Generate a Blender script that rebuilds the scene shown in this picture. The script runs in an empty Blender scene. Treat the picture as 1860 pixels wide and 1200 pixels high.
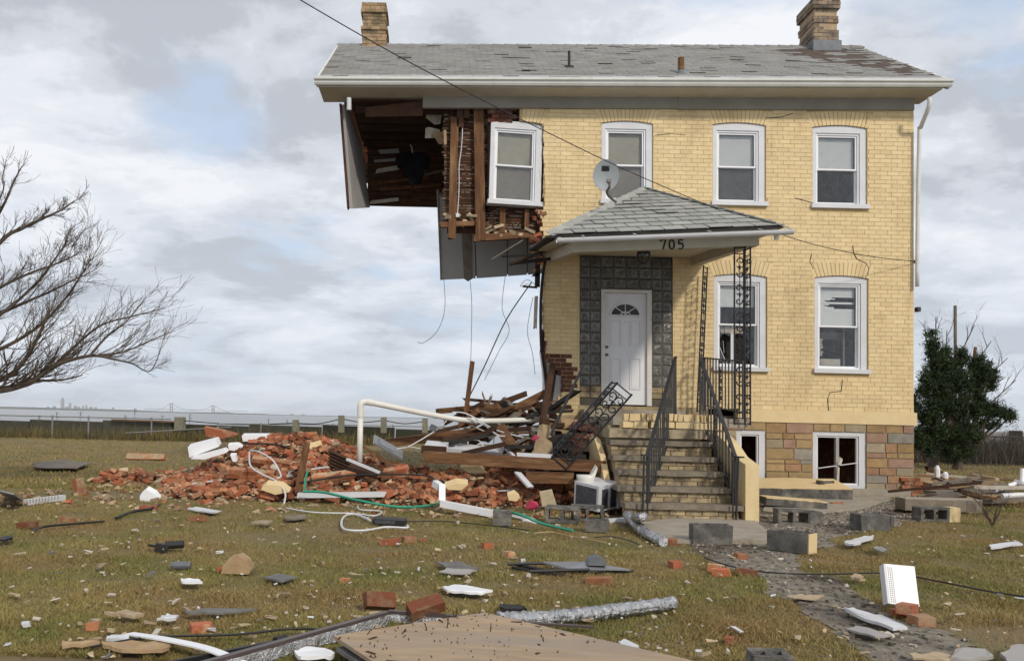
import bpy, math, random
import numpy as np
from mathutils import Vector, Matrix, noise as mnoise
random.seed(7)
rng = np.random.default_rng(11)
R = math.radians
scene = bpy.context.scene
col = scene.collection

# ---------------------------------------------------------------- camera
FPX, D, CX, CY, CAMH, ROLL = 1488.0, 14.6, 790.0, 760.0, 1.2, 0.023   # focal (px of an 1860 px picture), distance to the facade, horizon point, eye height
cam_d = bpy.data.cameras.new('camera'); cam = bpy.data.objects.new('camera', cam_d); col.objects.link(cam)
cam_d.sensor_fit = 'HORIZONTAL'; cam_d.sensor_width = 36.0; cam_d.lens = 36.0 * FPX / 1860.0
cam_d.shift_x = (930 - CX) / 1860.0; cam_d.shift_y = (CY - 600) / 1860.0
cam_d.clip_start = 0.1; cam_d.clip_end = 90000
sr, cr = math.sin(ROLL), math.cos(ROLL)
cam.matrix_world = Matrix(((cr, -sr, 0, 0), (0, 0, -1, -D), (sr, cr, 0, CAMH), (0, 0, 0, 1)))
scene.camera = cam
cy = scene.cycles; cy.max_bounces = 6; cy.diffuse_bounces = 3; cy.glossy_bounces = 3; cy.transparent_max_bounces = 8; cy.volume_bounces = 1
vs = scene.view_settings
vs.view_transform = 'Standard'; vs.look = 'None'; vs.exposure = 0.0; vs.gamma = 1.0; vs.use_curve_mapping = False

# ---------------------------------------------------------------- sky and sun
SUN_EL, SUN_AZ = R(33), R(28)          # azimuth: to the right of the facade normal
sun_vec = Vector((math.sin(SUN_AZ) * math.cos(SUN_EL), -math.cos(SUN_AZ) * math.cos(SUN_EL), math.sin(SUN_EL)))
w = bpy.data.worlds.new('World'); scene.world = w; w.use_nodes = True
nt = w.node_tree; nt.nodes.clear(); N = nt.nodes.new; LK = nt.links.new
out = N('ShaderNodeOutputWorld'); bg = N('ShaderNodeBackground'); LK(bg.outputs[0], out.inputs[0]); bg.inputs[1].default_value = 0.1
sky = N('ShaderNodeTexSky'); sky.sky_type = 'NISHITA'; sky.sun_disc = False; sky.sun_elevation = SUN_EL
sky.sun_rotation = math.atan2(sun_vec.x, sun_vec.y); sky.air_density = 1.0; sky.dust_density = 1.5
tc = N('ShaderNodeTexCoord'); sep = N('ShaderNodeSeparateXYZ'); LK(tc.outputs['Generated'], sep.inputs[0])
def wmath(op, a, b=None, clamp=False):
    n = N('ShaderNodeMath'); n.operation = op; n.use_clamp = clamp
    for i, v in enumerate((a, b)):
        if v is None: continue
        if isinstance(v, (int, float)): n.inputs[i].default_value = v
        else: LK(v, n.inputs[i])
    return n.outputs[0]
zz = wmath('ADD', wmath('MAXIMUM', sep.outputs[2], 0.0), 0.24)
comb = N('ShaderNodeCombineXYZ')
LK(wmath('DIVIDE', sep.outputs[0], zz), comb.inputs[0]); LK(wmath('DIVIDE', sep.outputs[1], zz), comb.inputs[1])
def wnoise(scale, detail, rough, loc, dist=0.0):
    mp = N('ShaderNodeMapping'); mp.inputs['Location'].default_value = loc; mp.inputs['Scale'].default_value = (scale, scale * 1.15, scale)
    LK(comb.outputs[0], mp.inputs[0])
    n = N('ShaderNodeTexNoise'); n.inputs['Scale'].default_value = 1.0; n.inputs['Detail'].default_value = detail
    n.inputs['Roughness'].default_value = rough; n.inputs['Distortion'].default_value = dist
    LK(mp.outputs[0], n.inputs['Vector']); return n.outputs[0]
def wramp(fac, stops, interp='B_SPLINE'):
    r = N('ShaderNodeValToRGB'); LK(fac, r.inputs[0]); r.color_ramp.interpolation = interp
    while len(r.color_ramp.elements) < len(stops): r.color_ramp.elements.new(0.5)
    for e, (p, c) in zip(r.color_ramp.elements, stops): e.position = p; e.color = (*c, 1)
    return r.outputs[0]
def wmix(f, a, b):
    x = N('ShaderNodeMix'); x.data_type = 'RGBA'
    for i, v in ((0, f), (6, a), (7, b)):
        if isinstance(v, (int, float)): x.inputs[i].default_value = v
        elif isinstance(v, tuple): x.inputs[i].default_value = (*v, 1)
        else: LK(v, x.inputs[i])
    return x.outputs[2]
# grey-white cloud with lighter puffs, torn open here and there to pale blue
CL = (4.93, 4.4, 0.0); GP = (3.2, 3.8, 0.0)
body = wramp(wnoise(1.5, 12, 0.62, CL, 0.15), [(0.41, (5.2, 5.5, 6.05)), (0.48, (6.8, 7.15, 7.75)), (0.545, (8.2, 8.5, 9.1)), (0.61, (9.3, 9.45, 9.8))], 'EASE')
blue = wmix(0.7, sky.outputs[0], (6.6, 8.0, 10.2))
gap = wramp(wnoise(1.3, 7, 0.55, GP, 0.25), [(0.54, (0, 0, 0)), (0.66, (0.85, 0.85, 0.85))], 'EASE')
cloudy = wmix(gap, body, blue)
hz = wramp(wmath('MAXIMUM', sep.outputs[2], 0.0), [(0.0, (1, 1, 1)), (0.08, (0.7, 0.7, 0.7)), (0.26, (0, 0, 0))])
LK(wmix(wmath('MULTIPLY', hz, 0.5), cloudy, (6.6, 7.7, 9.0)), bg.inputs[0])
sd = bpy.data.lights.new('sun', 'SUN'); sd.energy = 2.25; sd.angle = R(5); sd.color = (1.0, 0.93, 0.82)
sun = bpy.data.objects.new('sun', sd); col.objects.link(sun)
sun.rotation_euler = (-sun_vec).to_track_quat('-Z', 'Y').to_euler(); sun.location = (20, -30, 40)

# ---------------------------------------------------------------- coordinate helpers
def at(px, py, Y):                       # world point that stands Y metres in front of the eye
    u, v = (px - CX) / FPX, (CY - py) / FPX
    return Vector((Y * (u * cr - v * sr), Y - D, CAMH + Y * (u * sr + v * cr)))
def gnd(px, py, z=0.0):                  # world point on the level z
    u, v = (px - CX) / FPX, (CY - py) / FPX
    Y = (z - CAMH) / (u * sr + v * cr)
    p = at(px, py, Y); p.z = z; return p
def F(px, py, y=0.0):                    # house coordinates (before the lean) of a picture point at depth y behind the facade
    p = at(px, py, D + y); p.x += ROLL * (p.z - CAMH); return p
def lean(v): return Vector((v[0] - ROLL * (v[2] - CAMH), v[1], v[2]))

# ---------------------------------------------------------------- materials
def lin(h):
    h = h.lstrip('#'); c = [int(h[i:i + 2], 16) / 255 for i in (0, 2, 4)]
    return tuple(x / 12.92 if x <= 0.04045 else ((x + 0.055) / 1.055) ** 2.4 for x in c)
MATS = {}
def mat(name, c1, c2=None, rough=0.85, scale=5.0, bump=0.0, bscale=60.0, metal=0.0, spec=0.3, tint=0.0, dirt=None, dscale=1.5, dlo=0.5, dhi=0.7, stretch=None, alpha=None, detail=5):
    m = bpy.data.materials.new(name); m.use_nodes = True; MATS[name] = m
    nt = m.node_tree; b = nt.nodes['Principled BSDF']; N = nt.nodes.new; L = nt.links.new
    b.inputs['Roughness'].default_value = rough; b.inputs['Metallic'].default_value = metal; b.inputs['Specular IOR Level'].default_value = spec
    geo = N('ShaderNodeNewGeometry'); pos = geo.outputs['Position']
    if stretch:
        mp = N('ShaderNodeMapping'); mp.inputs['Scale'].default_value = stretch; L(pos, mp.inputs[0]); pos = mp.outputs[0]
    def noise(s, det=5, ro=0.6):
        n = N('ShaderNodeTexNoise'); n.inputs['Scale'].default_value = s; n.inputs['Detail'].default_value = det; n.inputs['Roughness'].default_value = ro
        L(pos, n.inputs['Vector']); return n.outputs[0]
    def mapr(v, a, b_, c, d):
        r = N('ShaderNodeMapRange'); L(v, r.inputs[0])
        for i, x in enumerate((a, b_, c, d)): r.inputs[i + 1].default_value = x
        return r.outputs[0]
    def mix(f, a, b_, kind='MIX'):
        x = N('ShaderNodeMix'); x.data_type = 'RGBA'; x.blend_type = kind
        for i, v in ((0, f), (6, a), (7, b_)):
            if isinstance(v, (int, float)): x.inputs[i].default_value = v
            elif isinstance(v, tuple): x.inputs[i].default_value = (*v, 1)
            else: L(v, x.inputs[i])
        return x.outputs[2]
    c2 = c2 or tuple(x * 0.8 for x in c1)
    c = mix(mapr(noise(scale, detail), 0.35, 0.65, 0, 1), c1, c2)
    if dirt: c = mix(mapr(noise(dscale, 7, 0.65), dlo, dhi, 0, 1), c, dirt)
    if tint:
        a = N('ShaderNodeAttribute'); a.attribute_name = 'tint'
        f = mapr(a.outputs['Fac'], 0, 1, 1 - tint, 1 + tint)
        cc = N('ShaderNodeCombineXYZ'); [L(f, cc.inputs[i]) for i in range(3)]
        c = mix(1.0, c, cc.outputs[0], 'MULTIPLY')
    L(c, b.inputs['Base Color'])
    if bump:
        bp = N('ShaderNodeBump'); bp.inputs['Strength'].default_value = bump; bp.inputs['Distance'].default_value = 0.02
        L(noise(bscale, 6, 0.65), bp.inputs['Height']); L(bp.outputs[0], b.inputs['Normal'])
    return m
def glass(name, tintc, refl=0.06):
    m = bpy.data.materials.new(name); m.use_nodes = True; MATS[name] = m
    nt = m.node_tree; nt.nodes.clear(); N = nt.nodes.new; L = nt.links.new
    o = N('ShaderNodeOutputMaterial'); t = N('ShaderNodeBsdfTransparent'); t.inputs[0].default_value = (*tintc, 1)
    g = N('ShaderNodeBsdfGlossy'); g.inputs['Roughness'].default_value = 0.04
    ge = N('ShaderNodeNewGeometry'); nz = N('ShaderNodeTexNoise'); nz.inputs['Scale'].default_value = 2.2; nz.inputs['Detail'].default_value = 1.0; L(ge.outputs['Position'], nz.inputs['Vector'])
    bp = N('ShaderNodeBump'); bp.inputs['Strength'].default_value = 0.6; bp.inputs['Distance'].default_value = 0.08; L(nz.outputs[0], bp.inputs['Height']); L(bp.outputs[0], g.inputs['Normal'])
    fr = N('ShaderNodeLayerWeight'); fr.inputs[0].default_value = 0.25      # facing: alike from both sides
    ad = N('ShaderNodeMath'); ad.operation = 'MULTIPLY_ADD'; ad.inputs[1].default_value = 0.25; ad.inputs[2].default_value = refl; L(fr.outputs['Facing'], ad.inputs[0])
    x = N('ShaderNodeMixShader'); L(ad.outputs[0], x.inputs[0]); L(t.outputs[0], x.inputs[1]); L(g.outputs[0], x.inputs[2]); L(x.outputs[0], o.inputs[0])
    return m
YEL = (0.70, 0.545, 0.305)
mat('yellow_brick', YEL, (0.66, 0.495, 0.26), rough=0.6, scale=3, bump=0.25, bscale=45, tint=0.09, stretch=(1, 1, .4), dirt=(0.44, 0.31, 0.155), dscale=1.3, dlo=0.53, dhi=0.78)
mat('yellow_joint', (0.55, 0.41, 0.21), (0.46, 0.33, 0.165), scale=9, bump=0.3)
mat('yellow_paint', (0.70, 0.55, 0.31), (0.65, 0.49, 0.265), rough=0.6, scale=4, bump=0.2, bscale=20, dirt=(0.45, 0.30, 0.12), dlo=0.62, dhi=0.8)
mat('stained_brick', (0.42, 0.33, 0.185), (0.26, 0.20, 0.125), scale=6, bump=0.5, tint=0.3, dirt=(0.08, 0.065, 0.05), dscale=3, dlo=0.52, dhi=0.72)
mat('red_brick', (0.35, 0.112, 0.052), (0.26, 0.08, 0.04), scale=7, bump=0.5, bscale=50, tint=0.45, dirt=(0.44, 0.28, 0.165), dscale=7, dlo=0.49, dhi=0.68)
mat('orange_brick', (0.42, 0.185, 0.085), (0.33, 0.13, 0.065), scale=7, bump=0.5, bscale=50, tint=0.35, dirt=(0.45, 0.32, 0.2), dscale=5, dlo=0.5, dhi=0.66)
mat('old_brick', (0.13, 0.045, 0.028), (0.085, 0.032, 0.022), scale=8, bump=0.6, tint=0.35, dirt=(0.2, 0.13, 0.09), dscale=4)
mat('rubble', (0.33, 0.17, 0.09), (0.40, 0.28, 0.18), scale=9, bump=1.0, bscale=25, dirt=(0.10, 0.06, 0.04), dscale=3, dlo=0.5, dhi=0.62)
mat('mortar', (0.45, 0.33, 0.21), (0.36, 0.25, 0.15), scale=20, bump=0.6, tint=0.3)
mat('chimney_brick', (0.31, 0.225, 0.135), (0.35, 0.22, 0.12), scale=6, bump=0.6, tint=0.3, dirt=(0.13, 0.11, 0.06), dscale=3.5, dlo=0.48, dhi=0.65)
mat('chimney_grey', (0.27, 0.215, 0.155), (0.30, 0.20, 0.12), scale=5, bump=0.6, tint=0.3, dirt=(0.13, 0.105, 0.08), dscale=3.5, dlo=0.42, dhi=0.6)
mat('flashing', (0.11, 0.12, 0.13), (0.16, 0.17, 0.18), rough=0.55)
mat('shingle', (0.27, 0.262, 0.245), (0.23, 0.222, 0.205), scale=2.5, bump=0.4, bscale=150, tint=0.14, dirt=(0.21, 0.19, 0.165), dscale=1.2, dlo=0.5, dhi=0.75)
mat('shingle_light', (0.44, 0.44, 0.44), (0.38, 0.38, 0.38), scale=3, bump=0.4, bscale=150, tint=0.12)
mat('porch_shingle', (0.36, 0.36, 0.33), (0.31, 0.31, 0.285), scale=4, bump=0.4, bscale=150, tint=0.16)
mat('roof_deck', (0.062, 0.045, 0.037), (0.115, 0.08, 0.062), scale=9, bump=0.8, bscale=30)
mat('white', (0.62, 0.62, 0.64), (0.56, 0.56, 0.57), rough=0.45, scale=3)
mat('white_clean', (0.80, 0.80, 0.81), (0.76, 0.76, 0.77), rough=0.4, scale=3)
mat('gutter_white', (0.66, 0.65, 0.61), (0.58, 0.57, 0.52), rough=0.45, scale=3, dirt=(0.30, 0.28, 0.23), dscale=2, dlo=0.6, dhi=0.85)
mat('trim_grey', (0.27, 0.25, 0.205), (0.225, 0.205, 0.165), rough=0.7, scale=2)
mat('trim_cream', (0.50, 0.46, 0.37), (0.44, 0.40, 0.31), rough=0.7, scale=3, dirt=(0.28, 0.24, 0.18), dlo=0.6, dhi=0.85)
mat('door_white', (0.72, 0.72, 0.73), (0.68, 0.68, 0.69), rough=0.4, scale=2)
mat('door_frame', (0.66, 0.62, 0.58), (0.60, 0.56, 0.50), rough=0.6, scale=5, dirt=(0.24, 0.16, 0.11), dscale=7, dlo=0.62, dhi=0.72)
mat('blind', (0.80, 0.80, 0.79), (0.76, 0.76, 0.75), scale=1)
mat('screen', (0.06, 0.06, 0.058), (0.085, 0.085, 0.082), rough=0.9)
mat('screen_tan', (0.17, 0.15, 0.125), (0.22, 0.195, 0.165), rough=0.9, scale=2)
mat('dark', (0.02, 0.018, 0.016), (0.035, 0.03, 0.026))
mat('room', (0.12, 0.11, 0.10), (0.16, 0.15, 0.13), scale=1)
mat('plaster_grey', (0.36, 0.34, 0.32), (0.32, 0.30, 0.28), scale=1.5, bump=0.1)
mat('plaster', (0.55, 0.50, 0.43), (0.44, 0.38, 0.30), scale=9, bump=0.5, tint=0.2)
mat('chip', (0.46, 0.37, 0.25), (0.36, 0.26, 0.16), scale=14, bump=0.4, tint=0.35)
mat('wood', (0.185, 0.085, 0.036), (0.095, 0.045, 0.021), scale=9, bump=0.5, bscale=40, stretch=(.3, 1.6, 2.6), tint=0.3, dirt=(0.25, 0.145, 0.07), dscale=5)
mat('wood_upright', (0.165, 0.075, 0.032), (0.085, 0.04, 0.019), scale=9, bump=0.5, bscale=40, stretch=(2.6, 1.6, .3), tint=0.3, dirt=(0.24, 0.14, 0.07), dscale=5, dlo=.52)
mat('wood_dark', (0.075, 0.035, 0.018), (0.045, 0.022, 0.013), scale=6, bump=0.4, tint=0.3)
mat('wood_pale', (0.42, 0.30, 0.17), (0.34, 0.22, 0.12), scale=8, bump=0.4, tint=0.25)
mat('wood_grey', (0.20, 0.17, 0.135), (0.14, 0.115, 0.09), scale=8, bump=0.5, tint=0.25)
mat('lath', (0.10, 0.045, 0.022), (0.06, 0.03, 0.017), scale=8, bump=0.5, tint=0.4)
mat('lath_key', (0.34, 0.29, 0.23), (0.20, 0.15, 0.11), scale=18, bump=0.6)
mat('iron', (0.018, 0.018, 0.02), (0.03, 0.028, 0.028), rough=0.5, spec=0.5, scale=12)
mat('glass_block', (0.16, 0.155, 0.14), (0.10, 0.098, 0.086), rough=0.10, spec=1.0, metal=0.35, bump=0.9, bscale=26, scale=14, tint=0.45)
mat('block_joint', (0.11, 0.095, 0.075), (0.075, 0.066, 0.053), scale=9)
mat('concrete', (0.36, 0.32, 0.26), (0.29, 0.25, 0.195), scale=4, bump=0.4, dirt=(0.20, 0.15, 0.10), dscale=2, dlo=0.55, dhi=0.75)
mat('tread_stone', (0.25, 0.21, 0.16), (0.15, 0.125, 0.095), scale=8, bump=0.9, bscale=30, dirt=(0.27, 0.23, 0.17), dscale=4)
mat('slab_stone', (0.40, 0.33, 0.22), (0.30, 0.24, 0.16), scale=8, bump=0.7, bscale=30, dirt=(0.14, 0.11, 0.08), dscale=4, dlo=0.5, dhi=0.7)
mat('cinder', (0.165, 0.155, 0.14), (0.085, 0.08, 0.073), scale=9, bump=0.9, bscale=70, dirt=(0.26, 0.235, 0.20), dscale=5, dlo=0.5, dhi=0.66)
for i, (a, b_) in enumerate([('A3855F', '8F7350'), ('9C7F6C', '8A6D5B'), ('938C80', '807A6F'), ('A88F69', '967E5A'), ('9F7D60', '8B6A50'), ('A1937A', '8E816A')]):
    mat('stone_%d' % i, lin(a), lin(b_), scale=7, bump=0.5, bscale=35, tint=0.12)
mat('stone_joint', (0.50, 0.41, 0.29), (0.43, 0.35, 0.24), scale=9, bump=0.4)
mat('pvc', (0.72, 0.70, 0.64), (0.66, 0.64, 0.58), rough=0.4, scale=3, dirt=(0.42, 0.36, 0.28), dscale=6, dlo=.60, dhi=.78)
mat('foil', (0.62, 0.62, 0.63), (0.40, 0.40, 0.41), rough=0.25, metal=1.0, scale=14, bump=1.0, bscale=40)
mat('steel_dark', (0.12, 0.095, 0.09), (0.16, 0.125, 0.12), rough=0.4, metal=0.5, scale=5)
mat('steel_grey', (0.33, 0.34, 0.36), (0.27, 0.28, 0.30), rough=0.35, metal=0.4, scale=3)
mat('dish_grey', (0.33, 0.35, 0.36), (0.30, 0.32, 0.33), rough=0.5)
mat('plywood', (0.43, 0.31, 0.20), (0.33, 0.24, 0.16), scale=5, bump=0.35, bscale=40, stretch=(0.7, 3.2, 1), dirt=(0.29, 0.255, 0.215), dscale=0.8, dlo=0.48, dhi=0.68)
mat('slate', (0.13, 0.125, 0.12), (0.18, 0.175, 0.165), scale=8, bump=0.3)
mat('rubber', (0.013, 0.013, 0.014), (0.02, 0.02, 0.02), rough=0.5, spec=0.4)
mat('cloth_black', (0.006, 0.006, 0.007), (0.010, 0.010, 0.011), rough=1.0, spec=0.0)
mat('cloth_beige', (0.34, 0.25, 0.15), (0.26, 0.185, 0.11), scale=6)
mat('pink', (0.55, 0.06, 0.13), (0.45, 0.05, 0.10))
mat('hose_green', (0.04, 0.30, 0.19), (0.03, 0.24, 0.15), rough=0.4)
mat('cable_white', (0.66, 0.66, 0.66), (0.58, 0.58, 0.58), rough=0.5)
mat('grille', (0.045, 0.045, 0.05), (0.10, 0.10, 0.11), rough=0.5, scale=30)
mat('insul', (0.50, 0.42, 0.28), (0.42, 0.34, 0.21), scale=12, bump=0.7)
mat('ground', (0.20, 0.150, 0.075), (0.145, 0.118, 0.054), scale=1.3, bump=0.8, bscale=30, dirt=(0.19, 0.125, 0.065), dscale=0.55, dlo=0.46, dhi=0.66, detail=8)
mat('grass', (0.325, 0.258, 0.095), (0.165, 0.175, 0.045), scale=0.8, tint=0.32, dirt=(0.29, 0.19, 0.08), dscale=0.9, dlo=0.44, dhi=0.66, detail=8)
mat('gravel', (0.31, 0.27, 0.215), (0.20, 0.17, 0.13), scale=14, bump=1.0, bscale=55, dirt=(0.10, 0.078, 0.06), dscale=1.3, dlo=0.46, dhi=0.62)
mat('weed', (0.17, 0.12, 0.042), (0.085, 0.082, 0.03), scale=1.2, tint=0.45)
mat('bark', (0.12, 0.09, 0.066), (0.08, 0.062, 0.048), scale=12, bump=0.5)
mat('bark_far', (0.13, 0.10, 0.085), (0.09, 0.072, 0.06), scale=5)
mat('cedar', (0.040, 0.062, 0.022), (0.022, 0.037, 0.014), scale=2.5, tint=0.6)
mat('far_land', (0.10, 0.11, 0.09), (0.13, 0.13, 0.11), scale=0.002)
mat('far_tower', (0.30, 0.30, 0.31), (0.24, 0.25, 0.26), scale=0.01)
mat('brushwood', (0.085, 0.065, 0.045), (0.055, 0.048, 0.034), scale=1.2, tint=0.5)
mat('timber_dark', (0.028, 0.030, 0.018), (0.045, 0.042, 0.026), scale=3, bump=0.4, tint=0.3)
mat('post_wood', (0.22, 0.21, 0.15), (0.17, 0.16, 0.115), scale=6)
mat('galv', (0.26, 0.26, 0.25), (0.20, 0.20, 0.19), rough=0.45, metal=0.3)
mat('brown_roof', (0.24, 0.215, 0.205), (0.19, 0.17, 0.165), scale=2)
glass('pane', (0.93, 0.94, 0.94), 0.05)
def water():
    m = bpy.data.materials.new('water'); m.use_nodes = True; MATS['water'] = m
    nt = m.node_tree; b = nt.nodes['Principled BSDF']
    b.inputs['Base Color'].default_value = (0.20, 0.195, 0.185, 1); b.inputs['Roughness'].default_value = 0.25
    geo = nt.nodes.new('ShaderNodeNewGeometry'); mp = nt.nodes.new('ShaderNodeMapping'); mp.inputs['Scale'].default_value = (0.25, 0.6, 1)
    n = nt.nodes.new('ShaderNodeTexNoise'); n.inputs['Scale'].default_value = 0.8; n.inputs['Detail'].default_value = 8
    bp = nt.nodes.new('ShaderNodeBump'); bp.inputs['Strength'].default_value = 1.0; bp.inputs['Distance'].default_value = 0.6
    nt.links.new(geo.outputs['Position'], mp.inputs[0]); nt.links.new(mp.outputs[0], n.inputs['Vector']); nt.links.new(n.outputs[0], bp.inputs['Height']); nt.links.new(bp.outputs[0], b.inputs['Normal'])
water()

# ---------------------------------------------------------------- mesh builder
CUBE_F = [(0, 3, 2, 1), (4, 5, 6, 7), (0, 1, 5, 4), (1, 2, 6, 5), (2, 3, 7, 6), (3, 0, 4, 7)]
class MB:
    def __init__(s): s.v = []; s.f = []; s.t = []
    def add(s, vs, fs, t=0.5):
        o = len(s.v); s.v += [tuple(p) for p in vs]; s.f += [tuple(i + o for i in f) for f in fs]; s.t += [t] * len(fs); return s
    def hexa(s, p, t=0.5): return s.add(p, CUBE_F, t)      # 4 lower corners counter-clockwise, then 4 upper
    def box(s, x0, x1, y0, y1, z0, z1, t=0.5):
        return s.hexa([(x0, y0, z0), (x1, y0, z0), (x1, y1, z0), (x0, y1, z0), (x0, y0, z1), (x1, y0, z1), (x1, y1, z1), (x0, y1, z1)], t)
    def obox(s, c, sx, sy, sz, M=None, t=0.5, jit=0.0):
        pts = []
        for dz in (-.5, .5):
            for dx, dy in ((-.5, -.5), (.5, -.5), (.5, .5), (-.5, .5)):
                p = Vector((dx * sx, dy * sy, dz * sz))
                if jit: p += Vector([random.uniform(-jit, jit) for _ in range(3)])
                if M: p = M @ p
                pts.append(p + Vector(c))
        return s.hexa(pts, t)
    def beam(s, a, b, w, h, up=(0, 0, 1), t=0.5, ends=0.0):   # w across, h along up
        a, b = Vector(a), Vector(b); d = (b - a).normalized(); up = Vector(up)
        if abs(d.dot(up)) > 0.97: up = Vector((0, 1, 0))
        sx = d.cross(up).normalized(); u = sx.cross(d).normalized(); pts = []
        for k in (-.5, .5):
            pts += [a - sx * w / 2 + u * h * k, a + sx * w / 2 + u * h * k, b + sx * w / 2 + u * h * k, b - sx * w / 2 + u * h * k]
        if ends: pts = [p + d * random.uniform(-ends, ends) for p in pts]
        return s.hexa([pts[i] for i in (0, 1, 2, 3, 4, 5, 6, 7)], t)
    def tube(s, path, r, n=6, t=0.5, cap=True):
        path = [Vector(p) for p in path]; m = len(path)
        rs = r if isinstance(r, (list, tuple)) else [r] * m
        o = len(s.v); prev = None
        for i, p in enumerate(path):
            d = (path[min(i + 1, m - 1)] - path[max(i - 1, 0)])
            if d.length < 1e-9: d = Vector((0, 0, 1))
            d.normalize()
            if prev is None:
                ref = Vector((0, 0, 1)) if abs(d.z) < 0.9 else Vector((1, 0, 0)); a = d.cross(ref).normalized()
            else:
                a = prev - d * prev.dot(d)
                a = a.normalized() if a.length > 1e-6 else d.orthogonal().normalized()
            prev = a; b = d.cross(a)
            for k in range(n):
                th = 2 * math.pi * k / n; s.v.append(tuple(p + (a * math.cos(th) + b * math.sin(th)) * rs[i]))
        for i in range(m - 1):
            for k in range(n):
                k2 = (k + 1) % n; s.f.append((o + i * n + k, o + i * n + k2, o + (i + 1) * n + k2, o + (i + 1) * n + k)); s.t.append(t)
        if cap:
            s.f.append(tuple(o + k for k in reversed(range(n)))); s.f.append(tuple(o + (m - 1) * n + k for k in range(n))); s.t += [t, t]
        return s
    def prism(s, poly, ext, t=0.5):          # 3-D polygon extruded by the vector ext
        n = len(poly); ext = Vector(ext); a = [Vector(p) for p in poly]; b = [p + ext for p in a]
        fs = [tuple(reversed(range(n))), tuple(range(n, 2 * n))] + [(i, (i + 1) % n, n + (i + 1) % n, n + i) for i in range(n)]
        return s.add(a + b, fs, t)
    def build(s, name, m, parent=None, house=False, smooth=False, M=None):
        vs = s.v
        if M: vs = [tuple(M @ Vector(p)) for p in vs]
        if house: vs = [tuple(lean(p)) for p in vs]
        me = bpy.data.meshes.new(name); me.from_pydata(vs, [], s.f); me.update()
        at_ = me.attributes.new('tint', 'FLOAT', 'FACE'); at_.data.foreach_set('value', s.t)
        me.materials.append(MATS[m])
        if smooth: me.polygons.foreach_set('use_smooth', [True] * len(me.polygons))
        o = bpy.data.objects.new(name, me); col.objects.link(o)
        if parent: o.parent = parent; o.matrix_parent_inverse = parent.matrix_world.inverted()
        return o
def tag(o, label, cat, group=None, kind=None):
    if label: o['label'] = label
    if cat: o['category'] = cat
    if group: o['group'] = group
    if kind or cat: o['kind'] = kind or 'thing'
    return o
def thing(name, label, cat, loc=(0, 0, 0), group=None):
    o = bpy.data.objects.new(name, None); col.objects.link(o); o.empty_display_size = 0.2
    o.matrix_world = Matrix.Translation(Vector(loc)); tag(o, label, cat, group); return o
def one(mb, name, m, label, cat, group=None, kind=None, smooth=False):
    """a thing that is one mesh: origin moved to its base"""
    a = np.array(mb.v); c = Vector(((a[:, 0].min() + a[:, 0].max()) / 2, (a[:, 1].min() + a[:, 1].max()) / 2, a[:, 2].min()))
    mb.v = [(p[0] - c.x, p[1] - c.y, p[2] - c.z) for p in mb.v]
    o = mb.build(name, m, smooth=smooth); o.location = c; return tag(o, label, cat, group, kind)
def rot(rx=0, ry=0, rz=0): return (Matrix.Rotation(rz, 3, 'Z') @ Matrix.Rotation(ry, 3, 'Y') @ Matrix.Rotation(rx, 3, 'X'))
def smooth_path(pts, n=8):
    pts = [Vector(p) for p in pts]; P = [pts[0]] + pts + [pts[-1]]; o = []
    for i in range(1, len(P) - 2):
        for k in range(n):
            t = k / n; a, b, c, d = P[i - 1:i + 3]
            o.append(0.5 * ((2 * b) + (c - a) * t + (2 * a - 5 * b + 4 * c - d) * t * t + (3 * b - a - 3 * c + d) * t ** 3))
    o.append(pts[-1]); return o
def rnd(a, b): return random.uniform(a, b)
EXCL = []                                   # footprints where no grass grows (things lying flat)
def keep_off(pts): EXCL.append([(p[0], p[1]) for p in pts])

# ================================================================ the setting: ground, path, water, far shore
def sheet(name, m, poly, z, thick=None):
    me = bpy.data.meshes.new(name); me.from_pydata([(p[0], p[1], z) for p in poly], [], [tuple(range(len(poly)))]); me.update(); me.materials.append(MATS[m])
    o = bpy.data.objects.new(name, me); col.objects.link(o); o['kind'] = 'structure'; return o
gx = np.concatenate([np.linspace(-80, -14, 12), np.linspace(-13, 13, 90), np.linspace(14, 160, 20)])
gy = np.concatenate([np.linspace(-13.5, 3, 70), np.linspace(3.5, 26, 30)])
def gz(x, y):                              # slight unevenness of the lawn
    return 0.012 * math.sin(x * 0.9 + 0.5) * math.cos(y * 0.8) + 0.006 * math.sin(x * 2.3 + y * 1.7) - 0.012
gm = MB(); nx = len(gx)
for j, y in enumerate(gy):
    for i, x in enumerate(gx): gm.v.append((x, y if y < 25.9 else 26 + max(0, x - 9) * 0.75, gz(x, y)))
for j in range(len(gy) - 1):
    for i in range(nx - 1): gm.f.append((j * nx + i, j * nx + i + 1, (j + 1) * nx + i + 1, (j + 1) * nx + i)); gm.t.append(0.5)
g = gm.build('ground', 'ground'); g['kind'] = 'structure'
sea = sheet('water', 'water', [(-40000, 24, 0), (40000, 24, 0), (40000, 40000, 0), (-40000, 40000, 0)], -0.75)
def ragged(poly, amp=0.06, step=0.12, seed=1):
    o = []; n = len(poly); r = random.Random(seed)
    for i in range(n):
        a, b = Vector(poly[i][:2]), Vector(poly[(i + 1) % n][:2]); k = max(1, int((b - a).length / step)); nr = Vector((-(b - a).y, (b - a).x)).normalized()
        for q in range(k):
            p = a.lerp(b, q / k); s = mnoise.noise(Vector((p.x * 1.7, p.y * 1.7, seed))) * amp * 2.2 + r.uniform(-amp, amp) * 0.5
            o.append(p + nr * s)
    return o
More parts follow.
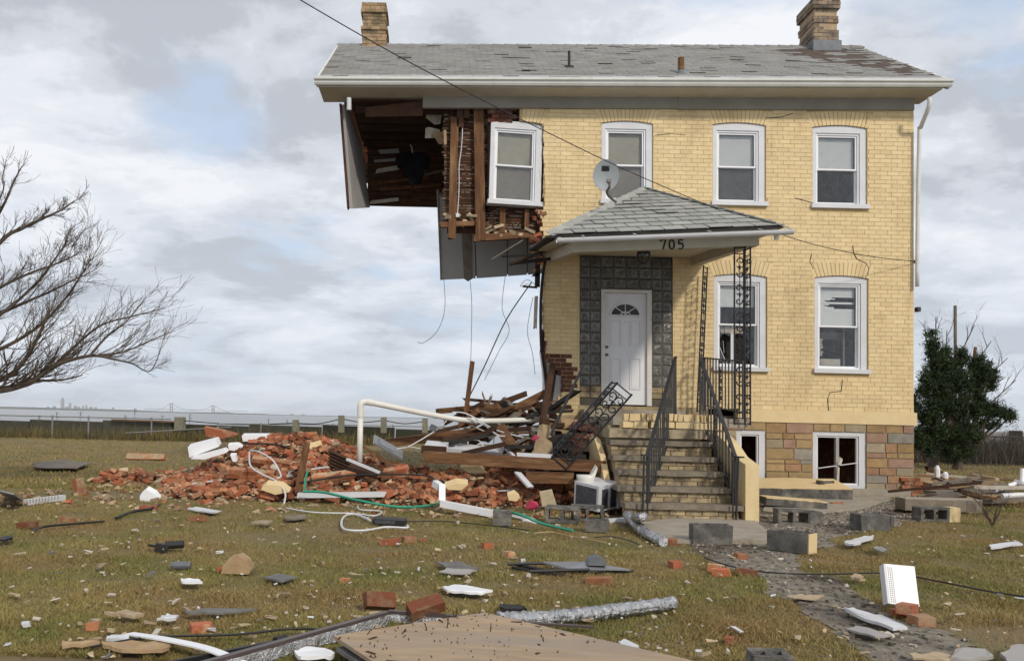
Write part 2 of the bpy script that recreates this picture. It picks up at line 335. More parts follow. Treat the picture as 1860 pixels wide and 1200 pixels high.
PATH_PX = [(1130, 950), (1210, 968), (1270, 1005), (1330, 1030), (1400, 1065), (1460, 1110), (1500, 1150), (1580, 1199), (1800, 1199), (1760, 1165), (1690, 1140), (1640, 1120), (1600, 1090), (1545, 1060), (1480, 1035), (1450, 1012), (1520, 985), (1560, 965), (1640, 952), (1700, 935), (1700, 905), (1380, 905), (1300, 930)]
path_poly = [gnd(*p) for p in PATH_PX]
rp = ragged(path_poly, 0.09, 0.1, 3); PATH = [(p.x, p.y) for p in rp]
def inpoly_np(x, y, P):
    c = np.zeros(x.shape, bool); j = len(P) - 1
    for i in range(len(P)):
        xi, yi = P[i][0], P[i][1]; xj, yj = P[j][0], P[j][1]
        if yi != yj: c ^= ((yi > y) != (yj > y)) & (x < (xj - xi) * (y - yi) / (yj - yi) + xi)
        j = i
    return c
pm = MB(); st_ = .05; pa = np.array(PATH); X_, Y_ = np.meshgrid(np.arange(pa[:, 0].min(), pa[:, 0].max(), st_), np.arange(pa[:, 1].min(), pa[:, 1].max(), st_))
idx = {}
def pv(i, j):
    if (i, j) not in idx:
        x, y = pa[:, 0].min() + i * st_, pa[:, 1].min() + j * st_; idx[(i, j)] = len(pm.v); pm.v.append((x, y, gz(x, y) + .004 + .006 * mnoise.noise(Vector((x * 9, y * 9, 0)))))
    return idx[(i, j)]
inside = inpoly_np(X_ + st_ / 2, Y_ + st_ / 2, PATH)
for j, i in zip(*np.nonzero(inside)): pm.f.append((pv(i, j), pv(i + 1, j), pv(i + 1, j + 1), pv(i, j + 1))); pm.t.append(.5)
pth = pm.build('path', 'gravel'); pth['kind'] = 'structure'
ps = {'gravel': MB(), 'cinder': MB(), 'plaster': MB()}
for _ in range(5200):
    i_ = random.randrange(len(pm.f)); c_ = pm.v[pm.f[i_][0]]; s_ = abs(random.gauss(0, .009)) + .005
    ps[random.choices(list(ps), (.6, .28, .12))[0]].obox((c_[0] + random.uniform(-.05, .05), c_[1] + random.uniform(-.05, .05), c_[2] + s_ * .25), s_ * random.uniform(1, 2), s_ * random.uniform(.8, 1.5), s_ * .7, (Matrix.Rotation(random.uniform(0, 6), 3, 'Z')), random.random(), s_ * .25)
PEB = ps
slab_poly = [gnd(*p) for p in [(1165, 952), (1195, 985), (1300, 987), (1408, 985), (1385, 960), (1360, 940), (1250, 940)]]
cp = MB(); cp.prism([(p.x, p.y, -0.02) for p in slab_poly], (0, 0, 0.05)); o = cp.build('pavement', 'concrete'); o['kind'] = 'structure'; keep_off(slab_poly)
slab2 = [gnd(*p) for p in [(1385, 930), (1450, 940), (1560, 925), (1620, 908), (1600, 898), (1400, 900)]]
cp = MB(); cp.prism([(p.x, p.y, -0.02) for p in slab2], (0, 0, 0.045)); o = cp.build('pavement', 'concrete'); o['kind'] = 'structure'

# far shore, skyline and bridge at their real distances
sh = MB(); xs = np.linspace(-9500, 14000, 260); top = []
for x in xs: top.append(max(8, (70 - 0.008 * (x + 9500)) * (0.75 + 0.5 * mnoise.noise(Vector((x / 900, 3, 0)))) + 9 * mnoise.noise(Vector((x / 110, 9, 0)))))
for i in range(len(xs) - 1):
    for (ya, yb) in ((12000, 12900),):
        sh.hexa([(xs[i], ya, -2), (xs[i + 1], ya, -2), (xs[i + 1], yb, -2), (xs[i], yb, -2), (xs[i], ya + 200, top[i]), (xs[i + 1], ya + 200, top[i + 1]), (xs[i + 1], yb, top[i + 1]), (xs[i], yb, top[i])])
o = sh.build('far_shore', 'far_land'); o['kind'] = 'structure'
def tower(px, top, wid, label, dist=22000):
    b = at(px, 750, dist); t = at(px, top, dist); m = MB(); k = wid * dist / FPX / 2
    m.box(b.x - k, b.x + k, b.y, b.y + 2 * k, 0, t.z * 0.82); m.box(b.x - k * .7, b.x + k * .7, b.y + k * .3, b.y + 1.7 * k, t.z * 0.82, t.z)
    return one(m, 'skyscraper', 'far_tower', label, 'building', 'hazy skyline across the water')
tower(112, 722, 4.5, 'tallest hazy skyscraper on the far shore skyline')
tower(126, 731, 3.5, 'second tallest hazy skyscraper, just right of the tallest one')
for px, t, wd in [(86, 738, 4), (97, 737, 5), (120, 738, 6), (135, 736, 4), (141, 738, 5), (150, 736, 3), (156, 735, 3), (164, 738, 5), (173, 739, 4), (205, 739, 3), (60, 739, 4), (530, 751, 5), (550, 752, 6)]:
    tower(px, t, wd, 'low hazy tower among the others on the far skyline')
br = thing('suspension_bridge', 'hazy suspension bridge with two tall towers across the water', 'bridge', at(349, 755, 16000))
tw = []
for px, t, b in ((311, 732, 753), (387, 736, 755)):
    m = MB(); c = at(px, t, 16000); tw.append(c)
    for s in (-1, 1): m.box(c.x + s * 20 - 7, c.x + s * 20 + 7, c.y, c.y + 15, -2, c.z)
    m.box(c.x - 27, c.x + 27, c.y, c.y + 15, c.z - 14, c.z + 1); m.box(c.x - 27, c.x + 27, c.y, c.y + 15, c.z * .55, c.z * .55 + 10); m.build('bridge_tower', 'far_tower', br)
m = MB(); ends = [at(270, 751.5, 16000), tw[0], tw[1], at(440, 756, 16000)]
for a, b, sag in ((tw[0], tw[1], 120), (ends[0], tw[0], 20), (tw[1], ends[3], 20)):
    pts = [a.lerp(b, k / 12) - Vector((0, 0, sag * 4 * (k / 12) * (1 - k / 12))) for k in range(13)]; m.tube(pts, 3.5, 4)
m.build('cable', 'far_tower', br)
m = MB(); a, b = at(262, 750.5, 16000), at(450, 754.5, 16000); m.beam((a.x, a.y, 62), (b.x, b.y, 62), 30, 8); m.build('deck', 'far_tower', br)

# ================================================================ the house
house = thing('brick_house', 'yellow painted brick house, its left corner torn away and fallen into rubble', 'house')
XL, XR, RIDGE_Y, EAVE_Y = -2.04, 8.88, 2.6, -0.5
def T(x): return 0.0195 * (x - 8.5)             # the roof sags to the left
WALL_L, WALL_R = -1.6, F(1660, 500).x
Z_BAND_T, Z_BAND_B = 1.50, 1.275
H = dict(parent=house, house=True)

# openings in picture units -> house units
def rect(px0, py0, px1, py1):
    a, b = F(px0, (py0 + py1) / 2), F(px1, (py0 + py1) / 2); m = (px0 + px1) / 2
    return (a.x, b.x, F(m, py1).z, F(m, py0).z)
WIN = {'u1': rect(890, 224, 985, 373), 'u2': rect(1093, 224, 1186, 371), 'u3': rect(1295, 227, 1391, 374), 'u4': rect(1476, 232, 1575, 379),
       'l3': rect(1297, 502, 1393, 674), 'l4': rect(1480, 505, 1577, 678)}
ENTRY = rect(1053, 464, 1222, 748)

# ---- front wall of individual bricks
CO, BL, MJ = 0.0752, 0.2035, 0.009
edge = [(942, 190), (942, 226), (985, 228), (987, 372), (976, 384), (985, 402), (983, 425), (990, 447), (983, 475), (987, 520), (984, 560), (988, 598), (994, 632), (991, 650), (1001, 668), (1017, 683), (1021, 715), (1008, 735), (1010, 760)]
edge = [F(*p) for p in edge]
def left_edge(z):
    if z >= edge[0].z: return edge[0].x
    for a, b in zip(edge, edge[1:]):
        if b.z <= z <= a.z: return a.x + (b.x - a.x) * (a.z - z) / max(1e-6, a.z - b.z)
    return edge[-1].x
def arch_z(w, x, hi=False):                    # camber of the segmental arch
    c = (w[0] + w[1]) / 2; k = 1 - ((x - c) / ((w[1] - w[0]) / 2 + (0.14 if hi else 0))) ** 2
    return w[3] + 0.045 * k + (0.245 if hi else 0)
def cuts(z0, z1):
    c = []
    for w in WIN.values():
        zt = w[3] + 0.03
        if z1 > w[2] - 0.02 and z0 < zt: c.append((w[0] - 0.004, w[1] + 0.004))
        elif z0 >= zt - 0.001 and z0 < w[3] + 0.235:
            f = 0.02 + 0.11 * (z0 - zt) / 0.24; c.append((w[0] - f, w[1] + f))
    e = ENTRY
    if z1 > e[2] and z0 < e[3]: c.append((e[0], e[1]))
    return c
bricks, brown = [], []
z = Z_BAND_T - CO * 3; row = 0
brown_poly_z = F(1020, 645).z
while z < 6.92:
    zt = z + CO; x = left_edge(z + CO / 2) + rnd(-0.03, 0.03); segs = [(max(x, -9), WALL_R)]
    if zt <= Z_BAND_T + 0.01: segs = [(x, ENTRY[0])]
    for c in cuts(z, zt):
        ns = []
        for s in segs:
            if c[1] <= s[0] or c[0] >= s[1]: ns.append(s); continue
            if c[0] > s[0]: ns.append((s[0], c[0]))
            if c[1] < s[1]: ns.append((c[1], s[1]))
        segs = ns
    off = (row % 2) * BL / 2 + (0.03 if row % 7 == 3 else 0)
    for s in segs:
        k = math.floor((s[0] - off) / BL)
        while True:
            a, b = max(s[0], off + k * BL), min(s[1], off + (k + 1) * BL)
            if off + k * BL >= s[1]: break
            k += 1
            if b - a < 0.03: continue
            br_ = z < brown_poly_z + rnd(-0.05, 0.05) and b < ENTRY[0] - 0.0 and z > F(1020, 716).z and (b < ENTRY[0] - 0.04 or z < brown_poly_z - 0.15)
            g_ = 0.0032
            dy = rnd(-0.002, 0.002) + (0.004 if br_ else 0)
            p = [(a + g_, dy, z + g_), (b - g_, dy, z + g_), (b - g_, 0.10, z + g_), (a + g_, 0.10, z + g_), (a + g_, dy, zt - g_), (b - g_, dy, zt - g_), (b - g_, 0.10, zt - g_), (a + g_, 0.10, zt - g_)]
            (brown if br_ else bricks).append((p, min(1, max(0, random.gauss(0.5, 0.22)))))
    z = zt; row += 1
# patch of bare brick left of the paint above the leaning window
for r_ in range(4):
    za = F(915, 222).z + r_ * CO
    for q in range(4):
        a = F(886, 200).x + q * 0.15 + (r_ % 2) * 0.07
        if a + 0.14 > edge[0].x: continue
        brown.append(([(a, 0.012, za), (a + .14, 0.012, za), (a + .14, .1, za), (a, .1, za), (a, 0.012, za + .067), (a + .14, 0.012, za + .067), (a + .14, .1, za + .067), (a, .1, za + .067)], rnd(0, 1)))
jm = MB()                                       # recessed joints: a backing wall with the openings left out
zs = sorted({Z_BAND_T - 3 * CO, 6.93} | {w[2] for w in WIN.values()} | {w[3] + 0.05 for w in WIN.values()} | {ENTRY[2], ENTRY[3]} | {p.z for p in edge})
for za, zb in zip(zs, zs[1:]):
    zm = (za + zb) / 2
    if za < Z_BAND_T - 3 * CO - .001 or zb > 6.931: continue
    segs = [(max(left_edge(za + .001), left_edge(zb - .001)) + 0.02, WALL_R - 0.004 if zm > Z_BAND_T else ENTRY[0])]
    for w in list(WIN.values()) + [ENTRY]:
        if w[2] < zm < w[3] + (0.05 if w is not ENTRY else 0):
            ns = []
            for s in segs:
                if w[1] <= s[0] or w[0] >= s[1]: ns.append(s); continue
                if w[0] > s[0]: ns.append((s[0], w[0]))
                if w[1] < s[1]: ns.append((w[1], s[1]))
            segs = ns
    for s in segs: jm.box(s[0], s[1], 0.0065, 0.2, za, zb)
wall = jm.build('front_wall', 'yellow_joint', **H); wall['label'] = 'yellow painted brick front wall with a ragged torn left edge'
HW = dict(parent=wall, house=True)
# arches over the windows
n_arch = 0
for w in WIN.values():
    a0 = [w[0] - 0.02, w[1] + 0.02]; a1 = [w[0] - 0.125, w[1] + 0.125]; n = 15
    for k in range(n):
        def X(q, arr): return arr[0] + (arr[1] - arr[0]) * q / n
        l0, l1, h0, h1 = X(k, a0) + .0045, X(k + 1, a0) - .0045, X(k, a1) + .005, X(k + 1, a1) - .005
        zb0, zb1, zt0, zt1 = arch_z(w, l0) + 0.002, arch_z(w, l1) + 0.002, min(6.93, arch_z(w, h0, True)), min(6.93, arch_z(w, h1, True))
        d = rnd(-.004, 0)
        if w is WIN['u1'] and l0 < edge[0].x + .02: continue
        MB().hexa([(l0, d, zb0), (l1, d, zb1), (l1, .1, zb1), (l0, .1, zb0), (h0, d, zt0), (h1, d, zt1), (h1, .1, zt1), (h0, .1, zt0)], rnd(.2, .8)).build('brick', 'yellow_brick', **HW); n_arch += 1
def dist_key(b): return (b[0][0][0] - 5.5) ** 2 + (b[0][0][2] - 2.2) ** 2
bricks.sort(key=dist_key)
for p, t in bricks[:300 - n_arch]: MB().hexa(p, t).build('brick', 'yellow_brick', **HW)
m = MB()
for p, t in bricks[300 - n_arch:]: m.hexa(p, t)
o = m.build('bricks', 'yellow_brick', **HW); o['kind'] = 'stuff'
for p, t in brown: o = MB().hexa(p, t).build('bare_brick', 'old_brick', **HW); o['label'] = 'bare dark red brick where the yellow paint broke away'
# stair-step cracks
cr_ = MB()
for pts in ([(1530, 690), (1528, 710), (1508, 712), (1503, 724), (1505, 745), (1507, 766)], [(1549, 446), (1550, 458), (1556, 470), (1573, 478), (1578, 487), (1576, 500)], [(1474, 462), (1471, 475), (1477, 488)], [(1190, 246), (1215, 243), (1245, 245)], [(1391, 215), (1420, 213), (1440, 206)], [(1575, 205), (1572, 226)], [(1445, 360), (1478, 369)]):
    q = [F(*p) for p in pts]
    for a, b in zip(q, q[1:]): cr_.beam(Vector((a.x, -0.0035, a.z)), Vector((b.x, -0.0035, b.z)), 0.004, rnd(0.007, 0.013), up=(1, 0, 0) if abs(a.z - b.z) > abs(a.x - b.x) else (0, 0, 1))
cr_.build('crack', 'dark', **HW)
# water table band
bd = MB(); bx0 = F(1340, 750).x; bd.box(bx0, WALL_R + 0.04, -0.03, 0.16, Z_BAND_B, Z_BAND_T); bd.build('water_table', 'yellow_paint', **H)
# other walls of the shell
sw = MB(); yb = 5.2
sw.box(WALL_R - 0.2, WALL_R, 0.2, yb, 0, 6.95); sw.build('side_wall', 'red_brick', **H)
sw = MB(); sw.hexa([(2.6, yb - .2, 0), (WALL_R, yb - .2, 0), (WALL_R, yb, 0), (2.6, yb, 0), (2.6, yb - .2, 6.8), (WALL_R, yb - .2, 6.95), (WALL_R, yb, 6.95), (2.6, yb, 6.8)]); sw.build('back_wall', 'red_brick', **H)
sw = MB()
sw.hexa([(2.12, 0.2, 0.9), (2.2, 0.2, 0.9), (2.75, yb - .2, 0.9), (2.67, yb - .2, 0.9), (2.12, .2, 6.7), (2.2, .2, 6.7), (2.75, yb - .2, 6.7), (2.67, yb - .2, 6.7)]); sw.build('partition_wall', 'room', **H)
for za in (1.25, 4.15, 6.75):
    sw = MB(); sw.hexa([(2.14, .21, za), (WALL_R - .21, .21, za), (WALL_R - .21, yb - .21, za), (2.7, yb - .21, za), (2.14, .21, za + .12), (WALL_R - .21, .21, za + .12), (WALL_R - .21, yb - .21, za + .12), (2.7, yb - .21, za + .12)]); sw.build('floor_slab', 'room', **H)

# ---- foundation of coursed stones
fx0, fx1 = F(1336, 820).x, WALL_R + 0.0
BW = rect(1477, 784, 1573, 888); BW2 = rect(1338, 781, 1391, 872)
fb = MB()
def fbox(a, b, c, d): fb.box(a, b, 0.012, 0.2, c, d)
fbox(fx0 - 0.5, BW2[0], -0.1, Z_BAND_B); fbox(BW2[1], BW[0], -0.1, Z_BAND_B); fbox(BW[1], fx1 - 0.003, -0.1, Z_BAND_B)
fbox(BW2[0], BW2[1], BW2[3], Z_BAND_B); fbox(BW[0], BW[1], BW[3], Z_BAND_B); fbox(BW2[0], BW2[1], -0.1, BW2[2]); fbox(BW[0], BW[1], -0.1, BW[2])
found = fb.build('foundation', 'stone_joint', **H); found['label'] = 'coursed foundation of tan, pink and grey stones'
stones = []
def split(a, b, c, d, r):
    wd, ht = b - a, d - c
    if ht > 0.27 or (ht > 0.2 and r.random() < 0.35 and wd < 1.2):
        k = c + ht * r.choice((0.36, 0.45, 0.55, 0.64)); split(a, b, c, k, r); split(a, b, k, d, r); return
    lim = max(0.36, min(0.72, ht * 3.0))
    if wd > lim:
        k = a + wd * r.uniform(0.35, 0.65); split(a, k, c, d, r); split(k, b, c, d, r); return
    stones.append((a, b, c, d))
r_ = random.Random(5)
for reg in ((BW2[1], BW[0], 0.62, Z_BAND_B), (BW2[1], BW[0], 0.0, 0.62), (BW[1], fx1, 0.68, Z_BAND_B), (BW[1], fx1, 0.12, 0.68), (BW[0], BW[1], BW[3], Z_BAND_B), (BW2[0] - .3, BW2[1], BW2[3], Z_BAND_B), (BW2[0] - 0.4, BW2[0], 0, BW2[3])): split(*reg, r_)
for a, b, c, d in stones:
    q = 0.008; t = rnd(-.006, .006); j = [rnd(-.003, .003) for _ in range(4)]
    MB().hexa([(a + q, -.012 + t, c + q + j[0]), (b - q, -.012 + t, c + q + j[1]), (b - q, .1, c + q), (a + q, .1, c + q), (a + q, -.012 + t, d - q + j[2]), (b - q, -.012 + t, d - q + j[3]), (b - q, .1, d - q), (a + q, .1, d - q)], rnd(0, 1)).build('stone', 'stone_%d' % random.choice((0, 0, 1, 2, 3, 3, 4, 5)), parent=found, house=True)
m = MB(); m.box(BW[0] - .02, BW[1] + .75, -0.09, 0.0, -0.05, 0.13); m.build('footing', 'concrete', parent=found, house=True)
# broken corner with bare brick
m = MB(); a = F(1632, 885)
for k in range(5):
    for q in range(2):
        m.obox((a.x + 0.1 + q * .17 + (k % 2) * .05, -0.03, 0.05 + k * .066), .16, .08, .058, rot(0, 0, rnd(-.1, .1)), rnd(0, 1))
m.build('broken_corner', 'red_brick', parent=found, house=True)

# ---- windows
def hung_window(name, w, label, blind=1.0, lower='screen', twist=None, blindmat='blind'):
    x0, x1, z0, z1 = w; y = 0.03
    sill_h = 0.075; zs_ = z0 + sill_h
    P = dict(house=not twist)
    def B(mb, nm, mt, par): 
        return mb.build(nm, mt, parent=par, house=True, M=twist)
    jl, jr, hd = 0.075, 0.115, 0.06
    c = MB()                                                  # casing with cambered head
    c.box(x0 + .002, x0 + jl, y, .14, zs_ + .002, z1 - hd - .031); c.box(x1 - jr, x1 - .002, y, .14, zs_ + .002, z1 - hd - .031)
    n = 10
    for k in range(n):
        a, b = x0 + .002 + (x1 - x0 - .004) * k / n, x0 + .002 + (x1 - x0 - .004) * (k + 1) / n
        c.hexa([(a, y, z1 - hd - .03), (b, y, z1 - hd - .03), (b, .14, z1 - hd - .03), (a, .14, z1 - hd - .03), (a, y, arch_z(w, a) - .004), (b, y, arch_z(w, b) - .004), (b, .14, arch_z(w, b) - .004), (a, .14, arch_z(w, a) - .004)])
    win = B(c, 'window', 'white', house); win['label'] = label
    s = MB(); s.box(x0 - .03, x1 + .03, -.055, .14, z0, zs_); B(s, 'sill', 'white', win)
    a, b, zb, zt = x0 + jl, x1 - jr, zs_, z1 - hd - .03
    fr = MB(); f = .03                                       # vinyl frame
    fr.box(a + .003, a + f, y + .022, .135, zb + .003, zt - .003); fr.box(b - f, b - .003, y + .022, .135, zb + .003, zt - .003); fr.box(a + f, b - f, y + .022, .135, zt - f, zt - .003); fr.box(a + f, b - f, y + .022, .135, zb + .003, zb + f)
    B(fr, 'frame', 'white_clean', win)
    zm = (zb + zt) / 2
    def sash(za, zc, yy, nm):
        q = .028; m = MB(); A, Bx = a + f + .002, b - f - .002
        m.box(A, A + q, yy, yy + .03, za, zc); m.box(Bx - q, Bx, yy, yy + .03, za, zc); m.box(A + q, Bx - q, yy, yy + .03, zc - q, zc); m.box(A + q, Bx - q, yy, yy + .03, za, za + q)
        o = B(m, 'sash', 'white_clean', win)
        if w is WIN['l3'] and nm == 'lower':                 # broken pane: jagged shards left in the frame
            X0, X1, Z0, Z1 = A + q - .004, Bx - q + .004, za + q - .004, zc - q + .004; X, Z = X1 - X0, Z1 - Z0
            for sh in ([(0, 1), (0, .62), (.12, .8), (.3, .72), (.42, 1)], [(1, 1), (.72, 1), (.6, .78), (.82, .66), (.66, .5), (.86, .4), (.7, .2), (1, 0)], [(0, 0), (.34, 0), (.2, .12), (.08, .3), (0, .36)]):
                g = MB(); g.prism([(X0 + a_ * X, yy + .012, Z0 + b_ * Z) for a_, b_ in sh], (0, .006, 0)); B(g, 'glass_shard', 'pane', o)
            g = MB(); g.box(X0, X1, .34, .36, Z0, Z1); B(g, 'room_dark_sheet', 'dark', win)  # black sheet added to stand in for the darkness of the room
            return (A + q, Bx - q, za + q, zc - q)
        g = MB(); g.box(A + q - .004, Bx - q + .004, yy + .012, yy + .018, za + q - .004, zc - q + .004); B(g, 'pane', 'pane', o); return (A + q, Bx - q, za + q, zc - q)
    up = sash(zm - .012, zt - f - .002, y + .045, 'upper'); lo = sash(zb + f + .002, zm + .012, y + .08, 'lower')
    if blind > 0:
        m = MB(); zc = up[3]; nb = int(40 * blind); hh = (up[3] - up[2]) * blind
        for k in range(nb):
            q0 = zc - hh * k / nb; q1 = zc - hh * (k + 1) / nb
            if w is WIN['l4'] and 9 < k < 22 and k not in (15, 16): m.add([(up[0], .155, q0), (up[0] + .2 + .1 * math.sin(k * 1.3), .155, q0 - .004), (up[0] + .2 + .1 * math.sin(k * 1.3), .148, q1 - .006), (up[0], .148, q1)], [(0, 3, 2, 1)]); continue
            m.add([(up[0], .155, q0), (up[1], .155, q0), (up[1], .148, q1), (up[0], .148, q1)], [(0, 3, 2, 1)])
        B(m, 'blind', blindmat, win)
    if lower:
        m = MB(); m.box(lo[0], lo[1], .15, .156, lo[2], lo[3]); B(m, 'insect_screen', lower, win)
    return win, lo, up
tw_m = None
a = F(937, 300); tw_m = Matrix.Translation(Vector((a.x, 0.0, a.z))) @ Matrix.Rotation(R(1.6), 4, 'Y') @ Matrix.Rotation(R(3), 4, 'Z') @ Matrix.Translation(-Vector((a.x, 0.0, a.z)))
hung_window('u1', WIN['u1'], 'white upstairs window left hanging at the torn edge of the wall', 1.0, 'screen_tan', tw_m, 'trim_cream')
hung_window('u2', WIN['u2'], 'white upstairs window behind the satellite dish', 1.0, 'screen_tan', None, 'trim_cream')
hung_window('u3', WIN['u3'], 'white upstairs window right of the porch roof peak')
hung_window('u4', WIN['u4'], 'white upstairs window nearest the downspout', 1.0, None)
wl3, lo3, up3 = hung_window('l3', WIN['l3'], 'white downstairs window with broken lower glass behind the iron column', 0.55, None)
wl4, lo4, up4 = hung_window('l4', WIN['l4'], 'white downstairs window with crumpled blind and things inside', 1.0, None)
m = MB()                                                        # rags and splinters in the broken window
for k in range(9): m.obox((lo3[0] + .05 + k * .045, .17 + rnd(-.01, .03), lo3[3] - .05 - .03 * abs(math.sin(k * 1.9))), .06, .03, .11, rot(0, rnd(-.6, .6), 0), .5)
m.build('torn_curtain', 'plaster', parent=wl3, house=True)
m = MB(); m.box(lo3[0] + .22, lo3[0] + .3, .16, .17, lo3[2], lo3[3]); m.build('curtain_strip', 'white', parent=wl3, house=True)
m = MB(); m.beam((lo3[0] + .02, .16, lo3[2] + .3), (lo3[0] + .15, .16, lo3[2]), .006, .01); m.beam((lo3[0], .16, lo3[2] + .12), (lo3[0] + .12, .16, lo3[2] - .02), .006, .012); m.beam((lo3[0] + .08, .16, lo3[2] + .42), (lo3[0] + .1, .16, lo3[2] + .2), .005, .008); m.build('broken_blind_slats', 'white', parent=wl3, house=True)
m = MB()
for k in range(7): m.box(lo4[0] + .01, lo4[0] + .13 + rnd(-.02, .03), .3, .42, lo4[2] + .2 + k * .045, lo4[2] + .235 + k * .045)
m.build('stacked_papers', 'plaster', parent=wl4, house=True)
m = MB(); m.box(lo4[0] + .08, lo4[1] - .2, .25, .4, lo4[2] + .02, lo4[2] + .14); m.build('carton', 'plaster', parent=wl4, house=True)
m = MB(); m.box(lo4[0], lo4[1], .5, .52, lo4[3] - .17, lo4[3] - .04); m.box(lo4[1] - .12, lo4[1] - .09, .3, .33, lo4[2], lo4[3]); m.build('inside_shelf', 'trim_grey', parent=wl4, house=True)
for nm, w_, lab in (('b1', BW, 'white basement window with a broken central bar'), ('b2', BW2, 'white basement window half hidden by the porch')):
    x0, x1, z0, z1 = w_; m = MB(); f = .075
    m.box(x0 + .002, x0 + f, .02, .16, z0, z1 - .002); m.box(x1 - f - .04, x1 - .002, .02, .16, z0, z1 - .002); m.box(x0 + f, x1 - f - .04, .02, .16, z1 - f, z1 - .002); m.box(x0 + f, x1 - f - .04, .02, .16, z0, z0 + f)
    wo = m.build('window', 'white', **H); wo['label'] = lab
    a, b, zb, zt = x0 + f, x1 - f - .04, z0 + f, z1 - f; c = (a + b) / 2
    m = MB(); q = .028
    m.box(a + .002, a + q, .045, .1, zb + .002, zt - .002); m.box(b - q, b - .002, .045, .1, zb + .002, zt - .002); m.box(a + q, b - q, .045, .1, zt - q, zt - .002); m.box(a + q, b - q, .045, .1, zb + .002, zb + q); m.build('sash', 'white_clean', parent=wo, house=True)
    m = MB(); m.box(c - .025, c + .03, .04, .11, zb + q, zt - q)
    if nm == 'b1': m.build('mullion', 'plaster_grey', parent=wo, house=True)
    if nm == 'b1':
        m = MB(); m.beam((a + q, .03, zb + .29), (b - q, .03, zb + .40), .012, .016); m.build('loose_rod', 'white', parent=wo, house=True)
        m = MB(); m.obox((c + .03, .03, zb + .42), .06, .05, .13, rot(0, .5, .4), .5, .015); m.obox((c, .03, zb + .15), .03, .03, .32, rot(0, .05, 0), .5, .008); m.build('splintered_wood', 'plaster', parent=wo, house=True)
    else:
        pass
# ---- eaves: frieze, soffit, gutter, downspout
def tilt_box(x0, x1, y0, y1, z0, z1):            # z relative to the sagging roof
    return [(x0, y0, z0 + T(x0)), (x1, y0, z0 + T(x1)), (x1, y1, z0 + T(x1)), (x0, y1, z0 + T(x0)), (x0, y0, z1 + T(x0)), (x1, y0, z1 + T(x1)), (x1, y1, z1 + T(x1)), (x0, y1, z1 + T(x0))]
m = MB(); xj = F(1230, 185).x; zf = 6.885
m.hexa(tilt_box(F(768, 190).x, xj - .002, -.05, .02, zf, zf + .19)); m.hexa(tilt_box(xj + .002, WALL_R - .02, -.05, .02, zf - .012, zf + .19)); m.build('frieze_board', 'trim_grey', **H)
m = MB(); m.hexa(tilt_box(XL + .03, XR - .12, EAVE_Y + .03, 0.22, zf + .19, zf + .225)); sof = m.build('soffit', 'trim_cream', **H)
m = MB(); prof = [(0, 0), (-.03, -.0), (-.055, .03), (-.06, .06), (-.095, .075), (-.1, .115), (-.09, .118), (-.085, .085), (0, .085)]; gzv = zf + .235
pts0 = [(XL - .03, EAVE_Y + a, gzv + b + T(XL) - .03) for a, b in prof]; pts1 = [(XR + .0, EAVE_Y + a, gzv + b + T(XR) - .03) for a, b in prof]; n = len(prof)
m.add(pts0 + pts1, [(i, i + n, (i + 1) % n + n, (i + 1) % n) for i in range(n)] + [tuple(range(n)), tuple(reversed(range(n, 2 * n)))]); gut = m.build('gutter', 'gutter_white', **H)
m = MB(); q = [F(1688, 178, -.45), F(1687, 195, -.43), F(1672, 232, -.12), F(1670, 245, -.1), F(1667, 400, -.08), F(1666, 520, -.08)]
m.tube(smooth_path(q, 3), .036, 8); m.build('downspout', 'gutter_white', **H, smooth=True)
m = MB(); m.tube([F(634, 178, -.4), F(634, 200, -.38)], .04, 8); m.build('downspout_stub', 'white', **H)
# ---- roof
ridge_z = 9.2; ez = zf + .30
def RP(x, s, lift=0.0):                           # point on the front slope, s = 0 eave .. 1 ridge
    y = EAVE_Y - .04 + (RIDGE_Y - EAVE_Y + .04) * s; zz_ = ez + (ridge_z - ez) * s + T(x) + lift
    return Vector((x, y, zz_ + 0.018 * math.sin(x * 1.3 + 1) * math.sin(s * 3.1)))
m = MB(); K = 24
for i in range(K):
    xa, xb = XL + (XR - XL) * i / K, XL + (XR - XL) * (i + 1) / K
    for s0, s1 in ((0, .5), (.5, 1)):
        m.hexa([RP(xa, s0, -.06), RP(xb, s0, -.06), RP(xb, s1, -.06), RP(xa, s1, -.06), RP(xa, s0), RP(xb, s0), RP(xb, s1), RP(xa, s1)])
    by = 2 * RIDGE_Y - EAVE_Y
    m.add([(xa, RIDGE_Y, ridge_z + T(xa)), (xb, RIDGE_Y, ridge_z + T(xb)), (xb, by, ez + T(xb)), (xa, by, ez + T(xa))], [(0, 1, 2, 3)])
roof = m.build('roof', 'roof_deck', **H); roof['label'] = 'weathered grey shingle roof with a bald brown patch by the right chimney'
for xg in (WALL_L + .05, WALL_R - .15):          # gable triangles and rake boards
    m = MB(); m.prism([(xg, 0.05, zf + .2 + T(xg)), (xg, 2 * RIDGE_Y - .05, zf + .2 + T(xg)), (xg, RIDGE_Y, ridge_z - .22 + T(xg))], (.12, 0, 0)); m.build('gable_wall', 'red_brick', **H)
for xg in (XL - .005, XR - .03):
    m = MB(); m.hexa([RP(xg, 0.03, -.17), RP(xg + .035, 0.03, -.17), RP(xg + .035, 1, -.17), RP(xg, 1, -.17), RP(xg, 0.0, .012), RP(xg + .035, 0.0, .012), RP(xg + .035, 1, .012), RP(xg, 1, .012)]); m.build('rake_board', 'gutter_white', **H)
def inpoly(x, y, P):
    c = False; j = len(P) - 1
    for i in range(len(P)):
        if (P[i][1] > y) != (P[j][1] > y) and x < (P[j][0] - P[i][0]) * (y - P[i][1]) / (P[j][1] - P[i][1]) + P[i][0]: c = not c
        j = i
    return c
